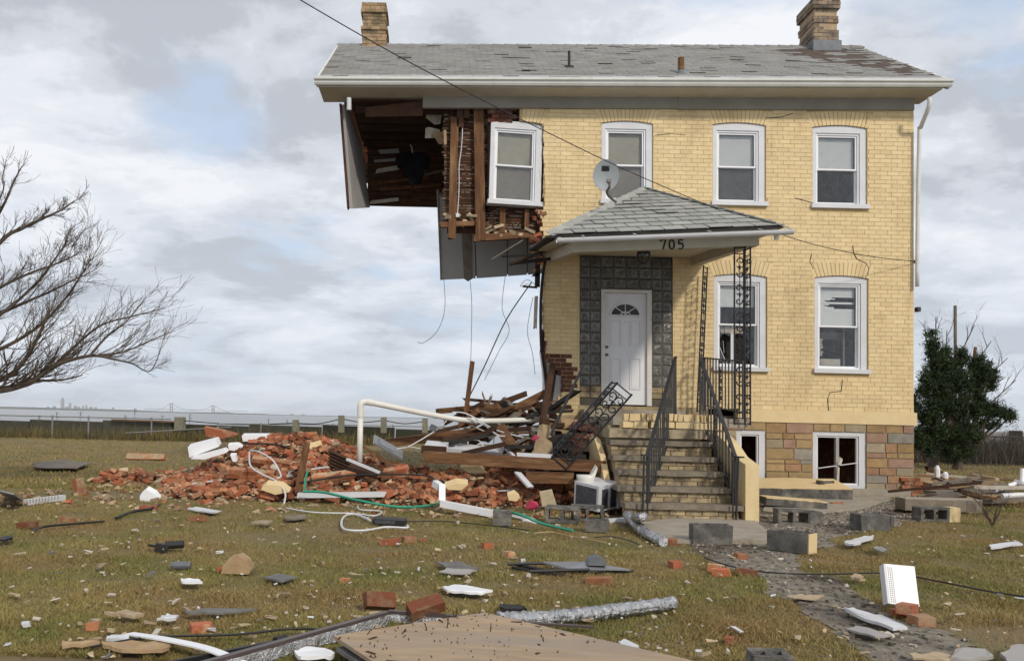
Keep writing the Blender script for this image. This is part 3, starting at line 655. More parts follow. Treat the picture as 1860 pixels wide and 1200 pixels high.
BALD = [(6.95, .80), (7.35, .90), (7.9, .92), (8.35, .93), (8.75, .85), (8.6, .60), (8.88, .45), (8.9, .16), (8.35, .15), (8.1, .36), (7.6, .50), (7.3, .66)]
rows, SW = 34, 0.27; sh_big, sh_rest = [], []
for i in range(rows):
    s0, s1 = i / rows, min(1.0, (i + 1.35) / rows); k = -1
    x = XL - .01 - (i % 2) * SW / 2 - rnd(0, .03)
    while x < XR:
        a, b = max(XL - .01, x + .004), min(XR + .01, x + SW - .004); x += SW
        if b - a < .04: continue
        cx_, cs = (a + b) / 2, (s0 + s1) / 2 - .01
        if inpoly(cx_ + rnd(-.14, .14), cs + rnd(-.05, .05), BALD) and random.random() < .82: continue
        if i > 2 and random.random() < (.003 if cx_ < 6.8 else .02): continue
        lift = .014 + max(0, random.gauss(0, .005)) + (.016 if random.random() < .035 else 0); j = rnd(-.008, .008) / 3; th = .006
        t = min(1, max(0, random.gauss(.5, .22)))
        pts = [RP(a, s0 + j, lift - th - .004), RP(b, s0 + j, lift - th - .004), RP(b, s1, .001), RP(a, s1, .001), RP(a, s0 + j, lift), RP(b, s0 + j, lift + rnd(-.004, .006)), RP(b, s1, .007), RP(a, s1, .007)]
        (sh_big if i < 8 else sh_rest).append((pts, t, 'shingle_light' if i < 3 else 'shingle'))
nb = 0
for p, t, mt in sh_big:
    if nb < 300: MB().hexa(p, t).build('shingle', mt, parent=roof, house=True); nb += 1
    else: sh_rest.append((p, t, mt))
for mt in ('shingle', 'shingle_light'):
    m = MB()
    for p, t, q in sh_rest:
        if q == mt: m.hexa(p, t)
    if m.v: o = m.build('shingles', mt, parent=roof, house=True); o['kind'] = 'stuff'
m = MB()
x = XL
while x < XR - .1:                                # ridge caps
    m.hexa([RP(x, .955, .012), RP(x + .25, .955, .014), (x + .25, RIDGE_Y + .16, ridge_z - .09 + T(x)), (x, RIDGE_Y + .16, ridge_z - .09 + T(x)), RP(x, .96, .03), RP(x + .25, .96, .022), (x + .25, RIDGE_Y + .02, ridge_z + .035 + T(x)), (x, RIDGE_Y + .02, ridge_z + .042 + T(x))], rnd(.1, .6)); x += .25
m.build('ridge_cap', 'shingle', parent=roof, house=True)
# roof vents
v0 = RP(F(1034, 121, .5).x, .335); m = MB(); m.tube([(v0.x, v0.y, v0.z - .1), (v0.x, v0.y, v0.z + .3)], .025, 8); m.obox((v0.x, v0.y, v0.z + .01), .16, .16, .03, rot(R(35), 0, 0)); m.build('vent_pipe', 'timber_dark', **H)
v0 = RP(F(1238, 138, -.1).x, .15); m = MB(); m.tube([(v0.x, v0.y, v0.z - .1), (v0.x, v0.y, v0.z + .28)], .055, 10); m.build('vent_pipe', 'wood', **H)
m = MB(); m.tube([(v0.x, v0.y, v0.z - .06), (v0.x, v0.y, v0.z + .06)], [.1, .058], 10); m.build('vent_collar', 'flashing', **H)
# chimneys of single bricks
def chimney(x0, x1, y0, y1, z0, z1, prof, mt, lab, pot):
    c = MB(); c.box(x0 + .03, x1 - .03, y0 + .03, y1 - .03, z0 - .4, z1 - .05); ch = c.build('chimney', 'mortar', **H); ch['label'] = lab
    z = z0 - .3; k = 0
    while z < z1:
        e = 0
        for za, zb, ee in prof:
            if za <= (z - z0) / (z1 - z0) < zb: e = ee
        X0, X1, Y0, Y1 = x0 - e + rnd(-.008, .008), x1 + e + rnd(-.008, .008), y0 - e, y1 + e
        for fx in (0, 1):                        # front and back rows, then the sides
            ya = Y0 if fx == 0 else Y1 - .1; x = X0; off = .5 if k % 2 else 1.0; first = True
            while x < X1 - .02:
                b = min(X1, x + .2 * (off if first else 1)); first = False
                if X1 - b < .05: b = X1
                MB().box(x + .004, b - .004, ya + rnd(-.006, .006), ya + .1, z + .004, z + .068, rnd(0, 1)).build('brick', mt, parent=ch, house=True); x = b
        for sx in (0, 1):
            xa = X0 if sx == 0 else X1 - .1; y = Y0 + .1
            while y < Y1 - .12:
                b = min(Y1 - .1, y + .2)
                MB().box(xa, xa + .1, y + .004, b - .004, z + .004, z + .068, rnd(0, 1)).build('brick', mt, parent=ch, house=True); y = b
        z += .072; k += 1
    fl = MB(); fl.box(x0 - .03, x1 + .03, y0 - .05, y1 + .03, z0 - .35, z0 + .04); fl.build('chimney_flashing', 'flashing', parent=ch, house=True)
    if pot:
        p = MB(); p.tube([((x0 + x1) / 2, (y0 + y1) / 2, z1 - .05), ((x0 + x1) / 2, (y0 + y1) / 2, z1 + .18)], [.13, .12], 12); p.build('chimney_pot', 'orange_brick', parent=ch, house=True)
    else:
        p = MB(); p.obox(((x0 + x1) / 2, (y0 + y1) / 2, z1 + .02), .1, .2, .09, rot(0, .2, .3)); p.build('loose_brick', mt, parent=ch, house=True)
a, b = F(658, 95, 2.45), F(702, 95, 2.45); ct = F(680, 12, 2.45).z
chimney(a.x, b.x, 2.4, 2.95, a.z + .02, ct, [(.42, .52, .03), (.78, .9, .03), (.9, 1.1, 0.01), (.52, .78, -.01)], 'chimney_brick', 'left chimney of tan brick with mossy top', False)
a, b = F(1476, 85, 2.3), F(1522, 85, 2.3); ct = F(1500, 4, 2.3).z
chimney(a.x, b.x, 2.25, 3.0, a.z + .06, ct, [(.0, .25, .0), (.25, .42, -.03), (.42, .6, -.005), (.6, .78, -.03), (.78, 1.0, .02)], 'chimney_grey', 'right chimney of weathered tan brick with clay pot', True)

# ---- entrance: glass blocks round a white door
ex0, ex1, ez0, ez1 = ENTRY
m = MB(); dx0, dx1 = F(1092, 600).x, F(1184, 600).x; dzt = F(1138, 526).z; dzb = F(1138, 736).z
m.box(ex0, dx0, .02, .15, ez0, ez1); m.box(dx1, ex1, .02, .15, ez0, ez1); m.box(dx0, dx1, .02, .15, dzt, ez1); surround = m.build('door_surround', 'block_joint', **H); surround['label'] = 'wall of patterned glass blocks round the door'
cols_ = [1053, 1073, 1092, 1115, 1138, 1161, 1184, 1203, 1222]; rows_ = [465, 485, 505, 525.5] + [525.5 + 19.6 * k for k in range(1, 10)]
for j in range(len(rows_) - 1):
    for i in range(8):
        if j >= 3 and 2 <= i <= 5: continue
        a, b = F(cols_[i], 600).x + .007, F(cols_[i + 1], 600).x - .007; zt, zb = F(1138, rows_[j]).z - .007, F(1138, rows_[j + 1]).z + .007
        m = MB(); q = .025; t = rnd(.2, .8)           # pillow-shaped block with swirl ribs
        m.add([(a, .022, zb), (b, .022, zb), (b, .022, zt), (a, .022, zt), (a + q, .008, zb + q), (b - q, .008, zb + q), (b - q, .008, zt - q), (a + q, .008, zt - q)], [(0, 1, 5, 4), (1, 2, 6, 5), (2, 3, 7, 6), (3, 0, 4, 7), (4, 5, 6, 7)], t)
        cxm, czm = (a + b) / 2, (zb + zt) / 2
        for k in range(4):
            r0 = .035 + .022 * k; pts = [(a + q + .004 + r0 * math.cos(th), .008, zb + q + .004 + r0 * math.sin(th)) for th in np.linspace(.15, 1.42, 6)] if (i + j) % 2 else [(b - q - .004 - r0 * math.cos(th), .008, zb + q + .004 + r0 * math.sin(th)) for th in np.linspace(.15, 1.42, 6)]
            m.tube(pts, .009, 4, min(1, t + .35))
        m.build('glass_block', 'glass_block', parent=surround, house=True)
for px in (1053, 1184):                             # two courses of tan brick under the glass
    for r_ in range(2):
        for q in range(2):
            a, b = F(px + q * 19.5, 700).x, F(px + q * 19.5 + 19, 700).x; zt = F(1138, rows_[-1]).z - .01 - r_ * .1
            MB().box(a + .006, b - .004, .0, .1, zt - .09, zt, rnd(0, 1)).build('brick', 'stained_brick', parent=surround, house=True)
m = MB(); f = F(1097, 600).x - F(1092, 600).x
m.box(dx0 + .002, dx0 + f + .012, -.01, .14, dzb, dzt - .002); m.box(dx1 - .085, dx1 - .002, -.01, .14, dzb, dzt - .002); m.box(dx0 + f + .012, dx1 - .085, -.01, .14, dzt - .06, dzt - .002); fr = m.build('door_frame', 'door_frame', **H)
m = MB(); a, b, zb, zt = dx0 + f + .014, dx1 - .087, dzb + .015, dzt - .062; m.box(a, b, .05, .09, zb, zt); door = m.build('door', 'door_white', **H); door['label'] = 'white panelled front door with a fan light'
HD = dict(parent=door, house=True); wd, ht = b - a, zt - zb
for (u0, u1, v0, v1) in ((.13, .40, .53, .76), (.60, .87, .53, .76), (.13, .40, .14, .42), (.60, .87, .14, .42)):
    m = MB(); X0, X1, Z0, Z1 = a + wd * u0, a + wd * u1, zb + ht * v0, zb + ht * v1; q = .014
    for (p0, p1, p2, p3) in ((X0, X1, Z0, Z0 + q), (X0, X1, Z1 - q, Z1), (X0, X0 + q, Z0 + q, Z1 - q), (X1 - q, X1, Z0 + q, Z1 - q)): m.box(p0, p1, .036, .052, p2, p3)
    m.box(X0 + .035, X1 - .035, .042, .052, Z0 + .035, Z1 - .035); m.build('panel', 'door_white', **HD)
fc, fz, fr_ = a + wd * .5, zb + ht * .80, wd * .355
m = MB(); m.add([(fc, .045, fz)] + [(fc + fr_ * math.cos(t), .045, fz + fr_ * .82 * math.sin(t)) for t in np.linspace(0, math.pi, 17)], [(0, i, i + 1) for i in range(1, 17)]); m.build('fan_light', 'screen', **HD)
m = MB(); m.tube([(fc + fr_ * math.cos(t), .04, fz + fr_ * .82 * math.sin(t)) for t in np.linspace(0, math.pi, 17)], .018, 6); m.tube([(fc - fr_, .04, fz), (fc + fr_, .04, fz)], .018, 6)
for t in (R(45), R(90), R(135)): m.tube([(fc, .04, fz + .03), (fc + fr_ * math.cos(t), .04, fz + fr_ * .82 * math.sin(t))], .009, 5)
m.tube([(fc + .09 * math.cos(t), .04, fz + .07 * math.sin(t)) for t in np.linspace(0, math.pi, 9)], .01, 5); m.build('muntins', 'door_white', **HD)
for v in (.515, .445):
    m = MB(); m.tube([(a + .045, .05, zb + ht * v), (a + .045, .015, zb + ht * v), (a + .045, .0, zb + ht * v)], [.022, .026, .016], 10); m.build('door_knob', 'steel_dark', **HD)
m = MB(); m.tube([(fc, .05, zb + ht * .745), (fc, .044, zb + ht * .745)], .007, 6); m.build('peephole', 'iron', **HD)
# ---- porch base, threshold, steps
PY, PZ = -2.66, 1.30
m = MB(); m.box(ex0 + .02, F(1235, 740).x, -.32, .02, PZ, PZ + .13); m.build('threshold', 'concrete', **H)
m = MB(); m.box(2.62, 4.62, PY + .1, -.02, PZ - .13, PZ - .002); m.build('porch_floor', 'concrete', **H)
m = MB(); m.box(2.55, 4.28, PY + .15, -.02, -.05, PZ - .132); m.box(1.95, 2.55, .0, .2, -.05, PZ + .02); m.box(2.55, F(1336, 820).x - .49, .0, .19, 0, PZ + .2); m.build('porch_base', 'stained_brick', **H)
SX0, SX1 = 2.36, 3.84
steps = thing_steps = MB(); steps.box(SX0 + .08, SX1 - .06, PY + .62, PY + .16, -.05, .9); st = steps.build('front_steps', 'stained_brick', **H); st['label'] = 'stained brick steps with stone treads'
tread_z = [.20, .395, .585, .765, .965]; tread_Y = [10.2, 10.45, 10.7, 10.95, 11.2]
for k, (zt, Yt) in enumerate(zip(tread_z, tread_Y)):
    y0 = Yt - D; m = MB(); n = 14; a, b = SX0 + rnd(-.05, .02) + .02 * k, SX1 + rnd(-.02, .06) + .03 * k
    for q in range(n):                              # rough-edged stone tread
        xa, xb = a + (b - a) * q / n, a + (b - a) * (q + 1) / n; e0, e1 = .02 * mnoise.noise(Vector((xa * 9, k, 0))), .02 * mnoise.noise(Vector((xb * 9, k, 0)))
        m.hexa([(xa, y0 + e0, zt - .065 + e0 * .5), (xb, y0 + e1, zt - .065 + e1 * .5), (xb, y0 + .32, zt - .065), (xa, y0 + .32, zt - .065), (xa, y0 + e0, zt), (xb, y0 + e1, zt), (xb, y0 + .32, zt), (xa, y0 + .32, zt)])
    m.build('tread', 'tread_stone', parent=st, house=True)
    zlo = -.01 if k == 0 else tread_z[k - 1]; rh = (zt - .067 - zlo) / 2
    for r_ in range(2):
        x = SX0 + .06 - (.1 if (r_ + k) % 2 else 0)
        while x < SX1 - .06:
            xa, xb = max(SX0 + .06, x), min(SX1 - .04, x + .2); x += .205
            if xb - xa > .03: MB().box(xa + .004, xb - .004, y0 + .045 + rnd(-.004, .004), y0 + .14, zlo + r_ * rh + .003, zlo + (r_ + 1) * rh - .005, rnd(0, 1)).build('brick', 'stained_brick', parent=st, house=True)
    m = MB(); m.box(SX0 + .065, SX1 - .045, y0 + .06, y0 + .4, zlo - .05, zt - .068); m.build('riser_core', 'mortar', parent=st, house=True)
m = MB(); y0 = 11.42 - D; a, b = 2.43, 4.0; n = 12
for q in range(n):
    xa, xb = a + (b - a) * q / n, a + (b - a) * (q + 1) / n; e0, e1 = .018 * mnoise.noise(Vector((xa * 8, 5, 0))), .018 * mnoise.noise(Vector((xb * 8, 5, 0)))
    m.hexa([(xa, y0 + e0, 1.0 + e0), (xb, y0 + e1, 1.0 + e1), (xb, y0 + .5, 1.0), (xa, y0 + .5, 1.0), (xa, y0 + e0, 1.125), (xb, y0 + e1, 1.125), (xb, y0 + .5, 1.13), (xa, y0 + .5, 1.13)])
m.build('top_slab', 'slab_stone', parent=st, house=True)
for r_ in range(2):                                  # loosened yellow edge bricks above the top slab
    x = 2.63 if r_ else 2.62
    while x < 3.95:
        wv = rnd(.055, .085) if r_ else rnd(.15, .25); m = MB(); z0 = 1.132 + (.10 if r_ else 0) + rnd(0, .008)
        m.obox((x + wv / 2, 11.5 - D + rnd(-.02, .02), z0 + (.052 if r_ else .045)), wv - .008, .2, .10 if r_ else .088, rot(rnd(-.04, .04), rnd(-.04, .04), rnd(-.06, .06)), rnd(.3, .9), .006)
        m.build('edge_brick', 'yellow_brick', parent=st, house=True); x += wv + (.03 if random.random() < .15 else 0)
# right cheek wall with broken top, left cheek wall
def cheek(px_pts, Y, dx, lab):
    pts = [F(px, py, Y - D) for px, py in px_pts]; m = MB(); m.prism([Vector((pts[0].x + 0, p.y, p.z)) for p in pts], (dx, 0, 0)); o = m.build('cheek_wall', 'yellow_paint', **H); o['label'] = lab; return o
m = MB(); xk = 3.86
prof = [(-4.42, -.02), (-4.42, .72), (-4.30, .74), (-4.05, .80), (-3.7, .98), (-3.3, 1.10), (-2.75, 1.12), (-2.6, 1.08), (-2.6, -.02)]
m.prism([(xk, y, z) for y, z in prof], (.17, 0, 0)); o = m.build('cheek_wall', 'yellow_paint', **H); o['label'] = 'pale yellow stair side wall right of the steps'
for k in range(5):
    for q in range(2): MB().obox((xk + .26, -3.1 + q * .2 + (k % 2) * .08 + .25, .52 + k * .085), .11, .19, .07, rot(rnd(-.06, .06), rnd(-.06, .06), rnd(-.08, .08)), rnd(0, 1), .006).build('brick', 'old_brick' if k % 2 else 'slab_stone', parent=o, house=True)
m = MB(); m.prism([(2.28, y, z) for y, z in [(-3.55, -.02), (-3.55, .45), (-3.3, .72), (-2.9, .96), (-2.5, 1.02), (-2.5, -.02)]], (.08, 0, 0)); o = m.build('cheek_wall', 'yellow_paint', **H); o['label'] = 'pale yellow stair side wall left of the steps'
# ---- porch roof
def T2(x): return .0637 * (x - 4.91)
PX0, PX1, PE = 1.68, 4.93, 11.58 - D; APEX = F(1179, 344, -.03)
apex = Vector((APEX.x, -.03, APEX.z)); ezp = 4.03
cnr = [Vector((PX0, PE, ezp + T2(PX0))), Vector((PX1, PE, ezp + T2(PX1))), Vector((PX1, -.02, 4.30)), Vector((PX0, -.02, 4.25))]
m = MB(); dn = Vector((0, 0, -.025)); m.add([c for c in cnr] + [apex] + [c + dn for c in cnr], [(0, 1, 4), (1, 2, 4), (3, 0, 4), (5, 8, 7, 6), (0, 5, 6, 1), (1, 6, 7, 2), (3, 8, 5, 0), (2, 7, 8, 3)])
proof = m.build('porch_roof', 'dark', **H); proof['label'] = 'grey shingled porch roof sagging to the left'
def tri_shingles(A, B, C, rows, sw):
    nrm = (B - A).cross(C - A).normalized()
    if nrm.z < 0: nrm = -nrm
    out_ = []
    for i in range(rows):
        s0, s1 = i / rows, min(.995, (i + 1.3) / rows); L0, R0, L1, R1 = A.lerp(C, s0), B.lerp(C, s0), A.lerp(C, s1), B.lerp(C, s1); ln = (R0 - L0).length; full = (B - A).length
        x = -(i % 2) * sw / 2 - rnd(0, .03) - full
        dirv = (B - A).normalized(); base = A + (C - A) * s0; cut0 = (L0 - base).length
        # along the row measured from the middle line so that columns stay put
        u = x
        while u < full:
            a, b = u + .009, u + sw - .009; u += sw
            mid0 = (A + B) / 2 * (1 - s0) + C * s0; lo = -(mid0 - L0).length; hi = (R0 - mid0).length
            a_, b_ = max(a - 0, lo), min(b, hi)
            if b_ - a_ < .03: continue
            mid1 = (A + B) / 2 * (1 - s1) + C * s1; lo1 = -(mid1 - L1).length; hi1 = (R1 - mid1).length
            sh_ = ((C - (A + B) / 2).dot(dirv)) * (s1 - s0)
            p0, p1 = mid0 + dirv * a_, mid0 + dirv * b_; q0, q1 = mid1 + dirv * max(lo1, min(hi1, a_ - sh_)), mid1 + dirv * max(lo1, min(hi1, b_ - sh_))
            l = .030 + max(0, random.gauss(0, .007))
            out_.append(([p0 + nrm * (l - .012), p1 + nrm * (l - .012), q1 + nrm * .001, q0 + nrm * .001, p0 + nrm * l, p1 + nrm * l, q1 + nrm * .007, q0 + nrm * .007], min(1, max(0, random.gauss(.5, .25)))))
    return out_
for A, B in ((cnr[0], cnr[1]), (cnr[3], cnr[0]), (cnr[1], cnr[2])):
    for p, t in tri_shingles(A, B, apex, 12, .32): MB().hexa(p, t).build('shingle', 'porch_shingle', parent=proof, house=True)
for A in (cnr[0], cnr[1]):                            # hip caps
    k = 15
    for i in range(k):
        a, b = A.lerp(apex, i / k), A.lerp(apex, (i + 1.15) / k); m = MB(); sx = Vector((.11, 0, -.03)); up = Vector((0, 0, .035))
        m.hexa([a - sx + up * .2, a + sx + up * .2 + Vector((0, 0, -.03)), b + sx, b - sx, a - sx + up * .9, a + sx + up * .9 + Vector((0, 0, -.03)), b + sx + up * .4, b - sx + up * .4], rnd(.2, .8)); m.build('hip_cap', 'porch_shingle', parent=proof, house=True)
HP = dict(parent=proof, house=True)
def bz(x, z, y=PY):
    f = max(0, min(1, (y - PY) / 2.66)); return z + .06 * (x - 4.695) * (1 - f) + .21 * f
m = MB(); by0, by1 = PY - .07, PY + .07
def tb(x0, x1, y0, y1, z0, z1): return [(x, y, bz(x, z_, y)) for z_ in (z0, z1) for x, y in ((x0, y0), (x1, y0), (x1, y1), (x0, y1))]
m.hexa(tb(1.98, 4.70, by0, by1, 3.815, 3.985)); m.build('front_beam', 'trim_cream', **HP)
m = MB(); m.hexa(tb(4.56, 4.70, by1 + .002, -.02, 3.815, 3.98)); m.build('side_beam', 'trim_cream', **HP)
m = MB(); m.hexa(tb(1.98, 2.12, by1 + .002, -.02, 3.815, 3.98)); m.build('side_beam', 'trim_cream', **HP)
m = MB(); m.hexa(tb(2.122, 4.558, by1 + .002, -.02, 3.955, 3.975)); m.build('porch_ceiling', 'trim_cream', **HP)
m = MB(); m.hexa(tb(1.72, 4.88, PE + .04, by0 - .002, 3.975, 3.995)); m.hexa(tb(1.72, 1.975, by0, -.03, 3.975, 3.995)); m.hexa(tb(4.705, 4.88, by0, -.03, 3.975, 3.995)); m.build('porch_soffit', 'trim_cream', **HP)
m = MB(); n = 9; gp = [(math.cos(t) * .065, math.sin(t) * .06) for t in np.linspace(math.pi, 2 * math.pi, n)]; gp2 = gp + [(p[0] * .88, p[1] * .88) for p in reversed(gp)]
def gpt(x, p): return (x, PE - .075 + p[0], ezp + T2(x) - .068 + p[1] - .004 * (x - PX0))
A_, B_ = PX0 + .03, PX1 + .10; L_ = len(gp2); vs_ = [gpt(A_, p) for p in gp2] + [gpt(B_, p) for p in gp2]
m.add(vs_, [(i, (i + 1) % L_, (i + 1) % L_ + L_, i + L_) for i in range(L_)] + [tuple(reversed(range(L_))), tuple(range(L_, 2 * L_))]); m.build('porch_gutter', 'white', **HP)
for px in (1057, 1150, 1285, 1377):
    x = F(px, 425, PE).x; c = gpt(x, (0, 0)); MB().beam((x, c[1] - .08, c[2] + .008), (x, c[1] + .09, c[2] + .06), .02, .006).build('gutter_strap', 'white', **HP)
m = MB(); q = F(1405, 430, PE + .1); m.tube([(q.x, PE + .0, q.z + .05), (q.x, PE, q.z - .06)], .035, 8); m.build('gutter_outlet', 'gutter_white', **HP)
# house number 705
def digit(ch, x, z, h=.15):
    w_ = h * .52; P = {'7': [[(0, 1), (1, 1), (.45, 0)], [(0, 1), (0, .82)]], '0': [[(.5 + .5 * math.cos(t), .5 + .5 * math.sin(t)) for t in np.linspace(0, 2 * math.pi, 17)]],
         '5': [[(.92, 1), (.12, 1), (.08, .56)], [(.08, .56), (.45, .66), (.85, .55), (1, .32), (.82, .08), (.45, 0), (.05, .1)]]}[ch]; m = MB()
    for st_ in P: m.tube([(x + a * w_, by0 - .012, z + b * h) for a, b in st_], .0115, 6)
    o = m.build('house_number', 'timber_dark', **HP); o['label'] = 'dark numeral ' + ch
for ch, px in (('7', 1200), ('0', 1215.5), ('5', 1232)):
    p = F(px, 450, by0); digit(ch, p.x, p.z - .022, .135)
lp = F(1173, 456, by0 + .3); m = MB(); c = Vector((lp.x, PY + .35, lp.z - .02)); lamp_top = Vector((c.x, c.y, bz(c.x, 3.955, c.y) - .13))
m.tube([lamp_top, lamp_top - Vector((0, 0, .04))], .1, 8); 
for k in range(8):
    t = 2 * math.pi * k / 8; m.tube([lamp_top + Vector((.1 * math.cos(t), .1 * math.sin(t), -.03)), lamp_top + Vector((.065 * math.cos(t), .065 * math.sin(t), -.17))], .009, 4)
m.tube([lamp_top - Vector((0, 0, .17)), lamp_top - Vector((0, 0, .20))], [.07, .03], 8); pl = m.build('porch_lamp', 'iron', **HP)
m = MB(); m.tube([lamp_top - Vector((0, 0, .045)), lamp_top - Vector((0, 0, .165))], [.085, .055], 8); m.build('lamp_glass', 'pane', **HP)
# torn black roofing at the left corner of the porch roof
m = MB()
for (pa, ya), (pb, yb_), wv, hv in (((F(1000, 430, PE), 0), (F(968, 455, -.6), 0), .12, .03), ((F(1000, 470, -.6), 0), (F(932, 478, -.2), 0), .05, .05), ((F(985, 462, -1), 0), (F(912, 466, -.2), 0), .03, .03)): m.beam(pa, pb, wv, hv)
m.build('torn_roofing', 'dark', **HP)

# ---- wrought iron: columns and railings
def scroll_panel(m, O, U, V, W, Hh, motif=.40, bars=True, r=.010):
    O, U, V = Vector(O), Vector(U).normalized(), Vector(V).normalized()
    def P(a, b): return O + U * a + V * b
    def bar(a0, b0, a1, b1, rr): m.tube([P(a0, b0), P(a1, b1)], rr, 4)
    if bars: bar(0, 0, 0, Hh, r * 1.35); bar(W, 0, W, Hh, r * 1.35)
    bar(0, Hh - .02, W, Hh - .02, r); bar(0, Hh - .11, W, Hh - .11, r * .8); bar(0, .02, W, .02, r); bar(0, .1, W, .1, r * .8)
    n = max(1, round((Hh - .22) / motif)); mh = (Hh - .22) / n; c = W / 2
    for k in range(n):
        b0 = .11 + k * mh
        m.tube([P(c, b0), P(c, b0 + mh)], r * .6, 4)
        wide = W >= .18
        for s in ((-1, 1) if wide else ((1,) if k % 2 else (-1,))):
            for fl in (-1, 1):
                R0 = W * .255 if wide else W * .36; oc = s * R0 * 1.0 if wide else s * W * .08; bc = b0 + mh / 2 + fl * (mh * .24); pts = []
                for q in range(19):
                    f = q / 18; th = (math.pi if s > 0 else 0) + s * fl * (-.4 + f * 6.6) * -1; rr = R0 * (1 - .78 * f)
                    pts.append(P(c + oc + rr * math.cos(th), bc + rr * math.sin(th)))
                m.tube(pts, [r * .95] * 12 + [r * (.95 - .07 * q) for q in range(7)], 4)
        ctr = b0 + mh / 2
        m.tube([P(c, ctr - .045), P(c, ctr), P(c, ctr + .045)], [r * .4, r * 2.0, r * .4], 4)
        for s in (-1, 1): m.tube([P(c, ctr + .02), P(c + s * W * .22, ctr + .0), P(c + s * W * .33, ctr + .03)], [r * .8, r * .8, r * .3], 4)
HI = dict(parent=house, house=True)
m = MB(); c0 = F(1334, 765, PY); c1 = F(1334, 447, PY); hcol = c1.z - c0.z + .05
scroll_panel(m, (c0.x, PY, c0.z - .05), (1, 0, 0), (0, 0, 1), .155, hcol); scroll_panel(m, (c0.x + .24, PY + .02, c0.z - .05), (-.10, 1, 0), (0, 0, 1), .20, hcol)
o = m.build('porch_column', 'iron', **HI); o['label'] = 'black wrought iron corner column with scrolls, upright at the porch corner'
m = MB(); c0 = F(1266, 748, -.35); c1 = F(1278, 482, -.35); v = c1 - c0; scroll_panel(m, c0, (.75, 1, 0), v, .2, v.length); o = m.build('porch_column', 'iron', **HI); o['label'] = 'black wrought iron column standing against the wall'
def railing(a0, a1, h0, h1, n, lab, over=(0, 0), newel=True, scroll=True, foot=None):
    """a0,a1 = feet of the rail ends, h0,h1 = heights"""
    a0, a1 = Vector(a0), Vector(a1); up = Vector((0, 0, 1)); m = MB(); t0, t1 = a0 + up * h0, a1 + up * h1
    m.beam(t0, t1, .045, .022); o = m.build('railing', 'iron', **HI); o['label'] = lab; HR = dict(parent=o, house=True)
    b0, b1 = a0 + up * .10, a1 + up * .10; MB().beam(b0, b1, .03, .016).build('bottom_rail', 'iron', **HR)
    q0, q1 = a0 + up * (h0 * .72), a1 + up * (h1 * .72)
    for k in range(n):
        f = k / (n - 1); end = k in (0, n - 1)
        p = a0.lerp(a1, f); tp = t0.lerp(t1, f); lo = p if end else b0.lerp(b1, f)
        MB().beam(lo, tp, .026 if end else .017, .026 if end else .017).build('newel' if end else 'baluster', 'iron', **HR)
    if scroll:
        f0 = .5 - .10; p = b0.lerp(b1, f0); L = (b1 - b0).length * .2; m = MB(); scroll_panel(m, p, b1 - b0, up, min(.2, L), (h0 + h1) / 2 - .12, .3, False, .009); m.build('scroll', 'iron', **HR)
    return o
fl = lambda px, py, y: F(px, py, y)
# right stair railing, left stair railing (bent over), porch side railing
p_top = F(1272, 650, PY - .25); p_bot = F(1336, 830, 10.3 - D)
railing((p_top.x, p_top.y, p_top.z - .92), (p_bot.x, p_bot.y, p_bot.z - .70), .92, .70, 13, 'black iron stair railing with thin balusters on the right of the steps')
m = MB(); a, b = F(1341, 831, 10.2 - D), F(1337, 948, 10.2 - D); m.tube([a, b], .014, 6); c = F(1350, 830, 10.15 - D); m.beam(F(1334, 829, 10.3 - D), c, .04, .02); m.tube([F(1332, 832, 10.15 - D), F(1331, 940, 10.15 - D)], .011, 6); m.build('railing_end', 'iron', **HI)
a, b = F(1227, 648, PY - .1), F(1196, 826, 10.25 - D)
railing((a.x, a.y, F(1222, 770, PY - .1).z), (b.x - .14, b.y, F(1178, 936, 10.25 - D).z), a.z - F(1222, 770, PY - .1).z, b.z - F(1178, 936, 10.25 - D).z, 15, 'black iron stair railing knocked askew on the left of the steps')
m = MB(); m.tube([F(1170, 826, 10.1 - D), F(1167, 945, 10.1 - D)], .013, 6); m.tube([F(1178, 830, 10.1 - D), F(1176, 935, 10.1 - D)], .011, 6); m.beam(F(1165, 826, 10.1 - D), F(1192, 826, 10.2 - D), .04, .018); m.build('railing_end', 'iron', **HI)
a, b = F(1278, 650, -.35), F(1352, 656, PY); za, zb = F(1278, 742, -.35).z, F(1352, 755, PY).z
railing((a.x + .02, a.y, za - .05), (b.x - .02, b.y, zb - .05), a.z - za + .05, b.z - zb + .05, 13, 'black iron railing along the right side of the porch')

# ---- the torn upper corner: studs, lath, hanging plaster, open room
HB = dict(parent=house, house=True)
yl = .20
m = MB(); r_ = random.Random(4)
def lath_field(m, px0, px1, py0, py1, y, mk):
    a, b = F(px0, py1, y), F(px1, py0, y); z = a.z
    while z < b.z:
        e0, e1 = r_.uniform(-.04, .02), r_.uniform(-.02, .03); x = a.x + e0
        while x < b.x + e1 - .01:
            x2 = min(b.x + e1, x + r_.uniform(.35, .7)); m.box(x, x2 - .004, y, y + .008, z + r_.uniform(0, .004), z + .033, r_.random())
            if r_.random() < .8:                         # plaster keys squeezed through
                k = x
                while k < x2 - .06:
                    k2 = k + r_.uniform(.03, .14)
                    if r_.random() < .55: mk.obox(((k + k2) / 2, y - .004, z - .004), k2 - k, .02, r_.uniform(.006, .016), rot(0, r_.uniform(-.03, .03), 0), .5, .002)
                    k = k2 + r_.uniform(.0, .05)
            x = x2
        z += .041
mk = MB(); lath_field(m, 806, 888, 200, 402, yl, mk); lath_field(m, 868, 975, 376, 428, yl, mk)
o = m.build('lath', 'lath', **HB); o['kind'] = 'stuff'; o['label'] = 'bare wooden lath under the eave'
o = mk.build('plaster_keys', 'lath_key', **HB); o['kind'] = 'stuff'
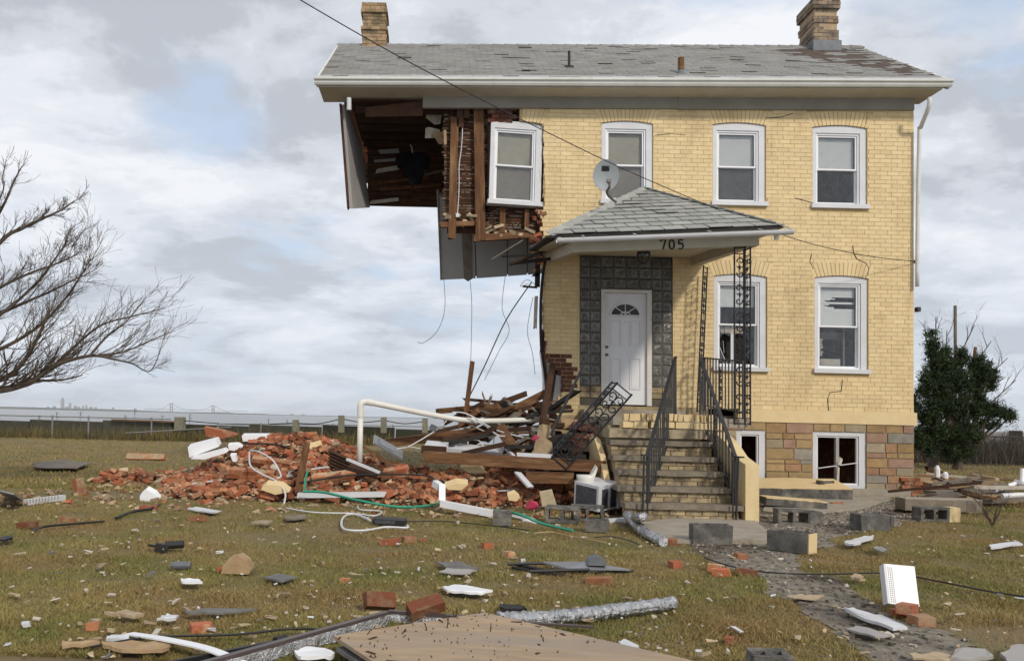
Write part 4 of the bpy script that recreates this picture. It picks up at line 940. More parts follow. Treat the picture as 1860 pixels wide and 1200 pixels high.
def stud(p0, p1, y, wpx, mt='wood_upright', dep=.09):
    a, b = F(*p0, y), F(*p1, y); m = MB(); m.beam(a, b, wpx / 102, dep, up=(0, 1, 0), t=rnd(.2, .8), ends=.02); m.build('stud', mt, **HB)
stud((826, 215), (821, 433), .12, 14); stud((869, 198), (873, 437), .12, 18); stud((836, 200), (836, 232), .12, 12, 'wood_dark'); stud((890, 200), (889, 372), .14, 8, 'wood_dark'); stud((847, 198), (846, 216), .12, 12, 'wood_dark')
stud((913, 378), (912, 425), .13, 10); stud((957, 380), (956, 424), .13, 8); stud((860, 433), (968, 426), .13, 12, 'wood'); stud((800, 409), (862, 406), .14, 9, 'wood'); stud((808, 236), (809, 262), .1, 5, 'wood_pale', .02)
m = MB(); z_ = F(840, 400, .15)
for k in range(26): px, py = rnd(805, 965), 0; py = 398 + rnd(-8, 14) if px < 860 else 418 + rnd(-10, 12); m.obox(F(px, py, .12 + rnd(-.05, .06)), rnd(.05, .22), rnd(.02, .06), rnd(.02, .07), rot(rnd(-.4, .4), rnd(-.5, .5), rnd(-.6, .6)), rnd(0, 1), .012)
o = m.build('plaster_crumbs', 'chip', **HB); o['kind'] = 'stuff'
m = MB(); m.tube(smooth_path([F(838, 200, .1), F(840, 235, .1), F(838, 270, .08), F(834, 300, .08), F(834, 330, .08), F(833, 360, .08), F(831, 388, .08)], 4), .008, 5); m.build('conduit', 'cable_white', **HB)
m = MB(); m.obox(F(831, 391, .06), .06, .04, .07); m.build('outlet_box', 'white', **HB)
# dark wall behind the lath, room ceiling with joists, end wall, rear lath wall
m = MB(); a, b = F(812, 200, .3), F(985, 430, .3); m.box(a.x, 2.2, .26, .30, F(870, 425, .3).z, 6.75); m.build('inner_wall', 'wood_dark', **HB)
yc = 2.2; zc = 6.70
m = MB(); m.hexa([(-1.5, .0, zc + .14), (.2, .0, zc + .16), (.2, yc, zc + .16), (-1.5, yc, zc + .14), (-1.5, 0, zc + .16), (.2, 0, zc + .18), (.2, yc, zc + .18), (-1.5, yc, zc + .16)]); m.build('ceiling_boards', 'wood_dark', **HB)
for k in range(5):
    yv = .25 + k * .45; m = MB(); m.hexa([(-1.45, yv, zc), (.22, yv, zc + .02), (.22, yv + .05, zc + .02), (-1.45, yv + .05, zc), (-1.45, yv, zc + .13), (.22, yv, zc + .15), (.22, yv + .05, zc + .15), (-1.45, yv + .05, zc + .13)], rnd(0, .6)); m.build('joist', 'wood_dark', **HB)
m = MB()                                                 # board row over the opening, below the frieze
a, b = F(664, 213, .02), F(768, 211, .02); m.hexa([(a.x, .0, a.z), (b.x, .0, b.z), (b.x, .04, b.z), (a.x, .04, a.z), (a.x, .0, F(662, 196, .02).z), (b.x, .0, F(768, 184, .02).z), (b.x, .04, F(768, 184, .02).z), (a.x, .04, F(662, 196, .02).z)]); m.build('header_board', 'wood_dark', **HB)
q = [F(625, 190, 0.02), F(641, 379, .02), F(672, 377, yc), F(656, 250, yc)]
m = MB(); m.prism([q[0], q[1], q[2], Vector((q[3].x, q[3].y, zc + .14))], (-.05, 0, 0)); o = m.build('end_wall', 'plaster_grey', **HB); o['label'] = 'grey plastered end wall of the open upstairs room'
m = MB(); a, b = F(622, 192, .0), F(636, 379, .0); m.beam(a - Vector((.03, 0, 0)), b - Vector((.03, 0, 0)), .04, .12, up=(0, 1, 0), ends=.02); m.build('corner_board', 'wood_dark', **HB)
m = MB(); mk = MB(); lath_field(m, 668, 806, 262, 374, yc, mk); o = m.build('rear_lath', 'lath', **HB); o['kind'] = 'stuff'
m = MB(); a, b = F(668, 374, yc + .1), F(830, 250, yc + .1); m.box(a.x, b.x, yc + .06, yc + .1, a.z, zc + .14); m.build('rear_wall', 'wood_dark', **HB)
for (px0, py0, px1, py1, mt) in ((684, 311, 727, 304, 'plaster'), (690, 276, 722, 274, 'plaster_grey'), (735, 240, 800, 236, 'plaster'), (738, 262, 775, 258, 'plaster_grey'), (681, 293, 720, 290, 'plaster_grey'), (672, 368, 723, 362, 'plaster'), (690, 332, 780, 322, 'wood'), (680, 258, 760, 250, 'wood'), (690, 344, 800, 336, 'wood'), (770, 318, 806, 310, 'wood_grey')):
    a, b = F(px0, py0, yc - .05), F(px1, py1, yc - .05); m = MB(); m.beam(a, b, .02, rnd(.05, .09), ends=.05); m.build('slat', mt, **HB)
for px, py, s, ry in ((790, 212, .24, .6), (800, 250, .2, 1.0), (785, 240, .22, -.2)):
    m = MB(); m.obox(F(px, py, .5), s, .03, s * .7, rot(.3, ry, .3), .5, .05); m.build('hanging_plaster', 'plaster' if s > .21 else 'wood_pale', **HB)
# grey wall sheets left hanging under the room
yg = 1.5
sheets = [((793, 345), (812, 372), (816, 507), (800, 508)), ((812, 372), (860, 372), (864, 505), (816, 507)), ((862, 372), (920, 372), (921, 501), (866, 505)), ((922, 372), (957, 372), (957, 498.5), (923, 501)), ((959, 372), (985, 372), (985, 496), (959, 498.5))]
m = MB(); m.prism([F(*p, yg + .04) for p in reversed(((797, 350), (985, 350), (985, 494), (802, 505)))], (0, .03, 0)); m.build('sheet_backing', 'wood_grey', **HB)
for k, sh_ in enumerate(sheets):
    m = MB(); m.prism([F(*p, yg) for p in reversed(sh_)], (0, .03, 0)); m.build('wall_sheet', 'plaster_grey', **HB)
m = MB(); m.prism([F(*p, yg - .02) for p in ((838, 420), (856, 420), (858, 506), (850, 511), (843, 506))][::-1], (0, .015, 0)); m.build('dark_strip', 'wood_grey', **HB)
m = MB(); m.beam(F(796, 345, yg), F(801, 508, yg), .03, .05, up=(0, 1, 0)); m.build('sheet_edge', 'wood_grey', **HB)
m = MB(); m.tube([F(893, 471, -.2), F(950, 436, -.1)], .012, 5); m.build('bent_rod', 'wood_grey', **HB)
m = MB(); m.beam(F(926, 481, -.3), F(990, 455, -.6), .06, .035); m.build('splintered_board', 'wood_dark', **HB)
# debris along the torn vertical edge of the facade
m = MB()
for k in range(16): m.obox(F(975 + rnd(-6, 12), 385 + k * 7 + rnd(-3, 3), rnd(.0, .12)), rnd(.06, .2), .09, .06, rot(rnd(-.4, .4), rnd(-.5, .5), rnd(-.6, .6)), rnd(0, 1), .01)
o = m.build('broken_brick_edge', 'red_brick', **HB); o['kind'] = 'stuff'
m = MB(); m.tube(smooth_path([F(992, 468, -.1), F(986, 500, -.05), F(982, 560, -.05), F(984, 640, -.05), F(993, 690, -.05), F(992, 730, -.15), F(985, 760, -.2)], 5), .028, 6); m.build('torn_downpipe', 'dark', **HB)
m = MB(); m.tube(smooth_path([F(981, 640, -.1), F(987, 690, -.1), F(988, 730, -.2), F(982, 765, -.3)], 5), .014, 6); m.build('conduit', 'cable_white', **HB)
for (a, b, wv, mt) in (((974, 540), (972, 595), .06, 'plaster'), ((977, 470), (976, 520), .09, 'dark'), ((968, 500), (980, 498), .04, 'wood_dark'), ((950, 520), (975, 522), .03, 'wood_dark'), ((1002, 665), (996, 760), .07, 'wood_dark'), ((1017, 680), (1008, 742), .12, 'plaster_grey'), ((988, 600), (984, 640), .07, 'wood_dark')):
    m = MB(); m.beam(F(*a, .05), F(*b, .05), wv, .05, up=(0, 1, 0), ends=.03); m.build('splintered_board', mt, **HB)
# hanging wires
for pts in ([(806, 505), (808, 560), (795, 600), (770, 622), (758, 621)], [(854, 510), (857, 560), (855, 660)], [(918, 500), (912, 560), (925, 600), (905, 640), (880, 690)], [(968, 540), (958, 600), (967, 640), (972, 680)], [(960, 515), (945, 520), (957, 508), (972, 517)], [(985, 372), (990, 340), (986, 300)], [(975, 372), (978, 390), (974, 402), (985, 425), (1000, 436)]):
    m = MB(); m.tube(smooth_path([F(p[0], p[1], .3 if p[1] > 450 else -.03) for p in pts], 5), .0045, 4); m.build('hanging_wire', 'rubber', **HB)
m = MB(); m.tube(smooth_path([F(966, 512, .3), F(920, 580, .2), F(880, 665, 0), F(845, 735, -.3)], 5), .011, 5); m.build('hanging_cable', 'rubber', **HB)

# black shirt hanging in the open room
t = thing('hanging_shirt', 'black shirt on a hanger in the torn open upstairs room', 'shirt', lean(F(750, 333, 1.1)))
sil = [(-.33, -.06), (-.24, .0), (-.06, .03), (.0, .0), (.06, .03), (.24, .0), (.34, -.08), (.30, -.30), (.21, -.28), (.20, -.40), (.17, -.52), (.09, -.60), (.05, -.57), (.0, -.64), (-.07, -.60), (-.10, -.47), (-.17, -.42), (-.2, -.26), (-.30, -.28)]
c = F(750, 278, 1.1); m = MB(); m.prism([(c.x + a, c.y + .03 * math.sin(a * 22), c.z + b) for a, b in reversed(sil)], (0, .07, 0)); m.build('garment', 'cloth_black', t, house=True)
m = MB(); m.tube([(c.x - .01, c.y, c.z + .0), (c.x - .02, c.y, c.z + .1), (c.x - .05, c.y, c.z + .16)], .006, 5); m.build('hanger_hook', 'white', t, house=True)

# ---- satellite dish on the porch roof
Yd = -2.0; c = F(1101, 318, Yd); t = thing('satellite_dish', 'grey satellite dish with a dark square emblem on the porch roof', 'satellite dish', lean(F(1118, 362, Yd)))
m = MB(); n = 28; rx, rz = .2, .225; ring = []
for j, f in enumerate((0, .35, .7, 1.0)):
    for k in range(n):
        th = 2 * math.pi * k / n; ring.append((c.x + rx * f * math.cos(th), c.y + .05 * (1 - f * f) + .06 * f * math.sin(th) * -1, c.z + rz * f * math.sin(th)))
fs = [(j * n + k, j * n + (k + 1) % n, (j + 1) * n + (k + 1) % n, (j + 1) * n + k) for j in range(3) for k in range(n)]
back = [(p[0], p[1] + .012, p[2]) for p in ring]
m.add(ring, fs); m.add(back, [tuple(reversed(f)) for f in fs]); N3 = 3 * n
m.add([ring[N3 + k] for k in range(n)] + [back[N3 + k] for k in range(n)], [(k, (k + 1) % n, (k + 1) % n + n, k + n) for k in range(n)])
dish = m.build('reflector', 'dish_grey', t, house=True, smooth=True)
e = F(1100, 306, Yd)
def dpt(a, b, off):                                    # point on the dish face
    X, Z = e.x + a, e.z + b; u_, v_ = (X - c.x) / rx, (Z - c.z) / rz; f2 = u_ * u_ + v_ * v_
    return (X, c.y + .05 * (1 - f2) - .06 * v_ - off, Z)
m = MB(); m.add([dpt(*p, .004) for p in ((-.06, -.035), (.06, -.035), (.06, .035), (-.06, .035))], [(0, 1, 2, 3)]); em = m.build('emblem', 'rubber', dish, house=True); em['label'] = 'dark square emblem with a pale swoosh'
m = MB(); sw_ = [(-.05, -.03), (.0, -.03), (.03, -.012), (.045, .03), (.038, .03), (.02, -.002), (.0, -.016), (-.05, -.02)]
m.add([dpt(a + .012, b, .006) for a, b in sw_], [tuple(range(len(sw_)))]); m.build('emblem_mark', 'dish_grey', em.parent, house=True)
m = MB(); m.tube(smooth_path([F(1106, 330, Yd - .1), F(1107, 340, Yd - .25), F(1102, 349, Yd - .1), F(1108, 358, Yd), F(1120, 368, Yd)], 4), .02, 6); m.build('arm', 'steel_dark', t, house=True)
m = MB(); m.obox(F(1106, 329, Yd - .14), .06, .07, .05); m.build('feed_horn', 'steel_dark', t, house=True)
# ---- overhead service wire
def wire(pts, r, name, lab, mt='rubber', cat='cable', n=8):
    m = MB(); m.tube(smooth_path(pts, n), r, 5); return one(m, name, mt, lab, cat)
wire([at(300, -150, 7.6), at(545, 0, 8.6), at(760, 122, 9.6), at(985, 236, 10.9), at(1180, 328, 12.0), at(1420, 426, 13.3), at(1560, 462, 14.0), lean(F(1663, 475, -.05))], .0065, 'service_wire', 'dark overhead wire slanting down from the upper left to the house', n=10)
m = MB(); m.obox(F(1664, 475, -.03), .05, .06, .06); m.build('wire_anchor', 'galv', **HB)
m = MB(); m.obox(F(1667, 562, .2), .06, .1, .08); m.build('wall_lamp', 'iron', **HB)

# ================================================================ rubble
MOUNDS = [(-5.3, -.8, .22, .5, .4), (-2.25, -1.2, .86, 1.6, 1.5), (-.7, -1.7, .52, 1.4, 1.2), (.7, -1.9, .50, 1.2, 1.1), (-4.5, -.6, .30, .75, .5), (-3.1, -2.7, .24, 1.05, .65), (-1.4, -2.7, .30, 1.2, .7), (1.45, -.5, 1.12, .85, 1.2), (1.9, -2.2, .75, .6, .9), (.3, -2.9, .24, 1.0, .5), (-3.4, -.9, .42, .8, .9)]
def pile(x, y):
    h = 0
    for cx_, cy_, a, rx_, ry_ in MOUNDS:
        d = ((x - cx_) / rx_) ** 2 + ((y - cy_) / ry_) ** 2
        if d < 4: h = max(h, 0) + a * math.exp(-1.6 * d) * (1 if h == 0 else .55)
    return max(0, h - .05)
hp = MB(); xs = np.arange(-6.2, 2.5, .1); ys = np.arange(-4.2, 1.6, .1)
for y in ys:
    for x in xs:
        h = pile(x, y); n_ = mnoise.noise(Vector((x * 5, y * 5, 0))) * .05 + mnoise.noise(Vector((x * 13, y * 13, 4))) * .03
        hp.v.append((x, y, h - .06 + (n_ if h > .02 else -.05)))
W_ = len(xs)
for j in range(len(ys) - 1):
    for i in range(W_ - 1):
        q = (j * W_ + i, j * W_ + i + 1, (j + 1) * W_ + i + 1, (j + 1) * W_ + i)
        if max(hp.v[k][2] for k in q) > -.05: hp.f.append(q); hp.t.append(.5)
o = hp.build('rubble_heap', 'rubble'); tag(o, 'long heap of broken brick and mortar dust left of the steps', 'rubble', kind='stuff')
# a family of brick meshes, whole and broken
def brick_mesh(i, L):
    m = MB(); m.obox((0, 0, 0), L, .095, .06, None, rnd(0, 1), .004); b = .006
    return m
BR = []
for i in range(18):
    L = rnd(.19, .205) if i < 10 else rnd(.08, .14); m = MB(); t = (i % 6) / 5
    pts = []
    for dz in (-1, 1):
        for dx, dy in ((-1, -1), (1, -1), (1, 1), (-1, 1)):
            jx = rnd(-.03, .03) if (i >= 10 and dx > 0) else rnd(-.003, .003)
            pts.append((dx * L / 2 + jx, dy * .0475 + rnd(-.003, .003), dz * .030 + rnd(-.002, .002)))
    m.hexa(pts, t); me = bpy.data.meshes.new('brick'); me.from_pydata(m.v, [], m.f); me.attributes.new('tint', 'FLOAT', 'FACE').data.foreach_set('value', m.t)
    me.materials.append(MATS['orange_brick' if i % 3 == 1 else 'red_brick']); BR.append((me, m))
def loose_brick(p, e, label, group=None, big=1.0, idx=None):
    me, _ = BR[idx if idx is not None else random.randrange(len(BR))]
    o = bpy.data.objects.new('brick', me); col.objects.link(o); o.location = p; o.rotation_euler = e; o.scale = (big, big, big)
    return tag(o, label, 'brick', group)
pts = []
tries = 0
while len(pts) < 1900 and tries < 40000:
    tries += 1; x, y = rnd(-5.8, 2.2), rnd(-4.1, .9); h = pile(x, y)
    if h < .03 and random.random() > .06: continue
    if h < .005: continue
    if x > -.2 and y > -1.6 and random.random() < .25: continue
    pts.append((x, y, h + rnd(-.035, .06), (random.gauss(0, .35), random.gauss(0, .35), rnd(0, 6.28))))
pts.sort(key=lambda p: p[1] - .25 * p[2])
for p in pts[:300]:
    loose_brick((p[0], p[1], p[2] + .01), p[3], 'loose red brick along the near foot of the rubble heap', 'bricks of the rubble heap')
mm = {'red_brick': MB(), 'orange_brick': MB()}
for p in pts[300:]:
    me, src = random.choice(BR); M = rot(*p[3]); k = me.materials[0].name
    mm[k].add([M @ Vector(v) + Vector(p[:3]) for v in src.v], src.f, rnd(0, 1))
for k, m in mm.items(): tag(m.build('brick_rubble', k), 'jumbled broken bricks piled on the far side of the heap', 'rubble', kind='stuff')
fr_m = {'chip': MB(), 'mortar': MB(), 'red_brick': MB()}
for _ in range(10000):
    x, y = rnd(-6.0, 2.3), rnd(-4.6, 1.0); h = pile(x, y)
    if h < .01 and random.random() > .12: continue
    s = abs(random.gauss(0, .024)) + .009; k = random.choices(list(fr_m), (.3, .5, .2))[0]
    fr_m[k].obox((x, y, h + rnd(-.02, .05) if h > .01 else .01), s * rnd(1, 2.2), s * rnd(.7, 1.6), s * rnd(.3, .9), rot(rnd(-.6, .6), rnd(-.6, .6), rnd(0, 6)), rnd(0, 1), s * .2)
for k, m in fr_m.items(): tag(m.build('rubble_fragments', k), 'small crumbs of mortar, plaster and brick over the heap', 'rubble', kind='stuff')

# ---- boards, panels and pipes on the heap (picture point and distance from the eye give the real position)
def plank(name, a, b, wv, hv, mt, lab, cat, up=(0, 0, 1), ends=.02, group=None, tint=.5):
    m = MB(); m.beam(at(*a), at(*b), wv, hv, up, tint, ends); return one(m, name, mt, lab, cat, group)
plank('timber_beam', (690, 806, 12.9), (925, 776, 13.2), .16, .13, 'wood', 'long brown roof beam lying across the middle of the heap', 'beam')
plank('timber_beam', (770, 829, 11.6), (1098, 847, 11.3), .16, .16, 'wood', 'long weathered beam lying level in front of the broken porch', 'beam')
plank('timber_beam', (880, 770, 13.6), (995, 712, 13.6), .12, .13, 'wood', 'brown beam slanting up to the torn wall edge', 'beam')
plank('timber_beam', (865, 742, 14.2), (990, 735, 14.0), .2, .12, 'wood_dark', 'dark beam end behind the slanting beam', 'beam')
plank('timber_post', (846, 752, 13.2), (858, 657, 13.2), .075, .06, 'wood_upright', 'upright splintered wood post sticking out of the heap', 'post', up=(0, 1, 0))
plank('timber_post', (541, 895, 11.3), (557, 805, 11.5), .09, .05, 'wood_upright', 'reddish brown stake leaning upright in the brick heap', 'post', up=(0, 1, 0))
plank('timber_beam', (908, 775, 12.5), (945, 835, 11.9), .16, .07, 'wood', 'brown board sloping down beside the white trough', 'board', up=(0, 1, .3))
plank('timber_beam', (660, 812, 12.4), (720, 850, 11.9), .14, .05, 'wood', 'short brown board sloping down beside the white pipe', 'board', up=(0, .5, 1))
plank('timber_beam', (937, 785, 13.1), (945, 745, 13.1), .05, .04, 'wood', 'thin upright stick behind the white pipe', 'stick', up=(0, 1, 0))
plank('timber_beam', (985, 770, 12.6), (1003, 665, 14.1), .10, .05, 'wood_dark', 'dark board standing against the torn wall', 'board', up=(0, 1, 0))
plank('shutter_board', (635, 845, 11.8), (690, 860, 11.6), .22, .03, 'wood_dark', 'dark louvred board with a white edge on the heap', 'board', up=(0, -.6, .8))
m = MB()
for k in range(6): m.beam(at(598, 818 + k * 6, 12.2), at(640, 836 + k * 6.5, 11.9), .05, .02, (0, -.6, .8), rnd(0, 1))
t = one(m, 'slatted_shutter', 'wood_dark', 'brown slatted wood panel lying in the brick heap', 'shutter', kind='stuff')
plank('white_strip', (632, 834, 11.6), (690, 858, 11.45), .05, .035, 'white', 'white painted edge strip on the dark board', 'strip')
plank('white_trough', (772, 812, 12.4), (915, 826, 12.3), .28, .14, 'white', 'long white painted trough lying behind the level beam', 'trough', up=(0, -.3, 1))
plank('white_strip', (912, 806, 12.2), (934, 830, 11.9), .05, .04, 'white', 'short white strip leaning across the trough end', 'strip')
plank('white_strip', (940, 858, 11.3), (964, 885, 11.0), .09, .03, 'white', 'white board end leaning under the level beam', 'strip')
plank('painted_board', (940, 826, 11.4), (1000, 829, 11.35), .05, .07, 'white', 'white peeling board lying on the level beam', 'board')
plank('dark_box', (767, 815, 12.1), (808, 818, 12.0), .2, .11, 'wood_dark', 'dark box end beside the white trough', 'box')
plank('curved_panel', (955, 866, 11.3), (1040, 868, 11.2), .12, .15, 'wood', 'brown arched wood panel hanging under the level beam', 'panel', up=(0, 0, 1))
m = MB(); a = at(705, 812, 12.3); m.obox(a, .5, .3, .03, rot(R(25), R(28), R(15))); m.obox(a + Vector((-.02, -.03, .035)), .26, .2, .02, rot(R(25), R(28), R(15))); one(m, 'metal_cabinet_door', 'steel_grey', 'grey metal door lying tilted on the heap by the white pipe', 'metal door')
for k, (a, b, wv) in enumerate((((845, 725, 13.6), (905, 730, 13.9), .12), ((900, 735, 13.8), (955, 715, 13.9), .1), ((930, 728, 14), (955, 712, 14), .16), ((860, 752, 13.4), (915, 748, 13.6), .1), ((880, 763, 13.2), (960, 757, 13.4), .09), ((915, 725, 13.9), (930, 740, 13.6), .08), ((958, 760, 13.3), (1000, 745, 13.5), .12), ((835, 745, 13.5), (862, 742, 13.6), .09))):
    plank('splintered_board', a, b, wv, rnd(.04, .09), random.choice(('wood', 'wood_dark', 'wood_grey', 'wood_dark')), 'broken board in the jumble behind the white pipe', 'board', group='jumbled boards behind the pipe', ends=.06)
# clutter beside the torn wall: dark blocks, boards and brick lumps between heap and porch
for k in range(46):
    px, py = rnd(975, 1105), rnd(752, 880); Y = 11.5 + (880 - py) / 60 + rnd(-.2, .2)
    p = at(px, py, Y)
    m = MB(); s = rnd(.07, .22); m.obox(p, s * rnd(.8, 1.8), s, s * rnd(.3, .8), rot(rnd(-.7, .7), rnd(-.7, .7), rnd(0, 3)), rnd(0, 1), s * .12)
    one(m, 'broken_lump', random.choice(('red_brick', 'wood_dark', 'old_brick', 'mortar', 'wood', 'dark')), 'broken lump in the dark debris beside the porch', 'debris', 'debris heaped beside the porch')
# white standpipe with elbow
m = MB(); pp = [at(653, 850, 11.9), at(655, 750, 11.9), at(655, 735, 11.9), at(660, 730, 11.92), at(670, 730, 11.95), at(790, 754, 12.4), at(862, 764, 12.6), at(966, 762, 13.0)]
t = thing('drain_pipe', 'white plastic drain pipe standing with an elbow and a long run', 'pipe', pp[0])
m.tube([pp[0], pp[1]], .041, 12); m.build('upright', 'pvc', t, smooth=True)
m = MB(); m.tube(smooth_path([pp[1], pp[2], pp[3], pp[4]], 5), .048, 12); m.build('elbow', 'pvc', t, smooth=True)
m = MB(); m.tube(smooth_path([pp[4], pp[5], pp[6], pp[7]], 5), .042, 12); m.build('run', 'pvc', t, smooth=True)
for a, b in ((pp[1], pp[0]), (pp[4], pp[5]), (pp[6], pp[5])):
    d_ = (b - a).normalized(); m = MB(); m.tube([a - d_ * .05, a + d_ * .06], .05, 12); m.build('coupling', 'pvc', t)
# white downspout pieces
t = thing('downspout_piece', 'white square downspout with a bent elbow lying before the heap', 'downspout', gnd(800, 915))
for a, b in (((790, 877, 10.9), (800, 884, 10.8)), ((803, 882, 10.8), (803, 912, 10.6)), ((802, 914, 10.55), (893, 932, 10.2))):
    m = MB(); m.beam(at(*a), at(*b), .085, .085); m.build('segment', 'white_clean', t)
plank('downspout_piece', (920, 931, 10.2), (968, 944, 9.9), .085, .03, 'white_clean', 'flattened white downspout end behind the small block', 'downspout')
plank('downspout_piece', (952, 944, 9.9), (1000, 958, 9.6), .08, .02, 'white_clean', 'thin white strip on the grass by the green hose', 'strip')
plank('gutter_piece', (540, 899, 11.2), (700, 897, 11.3), .1, .07, 'white', 'long white gutter length lying in the brick heap', 'gutter')
plank('plastic_pipe', (1083, 948, 10.0), (1135, 945, 10.1), .075, .07, 'white', 'short white pipe lying before the steps', 'pipe')
# white painted wall lumps on the heap
def lump(px_pts, Y, dep, mt, name, lab, back=None, tiltv=(0, 1, 0)):
    m = MB(); m.prism([at(*p, Y) for p in reversed(px_pts)], Vector(tiltv).normalized() * dep); o = one(m, name, mt, lab, 'wall fragment')
    return o
lump([(341, 812), (392, 799), (397, 811), (344, 831)], 13.0, .18, 'white_clean', 'painted_wall_piece', 'white plastered slab tilted on top of the left heap', tiltv=(0, 1, .3))
lump([(346, 833), (405, 817), (411, 822), (372, 834)], 12.8, .2, 'white_clean', 'painted_wall_piece', 'white slab just under the tilted plastered slab', tiltv=(0, 1, .2))
lump([(439, 791), (494, 791), (493, 803), (441, 801)], 13.6, .2, 'white_clean', 'painted_wall_piece', 'white slab lying level at the back of the heap', tiltv=(0, 1, .2))
lump([(414, 808), (431, 807), (440, 812), (434, 820), (416, 817)], 13.1, .1, 'white_clean', 'painted_wall_piece', 'small ragged white plaster piece between the white slabs', tiltv=(0, 1, .4))
lump([(418, 826), (428, 826), (430, 838), (423, 838)], 12.6, .08, 'white_clean', 'painted_wall_piece', 'small white plaster chip below the ragged piece', tiltv=(0, 1, .4))
lump([(254, 900), (266, 889), (281, 897), (289, 907), (286, 915), (254, 914)], 11.1, .1, 'white_clean', 'painted_wall_piece', 'white faced brick fragment at the left foot of the heap', tiltv=(0, 1, .5))
lump([(474, 889), (484, 880), (512, 882), (526, 893), (500, 898)], 11.1, .12, 'yellow_paint', 'painted_wall_piece', 'pale yellow faced fragment at the front of the heap', tiltv=(0, 1, .5))
lump([(808, 884), (830, 877), (850, 880), (838, 890), (815, 889)], 11.2, .12, 'yellow_paint', 'painted_wall_piece', 'pale yellow faced fragment by the downspout elbow', tiltv=(0, 1, .6))
lump([(836, 848), (868, 847), (881, 859), (850, 858)], 11.7, .16, 'yellow_paint', 'painted_wall_piece', 'pale yellow faced fragment under the level beam', tiltv=(0, 1, .4))
lump([(922, 900), (935, 896), (944, 904), (938, 910), (924, 908)], 11.0, .1, 'yellow_paint', 'painted_wall_piece', 'small yellow faced fragment left of the beige board', tiltv=(0, 1, .5))
lump([(980, 894), (1003, 890), (1011, 917), (985, 919)], 10.9, .03, 'insul', 'beige_board', 'square beige board leaning beside the air conditioner', tiltv=(0, 1, .5))
lump([(370, 776), (400, 782), (430, 790), (400, 797), (375, 792)], 13.9, .15, 'red_brick', 'brick_wall_piece', 'chunk of mortared brick wall at the back of the heap', tiltv=(0, 1, .2))
def brick_chunk(px, py, Y, e, nx_, nz_, lab, face=None):
    p = at(px, py, Y); t = thing('brick_chunk', lab, 'brick chunk', p); M = Matrix.Translation(p) @ rot(*e).to_4x4()
    m = MB(); m.obox((0, 0, 0), nx_ * .205 - .02, .09, nz_ * .07 - .012); m.build('mortar', 'mortar', t, M=M)
    for j in range(nz_):
        for i in range(nx_): 
            q = MB(); q.obox(((i - (nx_ - 1) / 2) * .205 + (.05 if j % 2 else 0) * .6, 0, (j - (nz_ - 1) / 2) * .07), .195, .1, .06, None, rnd(0, 1), .004); q.build('brick', 'orange_brick' if (i + j) % 2 else 'red_brick', t, M=M)
brick_chunk(605, 866, 11.7, (R(35), R(-8), R(5)), 3, 2, 'mortared row of bricks still joined, in the middle of the heap')
brick_chunk(265, 829, 13.2, (R(70), 0, R(4)), 3, 1, 'flat mortared bricks at the left tip of the heap')
brick_chunk(505, 842, 12.3, (R(30), R(6), R(-12)), 4, 2, 'mortared row of bricks under the white cord')
brick_chunk(145, 893, 11.7, (R(15), R(80), R(10)), 2, 2, 'chunk of joined bricks on the lawn left of the heap')
brick_chunk(450, 860, 11.8, (R(25), R(4), R(14)), 3, 2, 'mortared bricks at the left front of the heap')
brick_chunk(715, 858, 11.8, (R(30), R(-10), R(-20)), 2, 2, 'mortared bricks below the metal door')
# cords and hose
def cord(pts, r, name, mt, lab, cat='cable'): return wire([at(*p) for p in pts], r, name, lab, mt, cat)
cord([(455, 818, 12.2), (470, 820, 11.9), (495, 835, 11.6), (510, 862, 11.3), (503, 868, 11.2)], .012, 'extension_cord', 'cable_white', 'white cord arching over the brick heap')
cord([(453, 820, 12.2), (455, 845, 11.6), (475, 860, 11.4), (505, 875, 11.2), (518, 895, 11.0), (516, 915, 10.8)], .012, 'extension_cord', 'cable_white', 'white cord running down the front of the heap')
def gcord(pts, r, name, mt, lab, cat='cable', z=.03): return wire([gnd(*p, z) for p in pts], r, name, lab, mt, cat)
gcord([(520, 922), (570, 930), (640, 932), (680, 936), (692, 928), (655, 925), (650, 918)], .01, 'extension_cord', 'cable_white', 'thin white cord along the grass behind the receiver')
gcord([(672, 944), (650, 935), (632, 934), (621, 944), (625, 960), (660, 963), (700, 957), (738, 958), (740, 954)], .013, 'extension_cord', 'cable_white', 'looped white power cord of the black receiver')
cord([(553, 890, 11.2), (556, 865, 11.3), (560, 852, 11.4)], .016, 'garden_hose', 'hose_green', 'short end of green hose on the brick heap', 'hose')
wire([at(550, 892, 11.0), at(590, 894, 10.95), at(650, 908, 10.7), gnd(720, 920, .05), gnd(775, 918, .05), gnd(800, 912, .06)], .018, 'garden_hose', 'green garden hose along the front of the heap', 'hose_green', 'hose')
wire([gnd(900, 925, .12), gnd(945, 934, .13), gnd(985, 950, .05), gnd(1040, 963, .03)], .018, 'garden_hose', 'green hose curling past the concrete blocks', 'hose_green', 'hose')
cord([(440, 805, 13.0), (500, 807, 12.8), (540, 818, 12.6)], .014, 'black_cable', 'rubber', 'black cable across the top of the heap')
cord([(545, 876, 11.3), (650, 862, 11.4), (770, 863, 11.3), (790, 875, 11.1)], .012, 'black_cable', 'rubber', 'black cable across the front of the heap')
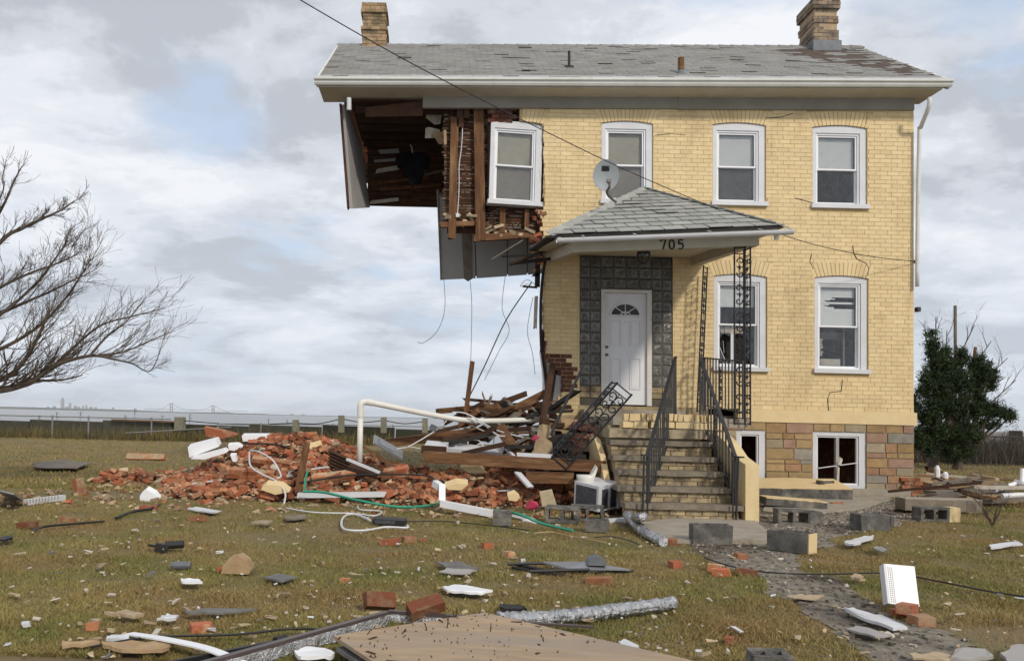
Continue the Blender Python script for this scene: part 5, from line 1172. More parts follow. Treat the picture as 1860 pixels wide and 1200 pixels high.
for k, pts in enumerate(([(822, 748, 12.5), (850, 752, 12.6), (900, 780, 12.4), (955, 795, 12.2)], [(740, 812, 12.1), (770, 795, 12.4), (800, 775, 12.7), (815, 758, 12.8)], [(825, 812, 12.3), (845, 800, 12.4), (870, 800, 12.4), (880, 815, 12.3)], [(850, 758, 12.5), (880, 772, 12.5), (905, 790, 12.3), (930, 792, 12.3)], [(720, 815, 12.2), (745, 812, 12.2), (765, 815, 12.1)])):
    cord(pts, .009, 'tangled_wire', 'cable_white', 'pale wire in the tangle over the heap beams'); 
for o in col.objects:
    if o.name.startswith('tangled_wire'): o['group'] = 'tangled wires'
m = MB(); a = at(787, 777, 12.6); m.obox(a, .1, .08, .08, rot(.3, .4, .2)); one(m, 'junction_box', 'flashing', 'small grey electrical box hanging in the wires', 'junction box')

# ================================================================ things in front of and beside the steps
# fallen scroll column and leaning rod
t = thing('fallen_column', 'black wrought iron scroll column fallen slantwise against the porch', 'column', at(1010, 845, 11.2))
m = MB(); a, b = at(1002, 832, 11.3), at(1122, 694, 11.1); V = b - a; U = Vector((.77, -.12, -.62)); W2 = Vector((-.25, 1, .1))
scroll_panel(m, a, U, V, .25, V.length, .30); m.build('scroll_panel', 'iron', t)
m = MB(); scroll_panel(m, a, W2, V, .16, V.length, .4); m.build('scroll_panel', 'iron', t)
m = MB(); m.prism([b + (U.normalized() * .25) * i + V.normalized() * j for i, j in ((.06, -.03), (.94, -.03), (.94, -.1), (.06, -.1))], (0, -.004, 0)); m.build('end_plate', 'white', t)
m = MB(); m.tube([at(1000, 790, 11.8), at(1079, 622, 11.9)], .022, 6); one(m, 'leaning_rod', 'iron', 'black iron rod leaning up in front of the glass blocks', 'rod')
# air conditioner
t = thing('air_conditioner', 'white window air conditioner lying in front of the steps', 'air conditioner', gnd(1085, 938))
B0 = gnd(1087, 930, 0); M = Matrix.Translation(B0 + Vector((0, 0, .24))) @ rot(R(6), R(-5), R(38)).to_4x4(); sx, sy, sz = .46, .42, .34
m = MB(); m.obox((0, .02, 0), sx, sy, sz); m.build('case', 'white', t, M=M)
m = MB(); m.obox((-sx / 2 - .002, .02, -.005), .012, sy * .84, sz * .8); m.build('side_grille', 'grille', t, M=M)
for q in (-.11, .06):
    m = MB(); m.obox((q, .02 - sy / 2 - .004, -.01), .11, .014, sz * .76); v = m.build('vent', 'grille', t, M=M)
    m = MB(); [m.obox((q, .02 - sy / 2 - .014, -.12 + k * .03), .105, .006, .006) for k in range(9)]; o = m.build('louvres', 'iron', v, M=M); o['kind'] = 'stuff'
m = MB(); m.obox((sx / 2 - .03, .02 - sy / 2 - .012, 0), .10, .03, sz * 1.0); m.build('front_bezel', 'white_clean', t, M=M)
# hollow concrete blocks
def cinder(px, py, rz, lab, lay=0, paint=None, size=(.39, .19, .19), z=0.0, group=None, tip=0.0):
    L, Wd, Hh = size; p = gnd(px, py, z); t = thing('concrete_block', lab, 'concrete block', p, group)
    m = MB(); wv = .035
    for s_ in (-1, 1): m.box(-L / 2, L / 2, s_ * (Wd / 2) - (wv if s_ > 0 else 0), s_ * (Wd / 2) + (wv if s_ < 0 else 0), 0, Hh)
    for k, x in enumerate((-L / 2, -.018, L / 2 - .036)): m.box(x + .001, x + .035, -Wd / 2 + wv, Wd / 2 - wv, .001, Hh - .001)
    M = Matrix.Translation(p) @ Matrix.Rotation(rz, 4, 'Z')
    if lay == 1: M = M @ Matrix.Translation((0, -Hh / 2 * 0, Wd / 2)) @ Matrix.Rotation(R(90), 4, 'X') @ Matrix.Translation((0, 0, -Hh / 2))      # cores face the viewer
    if tip: M = M @ Matrix.Rotation(tip, 4, 'Y')
    rr = random.Random(int(px)); m.v = [tuple(c_ + rr.uniform(-.006, .006) for c_ in v) for v in m.v]
    m.build('shell', 'cinder', t, M=M)
    if paint:
        q = MB()
        if lay == 1: q.box(L / 2 - .0, L / 2 + .15, -Wd / 2, Wd / 2, .01, Hh - .01)
        else: q.box(L / 2 + .001, L / 2 + .012, -Wd / 2 + .01, Wd / 2 - .005, .0, Hh)
        q.build('painted_face', 'yellow_paint', t, M=M)
    return t
cinder(1290, 986, R(-4), 'solid grey concrete block alone on the pavement before the steps')
cinder(1437, 1000, R(-48), 'grey concrete block with a yellow painted end beside the path', paint=True)
cinder(1438, 952, R(-3), 'concrete block lying with its cores forward, right of the steps', 1)
cinder(1472, 951, R(14), 'half concrete block against the one with cores forward', 0, None, (.2, .19, .16))
cinder(1580, 962, R(12), 'blackened concrete block standing beside the gravel', 0)
cinder(1614, 955, R(60), 'small dark block piece right of the blackened block', 0, None, (.2, .12, .13))
cinder(1690, 946, R(2), 'concrete block with cores forward and a yellow faced end on the right lawn', 1, True)
cinder(1022, 948, R(-14), 'concrete block lying with cores forward, left of the air conditioner', 1)
cinder(1066, 945, R(-8), 'concrete block in front of the air conditioner', 1)
cinder(912, 952, R(-6), 'small grey block standing in front of the white downspout', 0, None, (.21, .19, .16))
cinder(1084, 964, R(-10), 'small grey block lying near the foil duct', 0, None, (.26, .19, .13))
cinder(1396, 1222, R(-6), 'small concrete block piece at the bottom edge of the lawn', 0, None, (.19, .14, .1))
# yellow-topped wall slab and other wall pieces right of the steps
def slab(px, py, L, Wd, Hh, rz, lab, top='yellow_paint', side='cinder', tip=(0, 0), name='wall_slab', z=.03):
    p = gnd(px, py, 0); p.y += Wd / 2; t = thing(name, lab, 'wall slab', p); M = Matrix.Translation(p + Vector((0, 0, z))) @ rot(tip[0], tip[1], rz).to_4x4()
    n = 10; rr = random.Random(int(px)); pts = [(-L / 2 + L * k / n, -Wd / 2 + rr.uniform(-.03, .03)) for k in range(n + 1)] + [(L / 2 - L * k / n, Wd / 2 + rr.uniform(-.03, .03)) for k in range(n + 1)]
    m = MB(); m.prism([(a, b, 0) for a, b in pts], (0, 0, Hh)); m.build('core', side, t, M=M)
    m = MB(); m.prism([(a * .995, b * .99, Hh + .001) for a, b in pts], (0, 0, .015)); m.build('painted_face', top, t, M=M); return t
slab(1462, 907, 1.6, .9, .2, R(-7), 'fallen wall slab with pale yellow top, lying by the foundation', tip=(R(7), R(-1)))
slab(1448, 925, .85, .4, .10, R(-5), 'smaller fallen slab with a patch of yellow paint', tip=(0, R(3)))
slab(1715, 932, 1.1, .28, .16, R(-2), 'long dark concrete lintel lying on the right lawn', top='concrete', side='tread_stone')
slab(1500, 905, .3, .1, .06, R(20), 'single brick sized yellow piece on the fallen slab', z=.24)
# foil ducts
def duct(pts, r, lab, seed=1):
    P = smooth_path(pts, 28); rr = random.Random(seed); m = MB(); rs = [r * (1 + (.10 if k % 2 else -.06) + rr.uniform(-.07, .07)) for k in range(len(P))]
    m.tube([p + Vector((rr.uniform(-.004, .004), rr.uniform(-.004, .004), rr.uniform(-.006, .006))) for p in P], rs, 10); return one(m, 'foil_duct', 'foil', lab, 'duct')
duct([gnd(905, 1124, .03), gnd(1000, 1121, .04), gnd(1070, 1115, .045), gnd(1130, 1107, .045), gnd(1222, 1096, .045)], .042, 'crinkled silver foil duct lying behind the plywood sheet')
duct([gnd(1140, 934, .09), gnd(1152, 950, .06), gnd(1170, 966, .05), gnd(1205, 984, .04)], .05, 'crinkled silver foil duct in front of the steps', 2)
m = MB(); m.tube(smooth_path([gnd(1150, 940, .05), gnd(1156, 940, .16), gnd(1166, 938, .2), gnd(1172, 938, .12)], 4), .05, 8); one(m, 'bent_foil_elbow', 'foil', 'bent foil elbow at the foot of the left stair railing', 'duct')
# plywood sheet with nails
t = thing('plywood_sheet', 'weathered plywood sheet bristling with roofing nails in the foreground', 'plywood', gnd(880, 1190))
pc = [gnd(606, 1160, .11), gnd(880, 1117, .09), gnd(1290, 1213, .06), gnd(860, 1330, .12)]
m = MB(); m.prism(pc[::-1], (0, 0, .018)); m.build('sheet', 'plywood', t); keep_off(pc)
m = MB(); m.prism([p + Vector((.02, -.05, -.045)) for p in pc][::-1], (0, 0, .02)); m.build('under_sheet', 'slate', t)
m = MB()
for k in range(120):
    a, b = random.random(), random.random(); p = pc[0].lerp(pc[1], a).lerp(pc[3].lerp(pc[2], a), b * .62) + Vector((0, 0, .018)); h = rnd(.006, .014) if random.random() < .94 else rnd(.03, .06)
    m.tube([p, p + Vector((rnd(-.01, .01), rnd(-.01, .01), h))], [.0035, .0018], 4)
o = m.build('nails', 'wood_dark', t); o['kind'] = 'stuff'
m = MB()
for k in range(14):
    a, b = random.random(), random.random(); p = pc[0].lerp(pc[1], a).lerp(pc[3].lerp(pc[2], a), b * .6) + Vector((0, 0, .02)); m.obox(p, rnd(.02, .07), rnd(.006, .02), .003, rot(0, 0, rnd(0, 3)))
o = m.build('splinters', 'wood_dark', t); o['kind'] = 'stuff'
# metal channel frame beside the plywood
t = thing('metal_channel', 'bent dark metal channel with silver lining left of the plywood', 'metal channel', gnd(580, 1160))
for a, b, h in (((330, 1215), (702, 1112), .075), ((706, 1110), (850, 1121), .06)):
    A, B = gnd(*a, h), gnd(*b, h); m = MB(); m.beam(A, B, .035, .018); m.build('rail', 'steel_dark', t)
    m = MB(); d = (B - A).normalized(); sd_ = Vector((d.y, -d.x, 0)) * (.02 if d.x > 0 else -.02); n = 26; rr = random.Random(3); vs_ = []
    for k in range(n + 1):
        q = A.lerp(B, k / n); vs_ += [q + sd_ + Vector((rr.uniform(-.004, .004), rr.uniform(-.006, .006), -.008)), q + sd_ * 1.3 + Vector((rr.uniform(-.006, .006), rr.uniform(-.01, .01), -h + .006))]
    m.add(vs_, [(2 * k, 2 * k + 1, 2 * k + 3, 2 * k + 2) for k in range(n)]); m.build('lining', 'foil', t)
def gplank(name, a, b, wv, hv, mt, lab, cat, z0=.03, z1=.03, up=(0, 0, 1), group=None, ends=.01):
    A, B = gnd(*a, z0), gnd(*b, z1); m = MB(); m.beam(A, B, wv, hv, up, rnd(.3, .8), ends); return one(m, name, mt, lab, cat, group)
gplank('metal_strip', (905, 1127), (1078, 1138), .03, .012, 'steel_dark', 'thin purplish metal strip below the foil duct', 'strip')
gplank('metal_rod', (300, 1206), (505, 1165), .022, .022, 'rubber', 'black rod lying left of the metal channel', 'rod')
m = MB(); m.tube([gnd(500, 1166, .03), gnd(520, 1162, .03)], .03, 8); one(m, 'rod_clamp', 'rubber', 'black clamp at the end of the black rod', 'clamp')
m = MB(); P = smooth_path([gnd(234, 1150, .03), gnd(300, 1160, .06), gnd(380, 1178, .06), gnd(450, 1208, .04)], 6)
for a, b in zip(P, P[1:]): m.beam(a, b, .055, .008)
one(m, 'siding_strip', 'white_clean', 'long bent white siding strip in the left foreground', 'siding')
gcord([(165, 1174), (255, 1158), (330, 1154), (430, 1151), (530, 1141), (590, 1143)], .007, 'black_cable', 'rubber', 'thin black cable across the left foreground grass', z=.04)
gcord([(1280, 1012), (1330, 1028), (1400, 1039), (1500, 1042), (1615, 1040), (1700, 1054), (1790, 1072), (1870, 1084)], .007, 'black_cable', 'rubber', 'black cable running across the path to the right edge', z=.03)
gcord([(58, 965), (80, 956), (130, 951), (190, 946)], .012, 'black_cable', 'rubber', 'black cable end beside two bricks on the left lawn', z=.03)
gcord([(210, 940), (240, 929), (270, 924), (290, 916)], .016, 'black_cable', 'rubber', 'black cable end at the left foot of the heap', z=.03)
gcord([(700, 948), (800, 946), (900, 955), (960, 962)], .006, 'black_cable', 'rubber', 'thin black cable in the grass before the heap', z=.02)
gcord([(1080, 975), (1110, 974), (1140, 980), (1165, 990)], .006, 'black_cable', 'rubber', 'thin black cable curved on the grass before the steps', z=.03)
gcord([(970, 968), (1000, 966), (1040, 974), (1100, 985)], .008, 'black_cable', 'wood_pale', 'pale flat cord on the grass left of the foil duct', z=.03)
# black receiver box
p = gnd(707, 955, 0); t = thing('receiver_box', 'black cable receiver box lying on the grass', 'receiver', p); M = Matrix.Translation(p + Vector((0, .1, .045))) @ rot(0, R(2), R(-4)).to_4x4()
m = MB(); m.obox((0, 0, 0), .36, .24, .055); m.build('case', 'rubber', t, M=M); m = MB(); m.obox((-.04, -.121, .0), .22, .006, .04); m.build('front_panel', 'grille', t, M=M); keep_off([M @ Vector((a, b, 0)) for a, b in ((-.18, -.12), (.18, -.12), (.18, .12), (-.18, .12))])
# overturned folding table frame with grey panel
t = thing('folding_frame', 'overturned black metal frame with a grey panel lying on the lawn', 'metal frame', gnd(1035, 1038))
for a, b, za, zb in (((922, 1024), (990, 1022), .06, .07), ((962, 1037), (1070, 1034), .05, .05), ((935, 1024), (985, 1034), .05, .04), ((930, 1030), (1040, 1048), .03, .01), ((1060, 1038), (1150, 1036), .03, .03), ((990, 1022), (1100, 1028), .05, .05)):
    m = MB(); m.tube([gnd(*a, za), gnd(*b, zb)], .013, 6); m.build('bar', 'rubber', t)
m = MB(); m.prism([gnd(985, 1022, .07), gnd(1065, 1022, .08), gnd(1145, 1036, .04), gnd(1030, 1034, .05)][::-1], (0, 0, .012)); m.build('panel', 'steel_grey', t)
m = MB(); c = gnd(1084, 1030, .06); n = 12; m.add([c + Vector((.075 * math.cos(th), yy, .07 * math.sin(th) + .02)) for yy in (-.03, .09) for th in np.linspace(0, math.pi, n)], [(k, k + 1, n + k + 1, n + k) for k in range(n - 1)] + [tuple(range(n)), tuple(reversed(range(n, 2 * n)))]); m.build('half_drum', 'flashing', t)
# flat pieces lying on the grass: (outline in the picture, material, name, label, lift)
def flat(px_pts, mt, name, lab, cat, z=.04, th=.015, group=None):
    z = min(z, .03) if z < .055 else z
    P0 = [gnd(*p, z) for p in px_pts]; P = []; rq = random.Random(int(px_pts[0][0] * 7 + px_pts[0][1])); am = .07 if mt in ('wood_pale', 'chip') else .03
    for a, b in zip(P0, P0[1:] + P0[:1]):
        for k in range(4): q = a.lerp(b, k / 4 + rq.uniform(-.06, .06)); nrm = Vector((-(b - a).y, (b - a).x, 0)); P.append(q + nrm * rq.uniform(-am, am) + Vector((0, 0, rq.uniform(-.006, .006))))
    th = min(th, .018); m = MB(); m.prism(P[::-1], (0, 0, th)); cc_ = sum(P0, Vector()) / len(P0); keep_off([cc_ + (q - cc_) * .86 for q in P]); return one(m, name, mt, lab, cat, group)
flat([(804, 1068), (825, 1064), (895, 1076), (870, 1080), (812, 1075)], 'white_clean', 'white_board', 'pointed white board fragment on the middle lawn', 'board')
flat([(328, 1055), (360, 1055), (367, 1060), (332, 1061)], 'white_clean', 'white_board', 'small white block on the left lawn', 'board', .03, .03)
flat([(286, 1126), (304, 1119), (325, 1119), (318, 1126)], 'white', 'white_board', 'small white plate on the left foreground grass', 'plate')
flat([(192, 1162), (205, 1157), (234, 1158), (232, 1165)], 'white', 'white_board', 'small white board piece beside the bent siding strip', 'board')
flat([(535, 1188), (555, 1181), (588, 1181), (608, 1192), (600, 1197), (545, 1198)], 'white_clean', 'white_board', 'white board fragment beside the plywood corner', 'board', .05, .03)
flat([(478, 1050), (505, 1042), (540, 1049), (515, 1058)], 'slate', 'roof_slate', 'dark square shingle on the lawn, left of the pale pieces', 'shingle', .03, .01)
flat([(790, 1022), (835, 1021), (870, 1034), (815, 1034)], 'slate', 'roof_slate', 'dark warped shingle above the grey plate', 'shingle', .05, .01)
flat([(797, 1040), (812, 1034), (866, 1036), (850, 1043)], 'plaster_grey', 'grey_plate', 'pale grey plate below the dark warped shingle', 'plate', .05, .01)
flat([(333, 1111), (385, 1108), (467, 1109), (400, 1114), (338, 1115)], 'slate', 'metal_flashing', 'long dark strip on the left foreground grass', 'strip', .03, .012)
flat([(190, 1116), (230, 1112), (262, 1119), (240, 1123)], 'chip', 'splintered_wood', 'broken tan wood piece on the left foreground grass', 'wood piece', .04, .03)
flat([(185, 1172), (215, 1170), (320, 1171), (300, 1182), (220, 1184), (190, 1178)], 'wood_pale', 'splintered_wood', 'large tan splintered slab beside the bent siding strip', 'wood piece', .04, .03)
flat([(112, 1170), (165, 1168), (180, 1172), (114, 1176)], 'wood_pale', 'splintered_wood', 'tan split lath left of the splintered slab', 'wood piece', .04, .025)
flat([(1533, 1108), (1548, 1106), (1600, 1122), (1650, 1142), (1620, 1144), (1570, 1128)], 'white', 'white_board', 'long white board lying on the path', 'board', .04, .02)
flat([(1535, 1144), (1562, 1138), (1620, 1156), (1590, 1158)], 'plaster_grey', 'grey_plate', 'grey white plate below the long white board on the path', 'plate', .03, .01)
flat([(1738, 1181), (1790, 1183), (1802, 1195), (1760, 1202), (1730, 1200)], 'plaster_grey', 'grey_plate', 'flat grey plate at the bottom right of the path', 'plate', .03, .02)
flat([(1820, 1190), (1842, 1176), (1875, 1177), (1875, 1215), (1835, 1212)], 'plaster_grey', 'grey_plate', 'pale broken plate in the bottom right corner', 'plate', .04, .02)
flat([(1655, 1190), (1700, 1187), (1740, 1192), (1720, 1200), (1660, 1199)], 'chip', 'torn_cardboard', 'torn tan cardboard at the bottom of the path', 'cardboard', .03, .01)
flat([(1123, 1170), (1135, 1167), (1160, 1177), (1155, 1182), (1128, 1175)], 'white', 'white_shard', 'curved white shard right of the plywood', 'shard', .04, .02)
flat([(1428, 1083), (1455, 1080), (1495, 1083), (1480, 1089), (1440, 1088)], 'chip', 'splintered_wood', 'tan board piece on the path', 'wood piece', .02, .01)
flat([(1543, 1050), (1555, 1046), (1568, 1049), (1562, 1054)], 'chip', 'splintered_wood', 'small tan fragment beside the path', 'wood piece', .03, .02)
flat([(62, 842), (110, 835), (166, 842), (140, 851), (66, 850)], 'wood_grey', 'wooden_pallet', 'weathered boards lying flat on the far left lawn', 'pallet', .06, .04)
flat([(1530, 988), (1560, 978), (1586, 974), (1585, 979), (1550, 991)], 'white', 'white_board', 'white splintered strip on the right lawn beside the path', 'strip', .04, .02)
flat([(1796, 992), (1850, 985), (1855, 989), (1800, 997)], 'white', 'white_board', 'thin white strip on the far right lawn', 'strip', .04, .02)
flat([(1585, 996), (1600, 992), (1612, 999), (1600, 1003)], 'steel_grey', 'plastic_scrap', 'small bluish plastic scrap on the right lawn', 'scrap', .05, .01)
flat([(340, 925), (355, 922), (402, 929), (385, 932)], 'white', 'white_board', 'white board sliver on the grass before the heap', 'board', .03, .015)
flat([(455, 950), (480, 946), (496, 948), (485, 953)], 'slab_stone', 'stone_flag', 'thin tan slab on the grass before the heap', 'slab', .03, .02)
flat([(515, 940), (555, 936), (558, 942), (520, 945)], 'tread_stone', 'stone_flag', 'dark grey slab on the grass before the heap', 'slab', .03, .02)
flat([(905, 1101), (945, 1102), (956, 1109), (915, 1109)], 'rubber', 'black_rag', 'black rubber scrap behind the foil duct', 'scrap', .03, .02)
flat([(0, 978), (20, 975), (24, 980), (0, 983)], 'rubber', 'black_rag', 'black scrap at the left edge of the lawn', 'scrap', .03, .02)
# leaning white tray with bricks beneath
t = thing('white_tray', 'white perforated metal tray leaning on bricks beside the path', 'tray', gnd(1645, 1110)); c = gnd(1646, 1108, 0)
M = Matrix.Translation(c + Vector((.0, .06, .155))) @ rot(R(-24), R(3), R(-6)).to_4x4()
m = MB(); m.obox((0, 0, 0), .185, .025, .27); m.build('plate', 'white_clean', t, M=M)
m = MB(); m.obox((-.1, .02, 0), .016, .07, .268); m.build('flange', 'white', t, M=M)
m = MB()
for k in range(18):
    for q in range(3): m.obox((-.082 + q * .012, -.0135, -.12 + k * .0135), .005, .002, .006)
o = m.build('perforations', 'iron', t, M=M); o['kind'] = 'stuff'
# louvred white sheet and strip at the far left
t = thing('white_sheet', 'bent white sheet with a louvred strip on the far left lawn', 'metal sheet', gnd(50, 910))
m = MB(); m.prism([gnd(8, 902, .02), gnd(44, 911, .02), gnd(25, 898, .2), gnd(-8, 890, .2)], (0, .02, .01)); m.build('sheet', 'steel_grey', t)
m = MB(); m.beam(gnd(46, 912, .02), gnd(116, 903, .03), .07, .07); st2 = m.build('strip', 'white', t)
m = MB()
for k in range(12): m.obox(gnd(46 + 5.6 * k, 911 - .75 * k, .06) + Vector((0, -.04, .0)), .012, .012, .05)
o = m.build('louvres', 'plaster_grey', st2); o['kind'] = 'stuff'
# small black things on the left lawn
t = thing('black_gadget', 'small black binocular shaped gadget on the left lawn', 'gadget', gnd(305, 994)); p = gnd(305, 994, .03)
m = MB(); m.tube([p + Vector((-.02, 0, .02)), p + Vector((.13, .02, .03))], .035, 8); m.build('barrel', 'rubber', t); m = MB(); m.obox(p + Vector((-.05, -.01, .0)), .11, .07, .07, rot(0, .2, .3)); m.build('body', 'rubber', t); m = MB(); m.tube([p + Vector((-.1, 0, .01)), p + Vector((-.17, 0, .02))], .012, 6); m.build('lug', 'rubber', t)
m = MB(); p = gnd(327, 1026, .03); m.tube([p + Vector((-.07, 0, 0)), p + Vector((-.04, 0, 0)), p + Vector((.06, .01, 0)), p + Vector((.08, .01, 0))], [.02, .03, .03, .022], 8); one(m, 'dark_canister', 'flashing', 'small dark canister on the left lawn', 'canister')
# tan stone with brick on the left lawn
m = MB(); p = gnd(428, 1042, .0); rr = random.Random(8); prof = [(-.11, 0), (-.1, .06), (-.05, .12), (.02, .14), (.08, .10), (.11, .03), (.1, 0)]
m.prism([p + Vector((a, 0, b)) for a, b in prof][::-1], (0, .14, 0)); one(m, 'tan_stone', 'wood_pale', 'rounded tan stone beside a red brick on the left lawn', 'stone')
# beige cloth, pink scraps and white bowl in the clutter
m = MB(); n = 8; A, B = at(985, 772, 12.1), at(990, 835, 11.6)
for k in range(n + 1):
    f = k / n; c = A.lerp(B, f); wv = .05 + .14 * f
    m.v += [tuple(c + Vector((-wv, .04 * math.sin(k * 1.7), 0))), tuple(c + Vector((.0, -.06, .02))), tuple(c + Vector((.12, .03 * math.cos(k * 2), 0)))]
for k in range(n):
    for q in range(2): m.f.append((3 * k + q, 3 * k + q + 1, 3 * k + q + 4, 3 * k + q + 3)); m.t.append(.5)
one(m, 'hanging_cloth', 'cloth_beige', 'dirty beige cloth draped down beside the torn wall', 'cloth')
for px, py, Y, lab in ((975, 796, 11.9, 'pink plastic scrap hanging below the beige cloth'), (967, 918, 10.8, 'pink rag on the ground left of the beige board')):
    m = MB(); m.obox(at(px, py, Y), .12, .06, .10, rot(.3, .4, .2), .5, .02); one(m, 'pink_scrap', 'pink', lab, 'scrap')
t = thing('toilet_bowl', 'broken white bowl lying behind the air conditioner', 'bowl', at(1070, 890, 11.0))
m = MB(); c = at(1064, 878, 11.0); m.tube([c + Vector((0, 0, .12)), c + Vector((0, 0, .05)), c + Vector((.02, 0, -.05)), c + Vector((.02, 0, -.12))], [.13, .12, .07, .09], 12); m.build('bowl', 'pvc', t, smooth=True)
m = MB(); m.obox(c + Vector((.1, .02, .13)), .05, .1, .22, rot(0, .4, 0), .5, .02); m.build('shard', 'pvc', t)
# bricks lying on the lawn and path
lawn = [((50, 957), 'red brick by the black cable on the far left lawn'), ((125, 947), 'red brick lying on the black cable end'), ((707, 988), 'red brick on the lawn below the receiver box'), ((742, 985), 'broken red brick right of the one below the receiver'), ((768, 984), 'small brick piece beside the broken brick pair'), ((885, 996), 'red brick on the middle lawn, left of the black frame'), ((925, 1012), 'brick at the left tip of the black frame'), ((1088, 1061), 'long red brick below the black frame'), ((1297, 1036), 'red brick beside the path, left of a pair'), ((1308, 1044), 'red brick beside the path, nearer of a pair'), ((1355, 1043), 'red brick on the path by the black cable'), ((1345, 1014), 'red brick on the path edge near the pavement'), ((1222, 988), 'red brick at the end of the foil duct'), ((402, 1036), 'red half brick against the tan stone'), ((168, 1141), 'red brick in the left foreground'), ((366, 1146), 'dark red brick in the left foreground'), ((626, 1057), 'small red brick on the middle lawn'), ((357, 945), 'flat red brick half sunk in the grass'), ((1640, 1118), 'brick under the leaning white tray'), ((1672, 1133), 'orange brick in front of the leaning white tray'), ((1325, 1165), 'dark red brick fragment right of the plywood'), ((1226, 1029), 'flat brick fragment on the lawn before the path'), ((270, 925), 'brick under the white faced fragment'), ((1520, 917), 'red brick on the pavement by the foundation')]
LW = [40, 28, 33, 26, 14, 26, 27, 45, 30, 24, 36, 19, 22, 16, 24, 30, 17, 32, 40, 36, 20, 22, 30, 20]
for k, ((p, lab), wpx) in enumerate(zip(lawn, LW)):
    q = gnd(*p, .0); wm = wpx * (q.y + D) / FPX; i_ = k % 10 if wm > .14 else 10 + k % 8; sc_ = min(1.0, max(.55, wm / (.19 if wm > .14 else .11)))
    loose_brick((q.x, q.y, .03 * sc_ - .006), (rnd(-.1, .1), rnd(-.1, .1), rnd(-.6, .6)), lab, 'bricks scattered on the lawn', sc_, idx=i_)
q = gnd(688, 1112, 0); loose_brick((q.x, q.y + .05, .065), (R(62), R(6), R(25)), 'red brick with mortar standing above the channel corner', 'bricks scattered on the lawn', idx=0)
q = gnd(772, 1132, 0); loose_brick((q.x, q.y, .10), (R(25), R(-14), R(20)), 'red brick lying on the channel beside the plywood', 'bricks scattered on the lawn', 1.05, idx=6)
q = gnd(1655, 1122, 0); loose_brick((q.x, q.y + .05, .05), (0, R(5), R(50)), 'second brick under the leaning white tray', 'bricks scattered on the lawn', idx=3)

# boards, pipes and frames in the far right pile
rp_ = [((1668, 862, 16), (1790, 875, 15.2), .12, .05, 'wood_pale', 'pale board at the back of the right pile'), ((1680, 878, 15), (1730, 892, 14.4), .16, .10, 'wood_pale', 'thick pale board end in the right pile'), ((1700, 868, 15.3), (1800, 905, 13.6), .05, .04, 'wood_grey', 'grey pole slanting across the right pile'),
       ((1690, 895, 14), (1800, 892, 14.3), .25, .08, 'wood_grey', 'wide grey board in the right pile'), ((1735, 905, 13.4), (1840, 905, 13.4), .25, .12, 'wood_pale', 'tan timber at the front of the right pile'), ((1672, 905, 13.4), (1745, 912, 13.0), .14, .13, 'wood_pale', 'short pale beam beside the house corner'), ((1690, 880, 14.6), (1780, 866, 15.6), .05, .05, 'wood_grey', 'grey pole slanting up over the right pile'), ((1665, 872, 15.5), (1720, 868, 15.5), .1, .08, 'wood_pale', 'board end by the house corner'),
       ((1765, 862, 16), (1812, 870, 15.6), .12, .05, 'wood_pale', 'pale plank behind the concrete block of the right pile')]
for a, b, wv, hv, mt, lab in rp_: plank('board', a, b, wv, hv, mt, lab, 'board')
cinder(1792, 893, R(-70), 'concrete block standing on end in the right pile', 0, None, (.39, .19, .19), .12)
cinder(1810, 908, R(10), 'concrete block with cores showing at the right end of the pile', 1)
for a, b, lab in (((1806, 890, 13.6), (1858, 874, 14), 'white plastic frame bar rising at the right edge'), ((1845, 874, 14), (1880, 888, 13.4), 'white plastic frame bar falling at the right edge'), ((1820, 900, 13.2), (1875, 897, 13.3), 'low white plastic bar at the right edge'), ((1857, 876, 13.8), (1858, 852, 13.9), 'upright white pipe end at the right edge')):
    m = MB(); m.tube([at(*a), at(*b)], .04, 8); one(m, 'plastic_pipe', 'white_clean', lab, 'pipe')
for px, py, h in ((1702, 866, .22), (1717, 868, .12)):
    m = MB(); p = at(px, py, 15.4); m.tube([p, p + Vector((0, 0, h * .7)), p + Vector((0, 0, h))], [.05, .05, .02], 8); one(m, 'white_post', 'white_clean', 'taller white peg standing in the right pile' if h > .2 else 'shorter white peg standing in the right pile', 'peg')
m = MB(); c = at(1771, 868, 15.2); m.tube([c + Vector((.13 * math.cos(th), 0, .12 * math.sin(th))) for th in np.linspace(0, 6.28, 20)], .012, 5); one(m, 'wire_hoop', 'wood_grey', 'grey wire hoop standing in the right pile', 'hoop')
plank('debris_board', (1640, 930, 12), (1700, 900, 13.2), .25, .05, 'wood_dark', 'dark board on the ground by the house corner', 'board')

for k, m in PEB.items(): tag(m.build('pebbles', k), 'loose stones on the path', 'pebbles', kind='stuff')
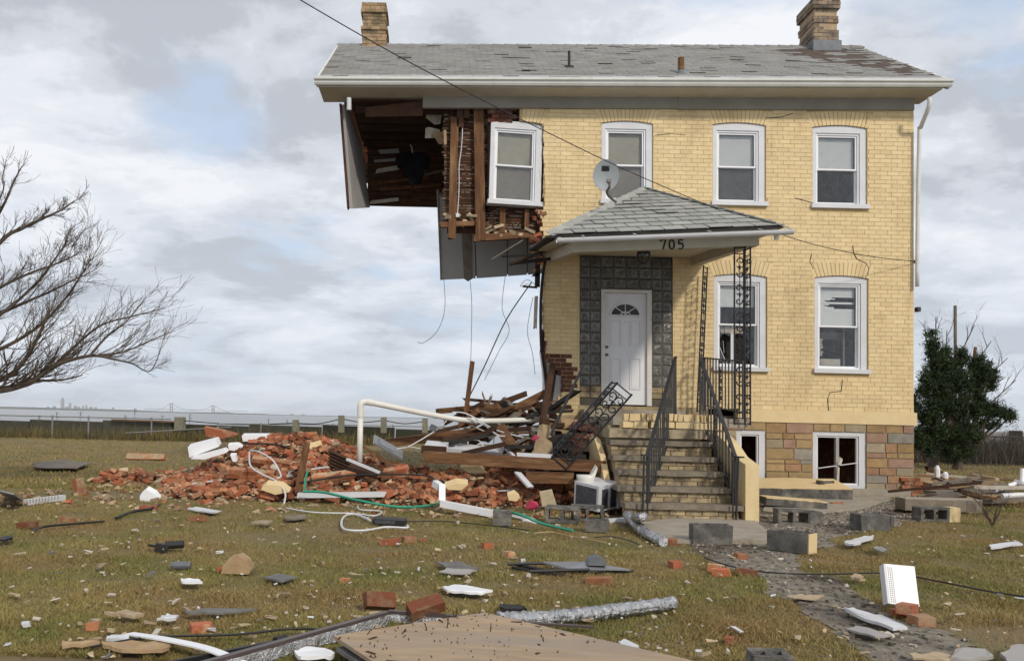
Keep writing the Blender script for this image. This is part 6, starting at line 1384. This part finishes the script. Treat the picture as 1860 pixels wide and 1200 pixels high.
# small chips everywhere on the lawn
big, small = [], {'chip': MB(), 'white': MB(), 'plaster': MB(), 'slate': MB()}
def free(x, y): return not any(inpoly(x, y, P) for P in EXCL)
cnt = 0
for _ in range(1250):
    px, py = rnd(-20, 1880), 905 + 300 * random.random() ** 1.25
    q = gnd(px, py, 0)
    if pile(q.x, q.y) > .04 or not free(q.x, q.y) or (q.y > -.2 and q.x > 1.8): continue
    dens = math.exp(-((px - 750) / 620) ** 2) * .9 + .25
    if random.random() > dens: continue
    s = min(.05, abs(random.gauss(0, .013)) + .006); mt = random.choices(list(small), (.62, .06, .27, .05))[0]
    if s > .02 and cnt < 150:
        m = MB(); m.obox((q.x, q.y, .028), s * rnd(1.2, 3), s * rnd(.6, 1.1), rnd(.006, .014), rot(rnd(-.2, .2), rnd(-.2, .2), rnd(0, 6)), rnd(0, 1), s * .22); cnt += 1
        one(m, 'rubble_chip', mt, 'small pale chip of plaster or wood scattered on the grass', 'chip', 'chips scattered over the lawn')
    else: small[mt].obox((q.x, q.y, .026), s * rnd(1, 2.4), s * rnd(.5, 1.0), rnd(.005, .012), rot(rnd(-.3, .3), rnd(-.3, .3), rnd(0, 6)), rnd(0, 1), s * .2)
for k, m in small.items():
    if m.v: tag(m.build('lawn_crumbs', k), 'tiny pale crumbs littering the grass', 'crumbs', kind='stuff')

# ================================================================ grass, weeds, fence, trees
def blade_mesh(name, x, y, z, hgt, wid, m, lean_=.5, label='grass', cat='grass'):
    n = len(x); th = rng.uniform(0, 2 * np.pi, n); la = rng.normal(0, lean_, n) * hgt; lb = rng.normal(0, lean_, n) * hgt
    cx_, cy_ = np.cos(th) * wid / 2, np.sin(th) * wid / 2; v = np.empty((n, 5, 3), np.float32)
    v[:, 0] = np.stack([x - cx_, y - cy_, z], 1); v[:, 1] = np.stack([x + cx_, y + cy_, z], 1)
    v[:, 2] = np.stack([x + cx_ * .8 + la * .4, y + cy_ * .8 + lb * .4, z + hgt * .6], 1); v[:, 3] = np.stack([x - cx_ * .8 + la * .4, y - cy_ * .8 + lb * .4, z + hgt * .6], 1)
    v[:, 4] = np.stack([x + la, y + lb, z + hgt * .95], 1)
    base = np.arange(n)[:, None] * 5; loops = np.concatenate([base + np.array([0, 1, 2, 3]), base + np.array([3, 2, 4])], 1).astype(np.int32).ravel()
    me = bpy.data.meshes.new(name); me.vertices.add(n * 5); me.vertices.foreach_set('co', v.ravel()); me.loops.add(n * 7); me.loops.foreach_set('vertex_index', loops)
    me.polygons.add(n * 2); ls = np.stack([np.arange(n) * 7, np.arange(n) * 7 + 4], 1).astype(np.int32).ravel(); me.polygons.foreach_set('loop_start', ls)
    me.polygons.foreach_set('loop_total', np.tile([4, 3], n).astype(np.int32)); me.update(); me.validate()
    t = np.repeat(np.clip(rng.normal(.5, .28, n), 0, 1), 2).astype(np.float32); me.attributes.new('tint', 'FLOAT', 'FACE').data.foreach_set('value', t)
    me.materials.append(MATS[m]); o = bpy.data.objects.new(name, me); col.objects.link(o); return tag(o, label, cat, kind='stuff')
def gzn(x, y): return 0.012 * np.sin(x * 0.9 + 0.5) * np.cos(y * 0.8) + 0.006 * np.sin(x * 2.3 + y * 1.7) - 0.012
def cull(x, y, ok=None):
    k = ~inpoly_np(x, y, PATH)
    for P in EXCL: k &= ~inpoly_np(x, y, P)
    k &= ~((y > -.25) & (y < 5.6) & (x > 1.7) & (x < 9.0)) & ~((x > 2.2) & (x < 4.8) & (y > -4.5) & (y < 0))
    ph = np.zeros_like(x)
    for cx_, cy_, a, rx_, ry_ in MOUNDS: ph = np.maximum(ph, a * np.exp(-1.6 * (((x - cx_) / rx_) ** 2 + ((y - cy_) / ry_) ** 2)))
    return k & (ph < .10)
n = 620000; Yd_ = 4.0 + 9.0 * rng.random(n) ** 1.5; u = rng.uniform(-.56, .75, n); x, y = u * Yd_ + np.where(rng.random(n) < .14, np.sign(u - .1) * rng.uniform(0, 3.2, n), 0), Yd_ - D
bare = np.array([mnoise.noise(Vector((a * .55, b * .55, 2.0))) for a, b in zip(x[::1], y[::1])]) ; k = cull(x, y) & (rng.random(n) < np.clip(1.0 - 2.6 * (bare - .10), .07, 1)); x, y = x[k], y[k]
tuft = np.array([mnoise.noise(Vector((a * 2.6, b * 2.6, 7.0))) for a, b in zip(x, y)]); hg = np.clip(rng.normal(.024, .009, len(x)) * (1 + 1.1 * np.clip(tuft, -.45, .7)), .008, .065); blade_mesh('lawn_grass', x, y, gzn(x, y) - .004, hg, rng.uniform(.0025, .005, len(x)), 'grass', .7, 'short dry autumn grass of the lawn')
n = 160000; Yd_ = 12.5 + 26 * rng.random(n) ** 1.4; u = rng.uniform(-.72, .86, n); x, y = u * Yd_, Yd_ - D; k = cull(x, y); x, y = x[k], y[k]
blade_mesh('far_grass', x, y, gzn(x, y) - .006, np.clip(rng.normal(.045, .015, len(x)), .02, .1), rng.uniform(.010, .018, len(x)), 'grass', .5, 'dry grass of the far lawn')
# weeds along the shore fence and by the right trees
n = 9000; x = rng.uniform(-24, -2, n); y = 20.6 + rng.normal(0, .5, n) - .0 * x
blade_mesh('fence_weeds', x, y, gzn(x, y), np.abs(rng.normal(.22, .2, n)) + .06, rng.uniform(.015, .035, n), 'weed', .3, 'tall yellow brown weeds along the shore fence', 'weeds')
n = 16000; x = rng.uniform(12, 30, n); y = 17 + rng.normal(0, 1.3, n)
blade_mesh('brush', x, y, gzn(x, y) - .1, np.abs(rng.normal(.7, .35, n)) + .2, rng.uniform(.01, .03, n), 'brushwood', .3, 'brown brush behind the evergreen', 'brush')
# reed plumes
for px, h in ((145, .9), (107, .85), (245, 1.1), (298, .8), (342, .9), (489, .75), (517, .75), (220, .8), (65, .7)):
    p = gnd(px, 795, 0); t = thing('reed', 'thin reed with a feathery head at the shore fence', 'reed', p, 'reeds along the shore fence'); m = MB(); top = p + Vector((rnd(-.15, .15), 0, h + .25)); m.tube([p, p.lerp(top, .5) + Vector((.02, 0, 0)), top], [.014, .011, .006], 4); m.build('stem', 'weed', t)
    m = MB(); [m.tube([top - Vector((0, 0, .22 * f)), top + Vector((rnd(.03, .12), rnd(-.05, .05), -.25 * f - .03))], [.012, .004], 4) for f in np.linspace(0, 1, 6)]; m.build('plume', 'bark', t)
# chain link fences
def fence(pts, h, lab, dx=.11, sp=2.6):
    pts = [Vector(p) for p in pts]; t = thing('chain_link_fence', lab, 'fence', pts[0])
    L = sum((b - a).length for a, b in zip(pts, pts[1:]))
    for a, b in zip(pts, pts[1:]):
        ln = (b - a).length; d = (b - a) / ln; m = MB(); m.tube([a + Vector((0, 0, h)), b + Vector((0, 0, h))], .024, 5); m.build('top_rail', 'galv', t)
        k = 0
        while k * sp < ln: m = MB(); p = a + d * k * sp; m.tube([p - Vector((0, 0, .1)), p + Vector((0, 0, h + .06))], .034, 6); m.build('fence_post', 'galv', t); k += 1
        m = MB(); s_ = -h
        while s_ < ln:
            for sg in (1, -1):
                u0, u1 = (s_, s_ + h) if sg > 0 else (s_ + h, s_); z0, z1 = 0., h
                A0, A1 = u0, u1
                def clip(uu): return max(0, min(ln, uu))
                c0, c1 = clip(A0), clip(A1)
                if abs(c1 - c0) < .02: continue
                f0, f1 = (c0 - A0) / (A1 - A0), (c1 - A0) / (A1 - A0)
                P0, P1 = a + d * c0 + Vector((0, 0, h * f0)), a + d * c1 + Vector((0, 0, h * f1)); w_ = Vector((0, 0, .003))
                m.add([P0 - w_, P1 - w_, P1 + w_, P0 + w_], [(0, 1, 2, 3)])
            s_ += dx
        o = m.build('wire_mesh', 'galv', t); o['kind'] = 'stuff'
fence([gnd(-120, 790, 0), gnd(160, 797, 0), gnd(310, 800, 0)], .92, 'chain link fence along the shore at the left')
fence([gnd(395, 803, 0), gnd(620, 799, 0), gnd(950, 806, 0)], .78, 'chain link fence behind the rubble heap')
fence([at(1745, 860, 27) * 1, at(1885, 872, 24)], 1.25, 'chain link fence at the right behind the trees')
# timber bulkhead with posts and rope along the water
t = thing('timber_bulkhead', 'dark timber bulkhead at the water edge', 'bulkhead', (-14, 24.6, 0))
for k in range(7):
    a, b = at(-60 + k * 130, 764 + k * 3.4, 40), at(68 + k * 130, 767.5 + k * 3.4, 40); m = MB(); m.beam((a.x, 24.6 + .02 * (k % 2), .12), (b.x, 24.6, .08), .2, 1.1 + .1 * (k % 3), t=rnd(0, 1)); m.build('plank', 'timber_dark', t)
m = MB(); a, b = at(205, 762, 39), at(330, 766, 39); m.beam(a, b, .4, .07); m.build('cap_board', 'wood', t)
pr = None
for k, (px, t0, b0) in enumerate(((327, 757, 773), (537, 762, 776), (620, 754, 777), (697, 757, 778), (772, 759, 778))):
    a, b = at(px, t0, 37), at(px, b0 + 8, 37); wv = .4 if k == 0 else .26; m = MB(); m.beam(b, a, wv, wv, up=(0, 1, 0)); lab = ['squat wooden bollard at the water edge, leftmost of the row', 'low wooden post at the water edge', 'tall wooden post at the water edge left of the white pipe', 'tall wooden post at the water edge right of the white pipe', 'wooden post at the water edge nearest the house'][k]
    one(m, 'wooden_post', 'post_wood', lab, 'post', 'posts at the water edge')
    if pr is not None and k > 0: wire([pr, (pr + a) / 2 - Vector((0, 0, .2)), a - Vector((0, 0, .15))], .022, 'post_rope', 'dark cable strung between the water edge posts, span %s' % ['', 'one', 'two', 'three', 'nearest the house'][k], 'timber_dark')
    pr = a - Vector((0, 0, .15))
# ---- bare trees
def branch(m, p, d, L, r, depth, rr, up=.25, kids=(3, 5), spread=.6, side=None):
    n = 5; pts = [p]; dirs = d.normalized()
    for i in range(n):
        dirs = (dirs + Vector((rr.gauss(0, .13), rr.gauss(0, .13), rr.gauss(0, .11) + up * .16))).normalized(); pts.append(pts[-1] + dirs * L / n)
    m.tube(pts, [max(.0022, r * (1 - .62 * i / n)) for i in range(n + 1)], 5 if depth > 1 else 3, cap=False)
    if depth <= 0: return
    for _ in range(rr.randint(*kids)):
        f = rr.uniform(.25, 1.0); i = min(n - 1, int(f * n)); q = pts[i].lerp(pts[i + 1], f * n - i); base = (pts[i + 1] - pts[i]).normalized()
        nd = (base + Vector((rr.gauss(0, spread), rr.gauss(0, spread), rr.gauss(.12, spread)))).normalized()
        branch(m, q, nd, L * rr.uniform(.45, .72), r * (1 - .62 * f) * .62, depth - 1, rr, up, kids, spread)
t = thing('bare_tree', 'bare tree reaching in from the left edge with spreading twigs', 'tree', (at(-230, 700, 12.5).x, -2, 0)); rr = random.Random(21)
Yt = 12.5; trunk = at(-230, 700, Yt); m = MB(); m.tube([(trunk.x, trunk.y, -.1), (trunk.x + .05, trunk.y, .8), (trunk.x + .15, trunk.y, 2.0), (trunk.x, trunk.y + .1, 2.9), (trunk.x + .25, trunk.y, 3.6), (trunk.x + .9, trunk.y + .2, 4.4)], [.26, .2, .17, .11, .06, .015], 9); m.build('trunk', 'bark', t)
m = MB()
limbs = [([(-180, 620), (-60, 560), (0, 522), (50, 498), (105, 478), (140, 462)], .034, .55, 3), ([(-160, 650), (-20, 585), (60, 520), (100, 470), (120, 440)], .03, .5, 3), ([(-235, 730), (-100, 720), (0, 708), (37, 700), (61, 691), (98, 664), (163, 646), (205, 652)], .075, .95, 3), ([(-230, 740), (-90, 705), (0, 690), (40, 660), (70, 610), (90, 560)], .06, 1.0, 3), ([(61, 691), (110, 690), (150, 681)], .025, .5, 2), ([(163, 646), (195, 610), (228, 585), (262, 545)], .022, .7, 2), ([(98, 664), (140, 625), (185, 590), (250, 572), (300, 560)], .024, .8, 2), ([(205, 652), (240, 660), (275, 672), (300, 605)], .016, .6, 2),
         ([(-230, 640), (-100, 560), (0, 440), (40, 415), (75, 398), (110, 382), (135, 365)], .042, .38, 3), ([(-100, 560), (-20, 420), (10, 365), (25, 330), (40, 302)], .03, .35, 2), ([(-200, 660), (-60, 600), (20, 560), (90, 530), (150, 500)], .04, .85, 3), ([(-200, 690), (-40, 650), (60, 600), (120, 540), (165, 470)], .04, .8, 3), ([(163, 646), (220, 640), (270, 620), (318, 600)], .02, .6, 2), ([(-80, 500), (0, 360), (5, 320), (12, 290)], .015, .25, 2)]
for pts, r0, kl, dep in limbs:
    dz = rr.uniform(-.35, .35); P = smooth_path([at(px, py, Yt + dz * (i / len(pts)) * 2 + rr.uniform(-.1, .1)) for i, (px, py) in enumerate(pts)], 5); n = len(P)
    m.tube(P, [max(.004, r0 * (1 - .82 * i / n)) for i in range(n)], 6, cap=False)
    for i in range(3, n - 1):
        if P[i].x < at(-60, 600, Yt).x: continue
        for _ in range(1 if rr.random() < .6 else 2):
            b = (P[i + 1] - P[i]).normalized(); d = (b * .8 + Vector((rr.uniform(-.2, .55), rr.gauss(0, .5), rr.uniform(-.12, .75)))).normalized(); branch(m, P[i], d, kl * rr.uniform(.35, .85), r0 * (1 - .75 * i / n) * .34, min(2, dep - 1) if rr.random() < .85 else 1, rr, .22, (3, 5), .42)
m.build('crown', 'bark', t)
t = thing('bare_tree', 'bare grey tree behind the evergreen at the right', 'tree', gnd(1700, 850)); rr = random.Random(5); p0 = gnd(1692, 850, -.1); p0 = at(1692, 852, 27)
m = MB(); m.tube([p0 - Vector((0, 0, .4)), p0 + Vector((.1, 0, .8)), p0 + Vector((.0, 0, 1.8))], [.2, .16, .12], 7); m.build('trunk', 'bark_far', t); m = MB()
for a in ((1680, 600), (1700, 575), (1720, 600), (1770, 590), (1800, 620), (1830, 650), (1845, 690), (1690, 640), (1740, 640), (1815, 690)):
    q = at(*a, 27 + rr.uniform(-1, 1)); st0 = p0 + Vector((0, 0, rr.uniform(.9, 1.9))); P = smooth_path([st0, st0.lerp(q, .5) + Vector((rr.uniform(-.2, .2), 0, rr.uniform(-.3, .1))), q], 5); m.tube(P, [.045 * (1 - .8 * i / len(P)) for i in range(len(P))], 5, cap=False)
    for i in range(3, len(P) - 1): branch(m, P[i], (q - st0).normalized() + Vector((rr.gauss(0, .5), rr.gauss(0, .4), rr.uniform(0, .6))), rr.uniform(.35, .8), .014, 2, rr, .3, (2, 3), .45)
m.build('crown', 'bark_far', t)
# ---- evergreen
def evergreen(px, py, Y, lobes, lab, seed):
    p = at(px, py, Y); t = thing('cedar_tree', lab, 'tree', p); rr = np.random.default_rng(seed); m = MB()
    m.tube([p - Vector((0, 0, .4)), p + Vector((.05, 0, .7)), p + Vector((-.05, 0, 2.2))], [.16, .12, .05], 7)
    pos = []; r0 = random.Random(seed)
    for (cx_, cy_, rx_, rz_) in lobes:
        c = at(cx_, cy_, Y); A, B = rx_ * Y / FPX, rz_ * Y / FPX
        m.tube([p + Vector((0, 0, .5)), p.lerp(c, .5) + Vector((0, 0, .1)), c], [.06, .045, .015], 5)
        for _ in range(int(46 * A * B * 4) + 3):          # clumps in the lobe
            while True:
                v = Vector((r0.uniform(-1, 1), r0.uniform(-1, 1), r0.uniform(-1, 1)))
                if .2 < v.length < 1: break
            cc = c + Vector((v.x * A, v.y * A, v.z * B)); s = r0.uniform(.08, .17)
            for _ in range(100): pos.append(tuple(cc + Vector((r0.gauss(0, s * .55), r0.gauss(0, s * .55), r0.gauss(0, s * .6)))))
    m.build('trunk', 'bark', t)
    P = np.array(pos, np.float32); n = len(P); d = rr.normal(0, 1, (n, 3)) + np.array([0, 0, .5]); d /= np.linalg.norm(d, axis=1)[:, None]; e = np.cross(d, rr.normal(0, 1, (n, 3))); e /= np.linalg.norm(e, axis=1)[:, None] + 1e-6
    L = rr.uniform(.07, .16, n)[:, None]; w_ = rr.uniform(.008, .018, n)[:, None]; V = np.stack([P - e * w_, P + e * w_, P + d * L], 1).reshape(-1, 3)
    me = bpy.data.meshes.new('crown'); me.vertices.add(n * 3); me.vertices.foreach_set('co', V.ravel()); me.loops.add(n * 3); me.loops.foreach_set('vertex_index', np.arange(n * 3, dtype=np.int32)); me.polygons.add(n); me.polygons.foreach_set('loop_start', np.arange(n, dtype=np.int32) * 3); me.polygons.foreach_set('loop_total', np.full(n, 3, np.int32)); me.update()
    me.attributes.new('tint', 'FLOAT', 'FACE').data.foreach_set('value', np.clip(rr.normal(.5, .3, n), 0, 1).astype(np.float32)); me.materials.append(MATS['cedar']); o = bpy.data.objects.new('crown', me); col.objects.link(o); o.parent = t; o.matrix_parent_inverse = t.matrix_world.inverted()
evergreen(1738, 852, 25.5, [(1694, 622, 7, 22), (1700, 650, 12, 26), (1716, 655, 14, 24), (1728, 680, 20, 26), (1703, 690, 18, 28), (1680, 700, 14, 30), (1748, 650, 10, 16), (1745, 700, 18, 28), (1772, 660, 10, 20), (1785, 676, 14, 24), (1800, 690, 9, 20), (1776, 700, 15, 24), (1690, 745, 18, 26), (1722, 735, 24, 26), (1755, 745, 22, 24), (1786, 738, 18, 20), (1806, 745, 13, 13), (1824, 752, 12, 10), (1834, 758, 7, 6), (1676, 785, 14, 30), (1705, 785, 20, 26), (1738, 790, 24, 24), (1768, 785, 18, 16), (1795, 770, 14, 9), (1725, 820, 20, 16), (1750, 818, 16, 14), (1695, 815, 12, 14), (1660, 740, 8, 30)], 'dark green cedar standing right of the house', 3)
m = MB(); m.tube([at(1736, 800, 30), at(1735, 555, 30)], .055, 7); one(m, 'utility_pole', 'wood_grey', 'tall thin pole rising behind the cedar', 'pole')
m = MB(); m.tube([at(1762, 700, 28), at(1772, 630, 28)], .05, 6); one(m, 'broken_post', 'wood', 'short leaning post beside the tall thin pole', 'post')
# low house beyond the right lawn
t = thing('low_house', 'low brown roofed building beyond the right fence', 'building', at(1840, 830, 60)); yb_ = 45
a, b = at(1775, 812, 60), at(1990, 820, 60); zr = at(1860, 786, 62).z
m = MB(); m.box(a.x, b.x, yb_, yb_ + 9, -.2, a.z + .1); m.build('wall', 'post_wood', t)
m = MB(); m.prism([(a.x - .4, yb_ - .5, a.z), (a.x - .4, yb_ + 4.5, zr), (a.x - .4, yb_ + 9.5, a.z)], (b.x - a.x + .8, 0, 0)); m.build('roof', 'brown_roof', t)
for k in range(3): m = MB(); m.box(a.x + 2 + 2.6 * k, a.x + 3 + 2.6 * k, yb_ - .03, yb_ + .02, .5, 1.3); m.build('window', 'dark', t)
# small dead shrub on the right lawn
t = thing('dead_shrub', 'small bare dead shrub on the right lawn', 'shrub', gnd(1802, 955)); rr = random.Random(9); p = gnd(1802, 955, 0); m = MB()
for k in range(9): branch(m, p, Vector((rr.gauss(0, .4), rr.gauss(0, .3), 1)), rr.uniform(.18, .38), .008, 2, rr, .2, (2, 4), .5)
m.build('twigs', 'bark', t)

# ================================================================ haze over the water
hz_ = MB(); hz_.box(-33000, 33000, -60, 33000, -3.5, 620); me_h = hz_.build('haze', 'white'); me_h['kind'] = 'stuff'
mh_ = bpy.data.materials.new('haze_volume'); mh_.use_nodes = True; nt = mh_.node_tree; nt.nodes.clear(); o_ = nt.nodes.new('ShaderNodeOutputMaterial'); pv_ = nt.nodes.new('ShaderNodeVolumePrincipled')
pv_.inputs['Color'].default_value = (0.97, 0.985, 1.0, 1); pv_.inputs['Density'].default_value = 0.000022; pv_.inputs['Anisotropy'].default_value = 0.2; nt.links.new(pv_.outputs[0], o_.inputs['Volume'])
me_h.data.materials.clear(); me_h.data.materials.append(mh_)
# black boxes painted in for shadowed voids, and masonry, between heap and porch
for k, (px, py, Y, sx_, sz_, mt, lab) in enumerate(((985, 800, 12.3, .3, .35, 'cinder', 'dark masonry block standing at the torn wall foot'), (1012, 815, 12.0, .35, .4, 'dark', 'black box painted in for the shadowed void beside the masonry block'), (1045, 800, 12.2, .2, .2, 'old_brick', 'dark brick lump behind the fallen column'), (1030, 770, 12.6, .28, .14, 'wood_pale', 'pale broken timber end on top of the porch debris'), (1058, 778, 12.4, .35, .12, 'old_brick', 'dark brick row left of the loosened edge bricks'), (1035, 850, 11.6, .5, .3, 'dark', 'black box painted in for the shade under the level beam'))):
    m = MB(); m.obox(at(px, py, Y), sx_, .3, sz_, rot(rnd(-.15, .15), rnd(-.2, .2), rnd(-.4, .4)), .5, .03); one(m, 'debris_or_void', mt, lab, 'debris')
m = MB(); m.tube([at(228, 786, 33), at(300, 782, 33), at(420, 775, 33)], .022, 5); one(m, 'fallen_fence_rail', 'galv', 'fallen fence rail slanting in front of the dark bulkhead', 'rail')
# splinters, laths and scraps strewn over the heap
rr = random.Random(77)
for k in range(70):
    if k < 34: px, py, Y = rr.uniform(835, 1000), rr.uniform(712, 800), None; Y = 14.0 - (py - 712) / 60 + rr.uniform(-.2, .2); p = at(px, py, Y)
    else:
        x, y = rr.uniform(-3.4, 1.6), rr.uniform(-3.3, -.4); h = pile(x, y)
        if h < .08: continue
        p = Vector((x, y, h + .07))
    L = rr.uniform(.2, .75) * (.8 if k < 34 else .7); d = Vector((rr.uniform(-1, 1), rr.uniform(-.6, .6), rr.gauss(.1, .28) if k < 34 else rr.gauss(0, .12))).normalized(); m = MB()
    m.beam(p - d * L / 2, p + d * L / 2, rr.uniform(.02, .07), rr.uniform(.01, .03), t=rr.random(), ends=.04)
    mt = rr.choice(('wood', 'wood_dark', 'wood_grey', 'lath', 'wood_pale', 'plaster', 'wood')) if k < 34 else rr.choice(('wood', 'wood_pale', 'wood_grey', 'white', 'wood', 'wood_dark'))
    one(m, 'splintered_lath', mt, 'splintered lath among the jumbled beams by the torn wall' if k < 34 else 'splintered wood strip lying on the brick heap', 'lath', 'laths by the torn wall' if k < 34 else 'wood strips on the heap')
for k in range(60):
    x, y = rr.uniform(-4.2, 1.8), rr.uniform(-3.5, -.6); h = pile(x, y)
    if h < .06: continue
    m = MB(); s_ = rr.uniform(.05, .12); m.obox((x, y, h + .05), s_ * rr.uniform(1, 1.9), s_, s_ * rr.uniform(.2, .6), rot(rr.gauss(0, .4), rr.gauss(0, .4), rr.uniform(0, 6)), rr.random(), s_ * .16)
    one(m, 'plaster_lump', rr.choice(('yellow_paint', 'plaster', 'mortar', 'chip', 'slab_stone', 'concrete')), 'pale lump of mortar or plaster lying on the brick heap', 'plaster lump', 'pale lumps on the heap')
# bigger broken timbers of the dark mound against the torn wall, and the boards of the far right pile
rr = random.Random(31)
for k in range(34):
    px, py = rr.uniform(840, 1010), rr.uniform(722, 815); Y = 13.9 - (py - 712) / 55 + rr.uniform(-.25, .25)
    if py < 735 + (1000 - px) * .2 - 8: py += 18
    p = at(px, py, Y); L = rr.uniform(.35, 1.1); d = Vector((rr.uniform(.4, 1), rr.uniform(-.5, .5), rr.gauss(.22, .2))).normalized(); m = MB(); m.beam(p - d * L / 2, p + d * L / 2, rr.uniform(.05, .14), rr.uniform(.03, .09), t=rr.random(), ends=.05)
    one(m, 'broken_timber', rr.choice(('wood', 'wood_dark', 'wood_dark', 'wood_grey', 'dark')), 'broken timber in the dark mound against the torn wall', 'timber', 'timbers of the dark mound')
for k in range(26):
    px, py = rr.uniform(1670, 1850), rr.uniform(866, 912); p = gnd(px, py + 12, 0); p.z = rr.uniform(.05, .3); L = rr.uniform(.4, 1.5); d = Vector((rr.uniform(.5, 1) * rr.choice((-1, 1)), rr.uniform(-.5, .5), rr.gauss(0, .1))).normalized(); m = MB(); m.beam(p - d * L / 2, p + d * L / 2, rr.uniform(.06, .16), rr.uniform(.025, .08), t=rr.random(), ends=.04)
    one(m, 'loose_board', rr.choice(('wood_pale', 'wood_grey', 'wood_grey', 'wood', 'plaster', 'wood_dark')), 'loose board strewn in the low pile right of the house', 'board', 'boards strewn right of the house')
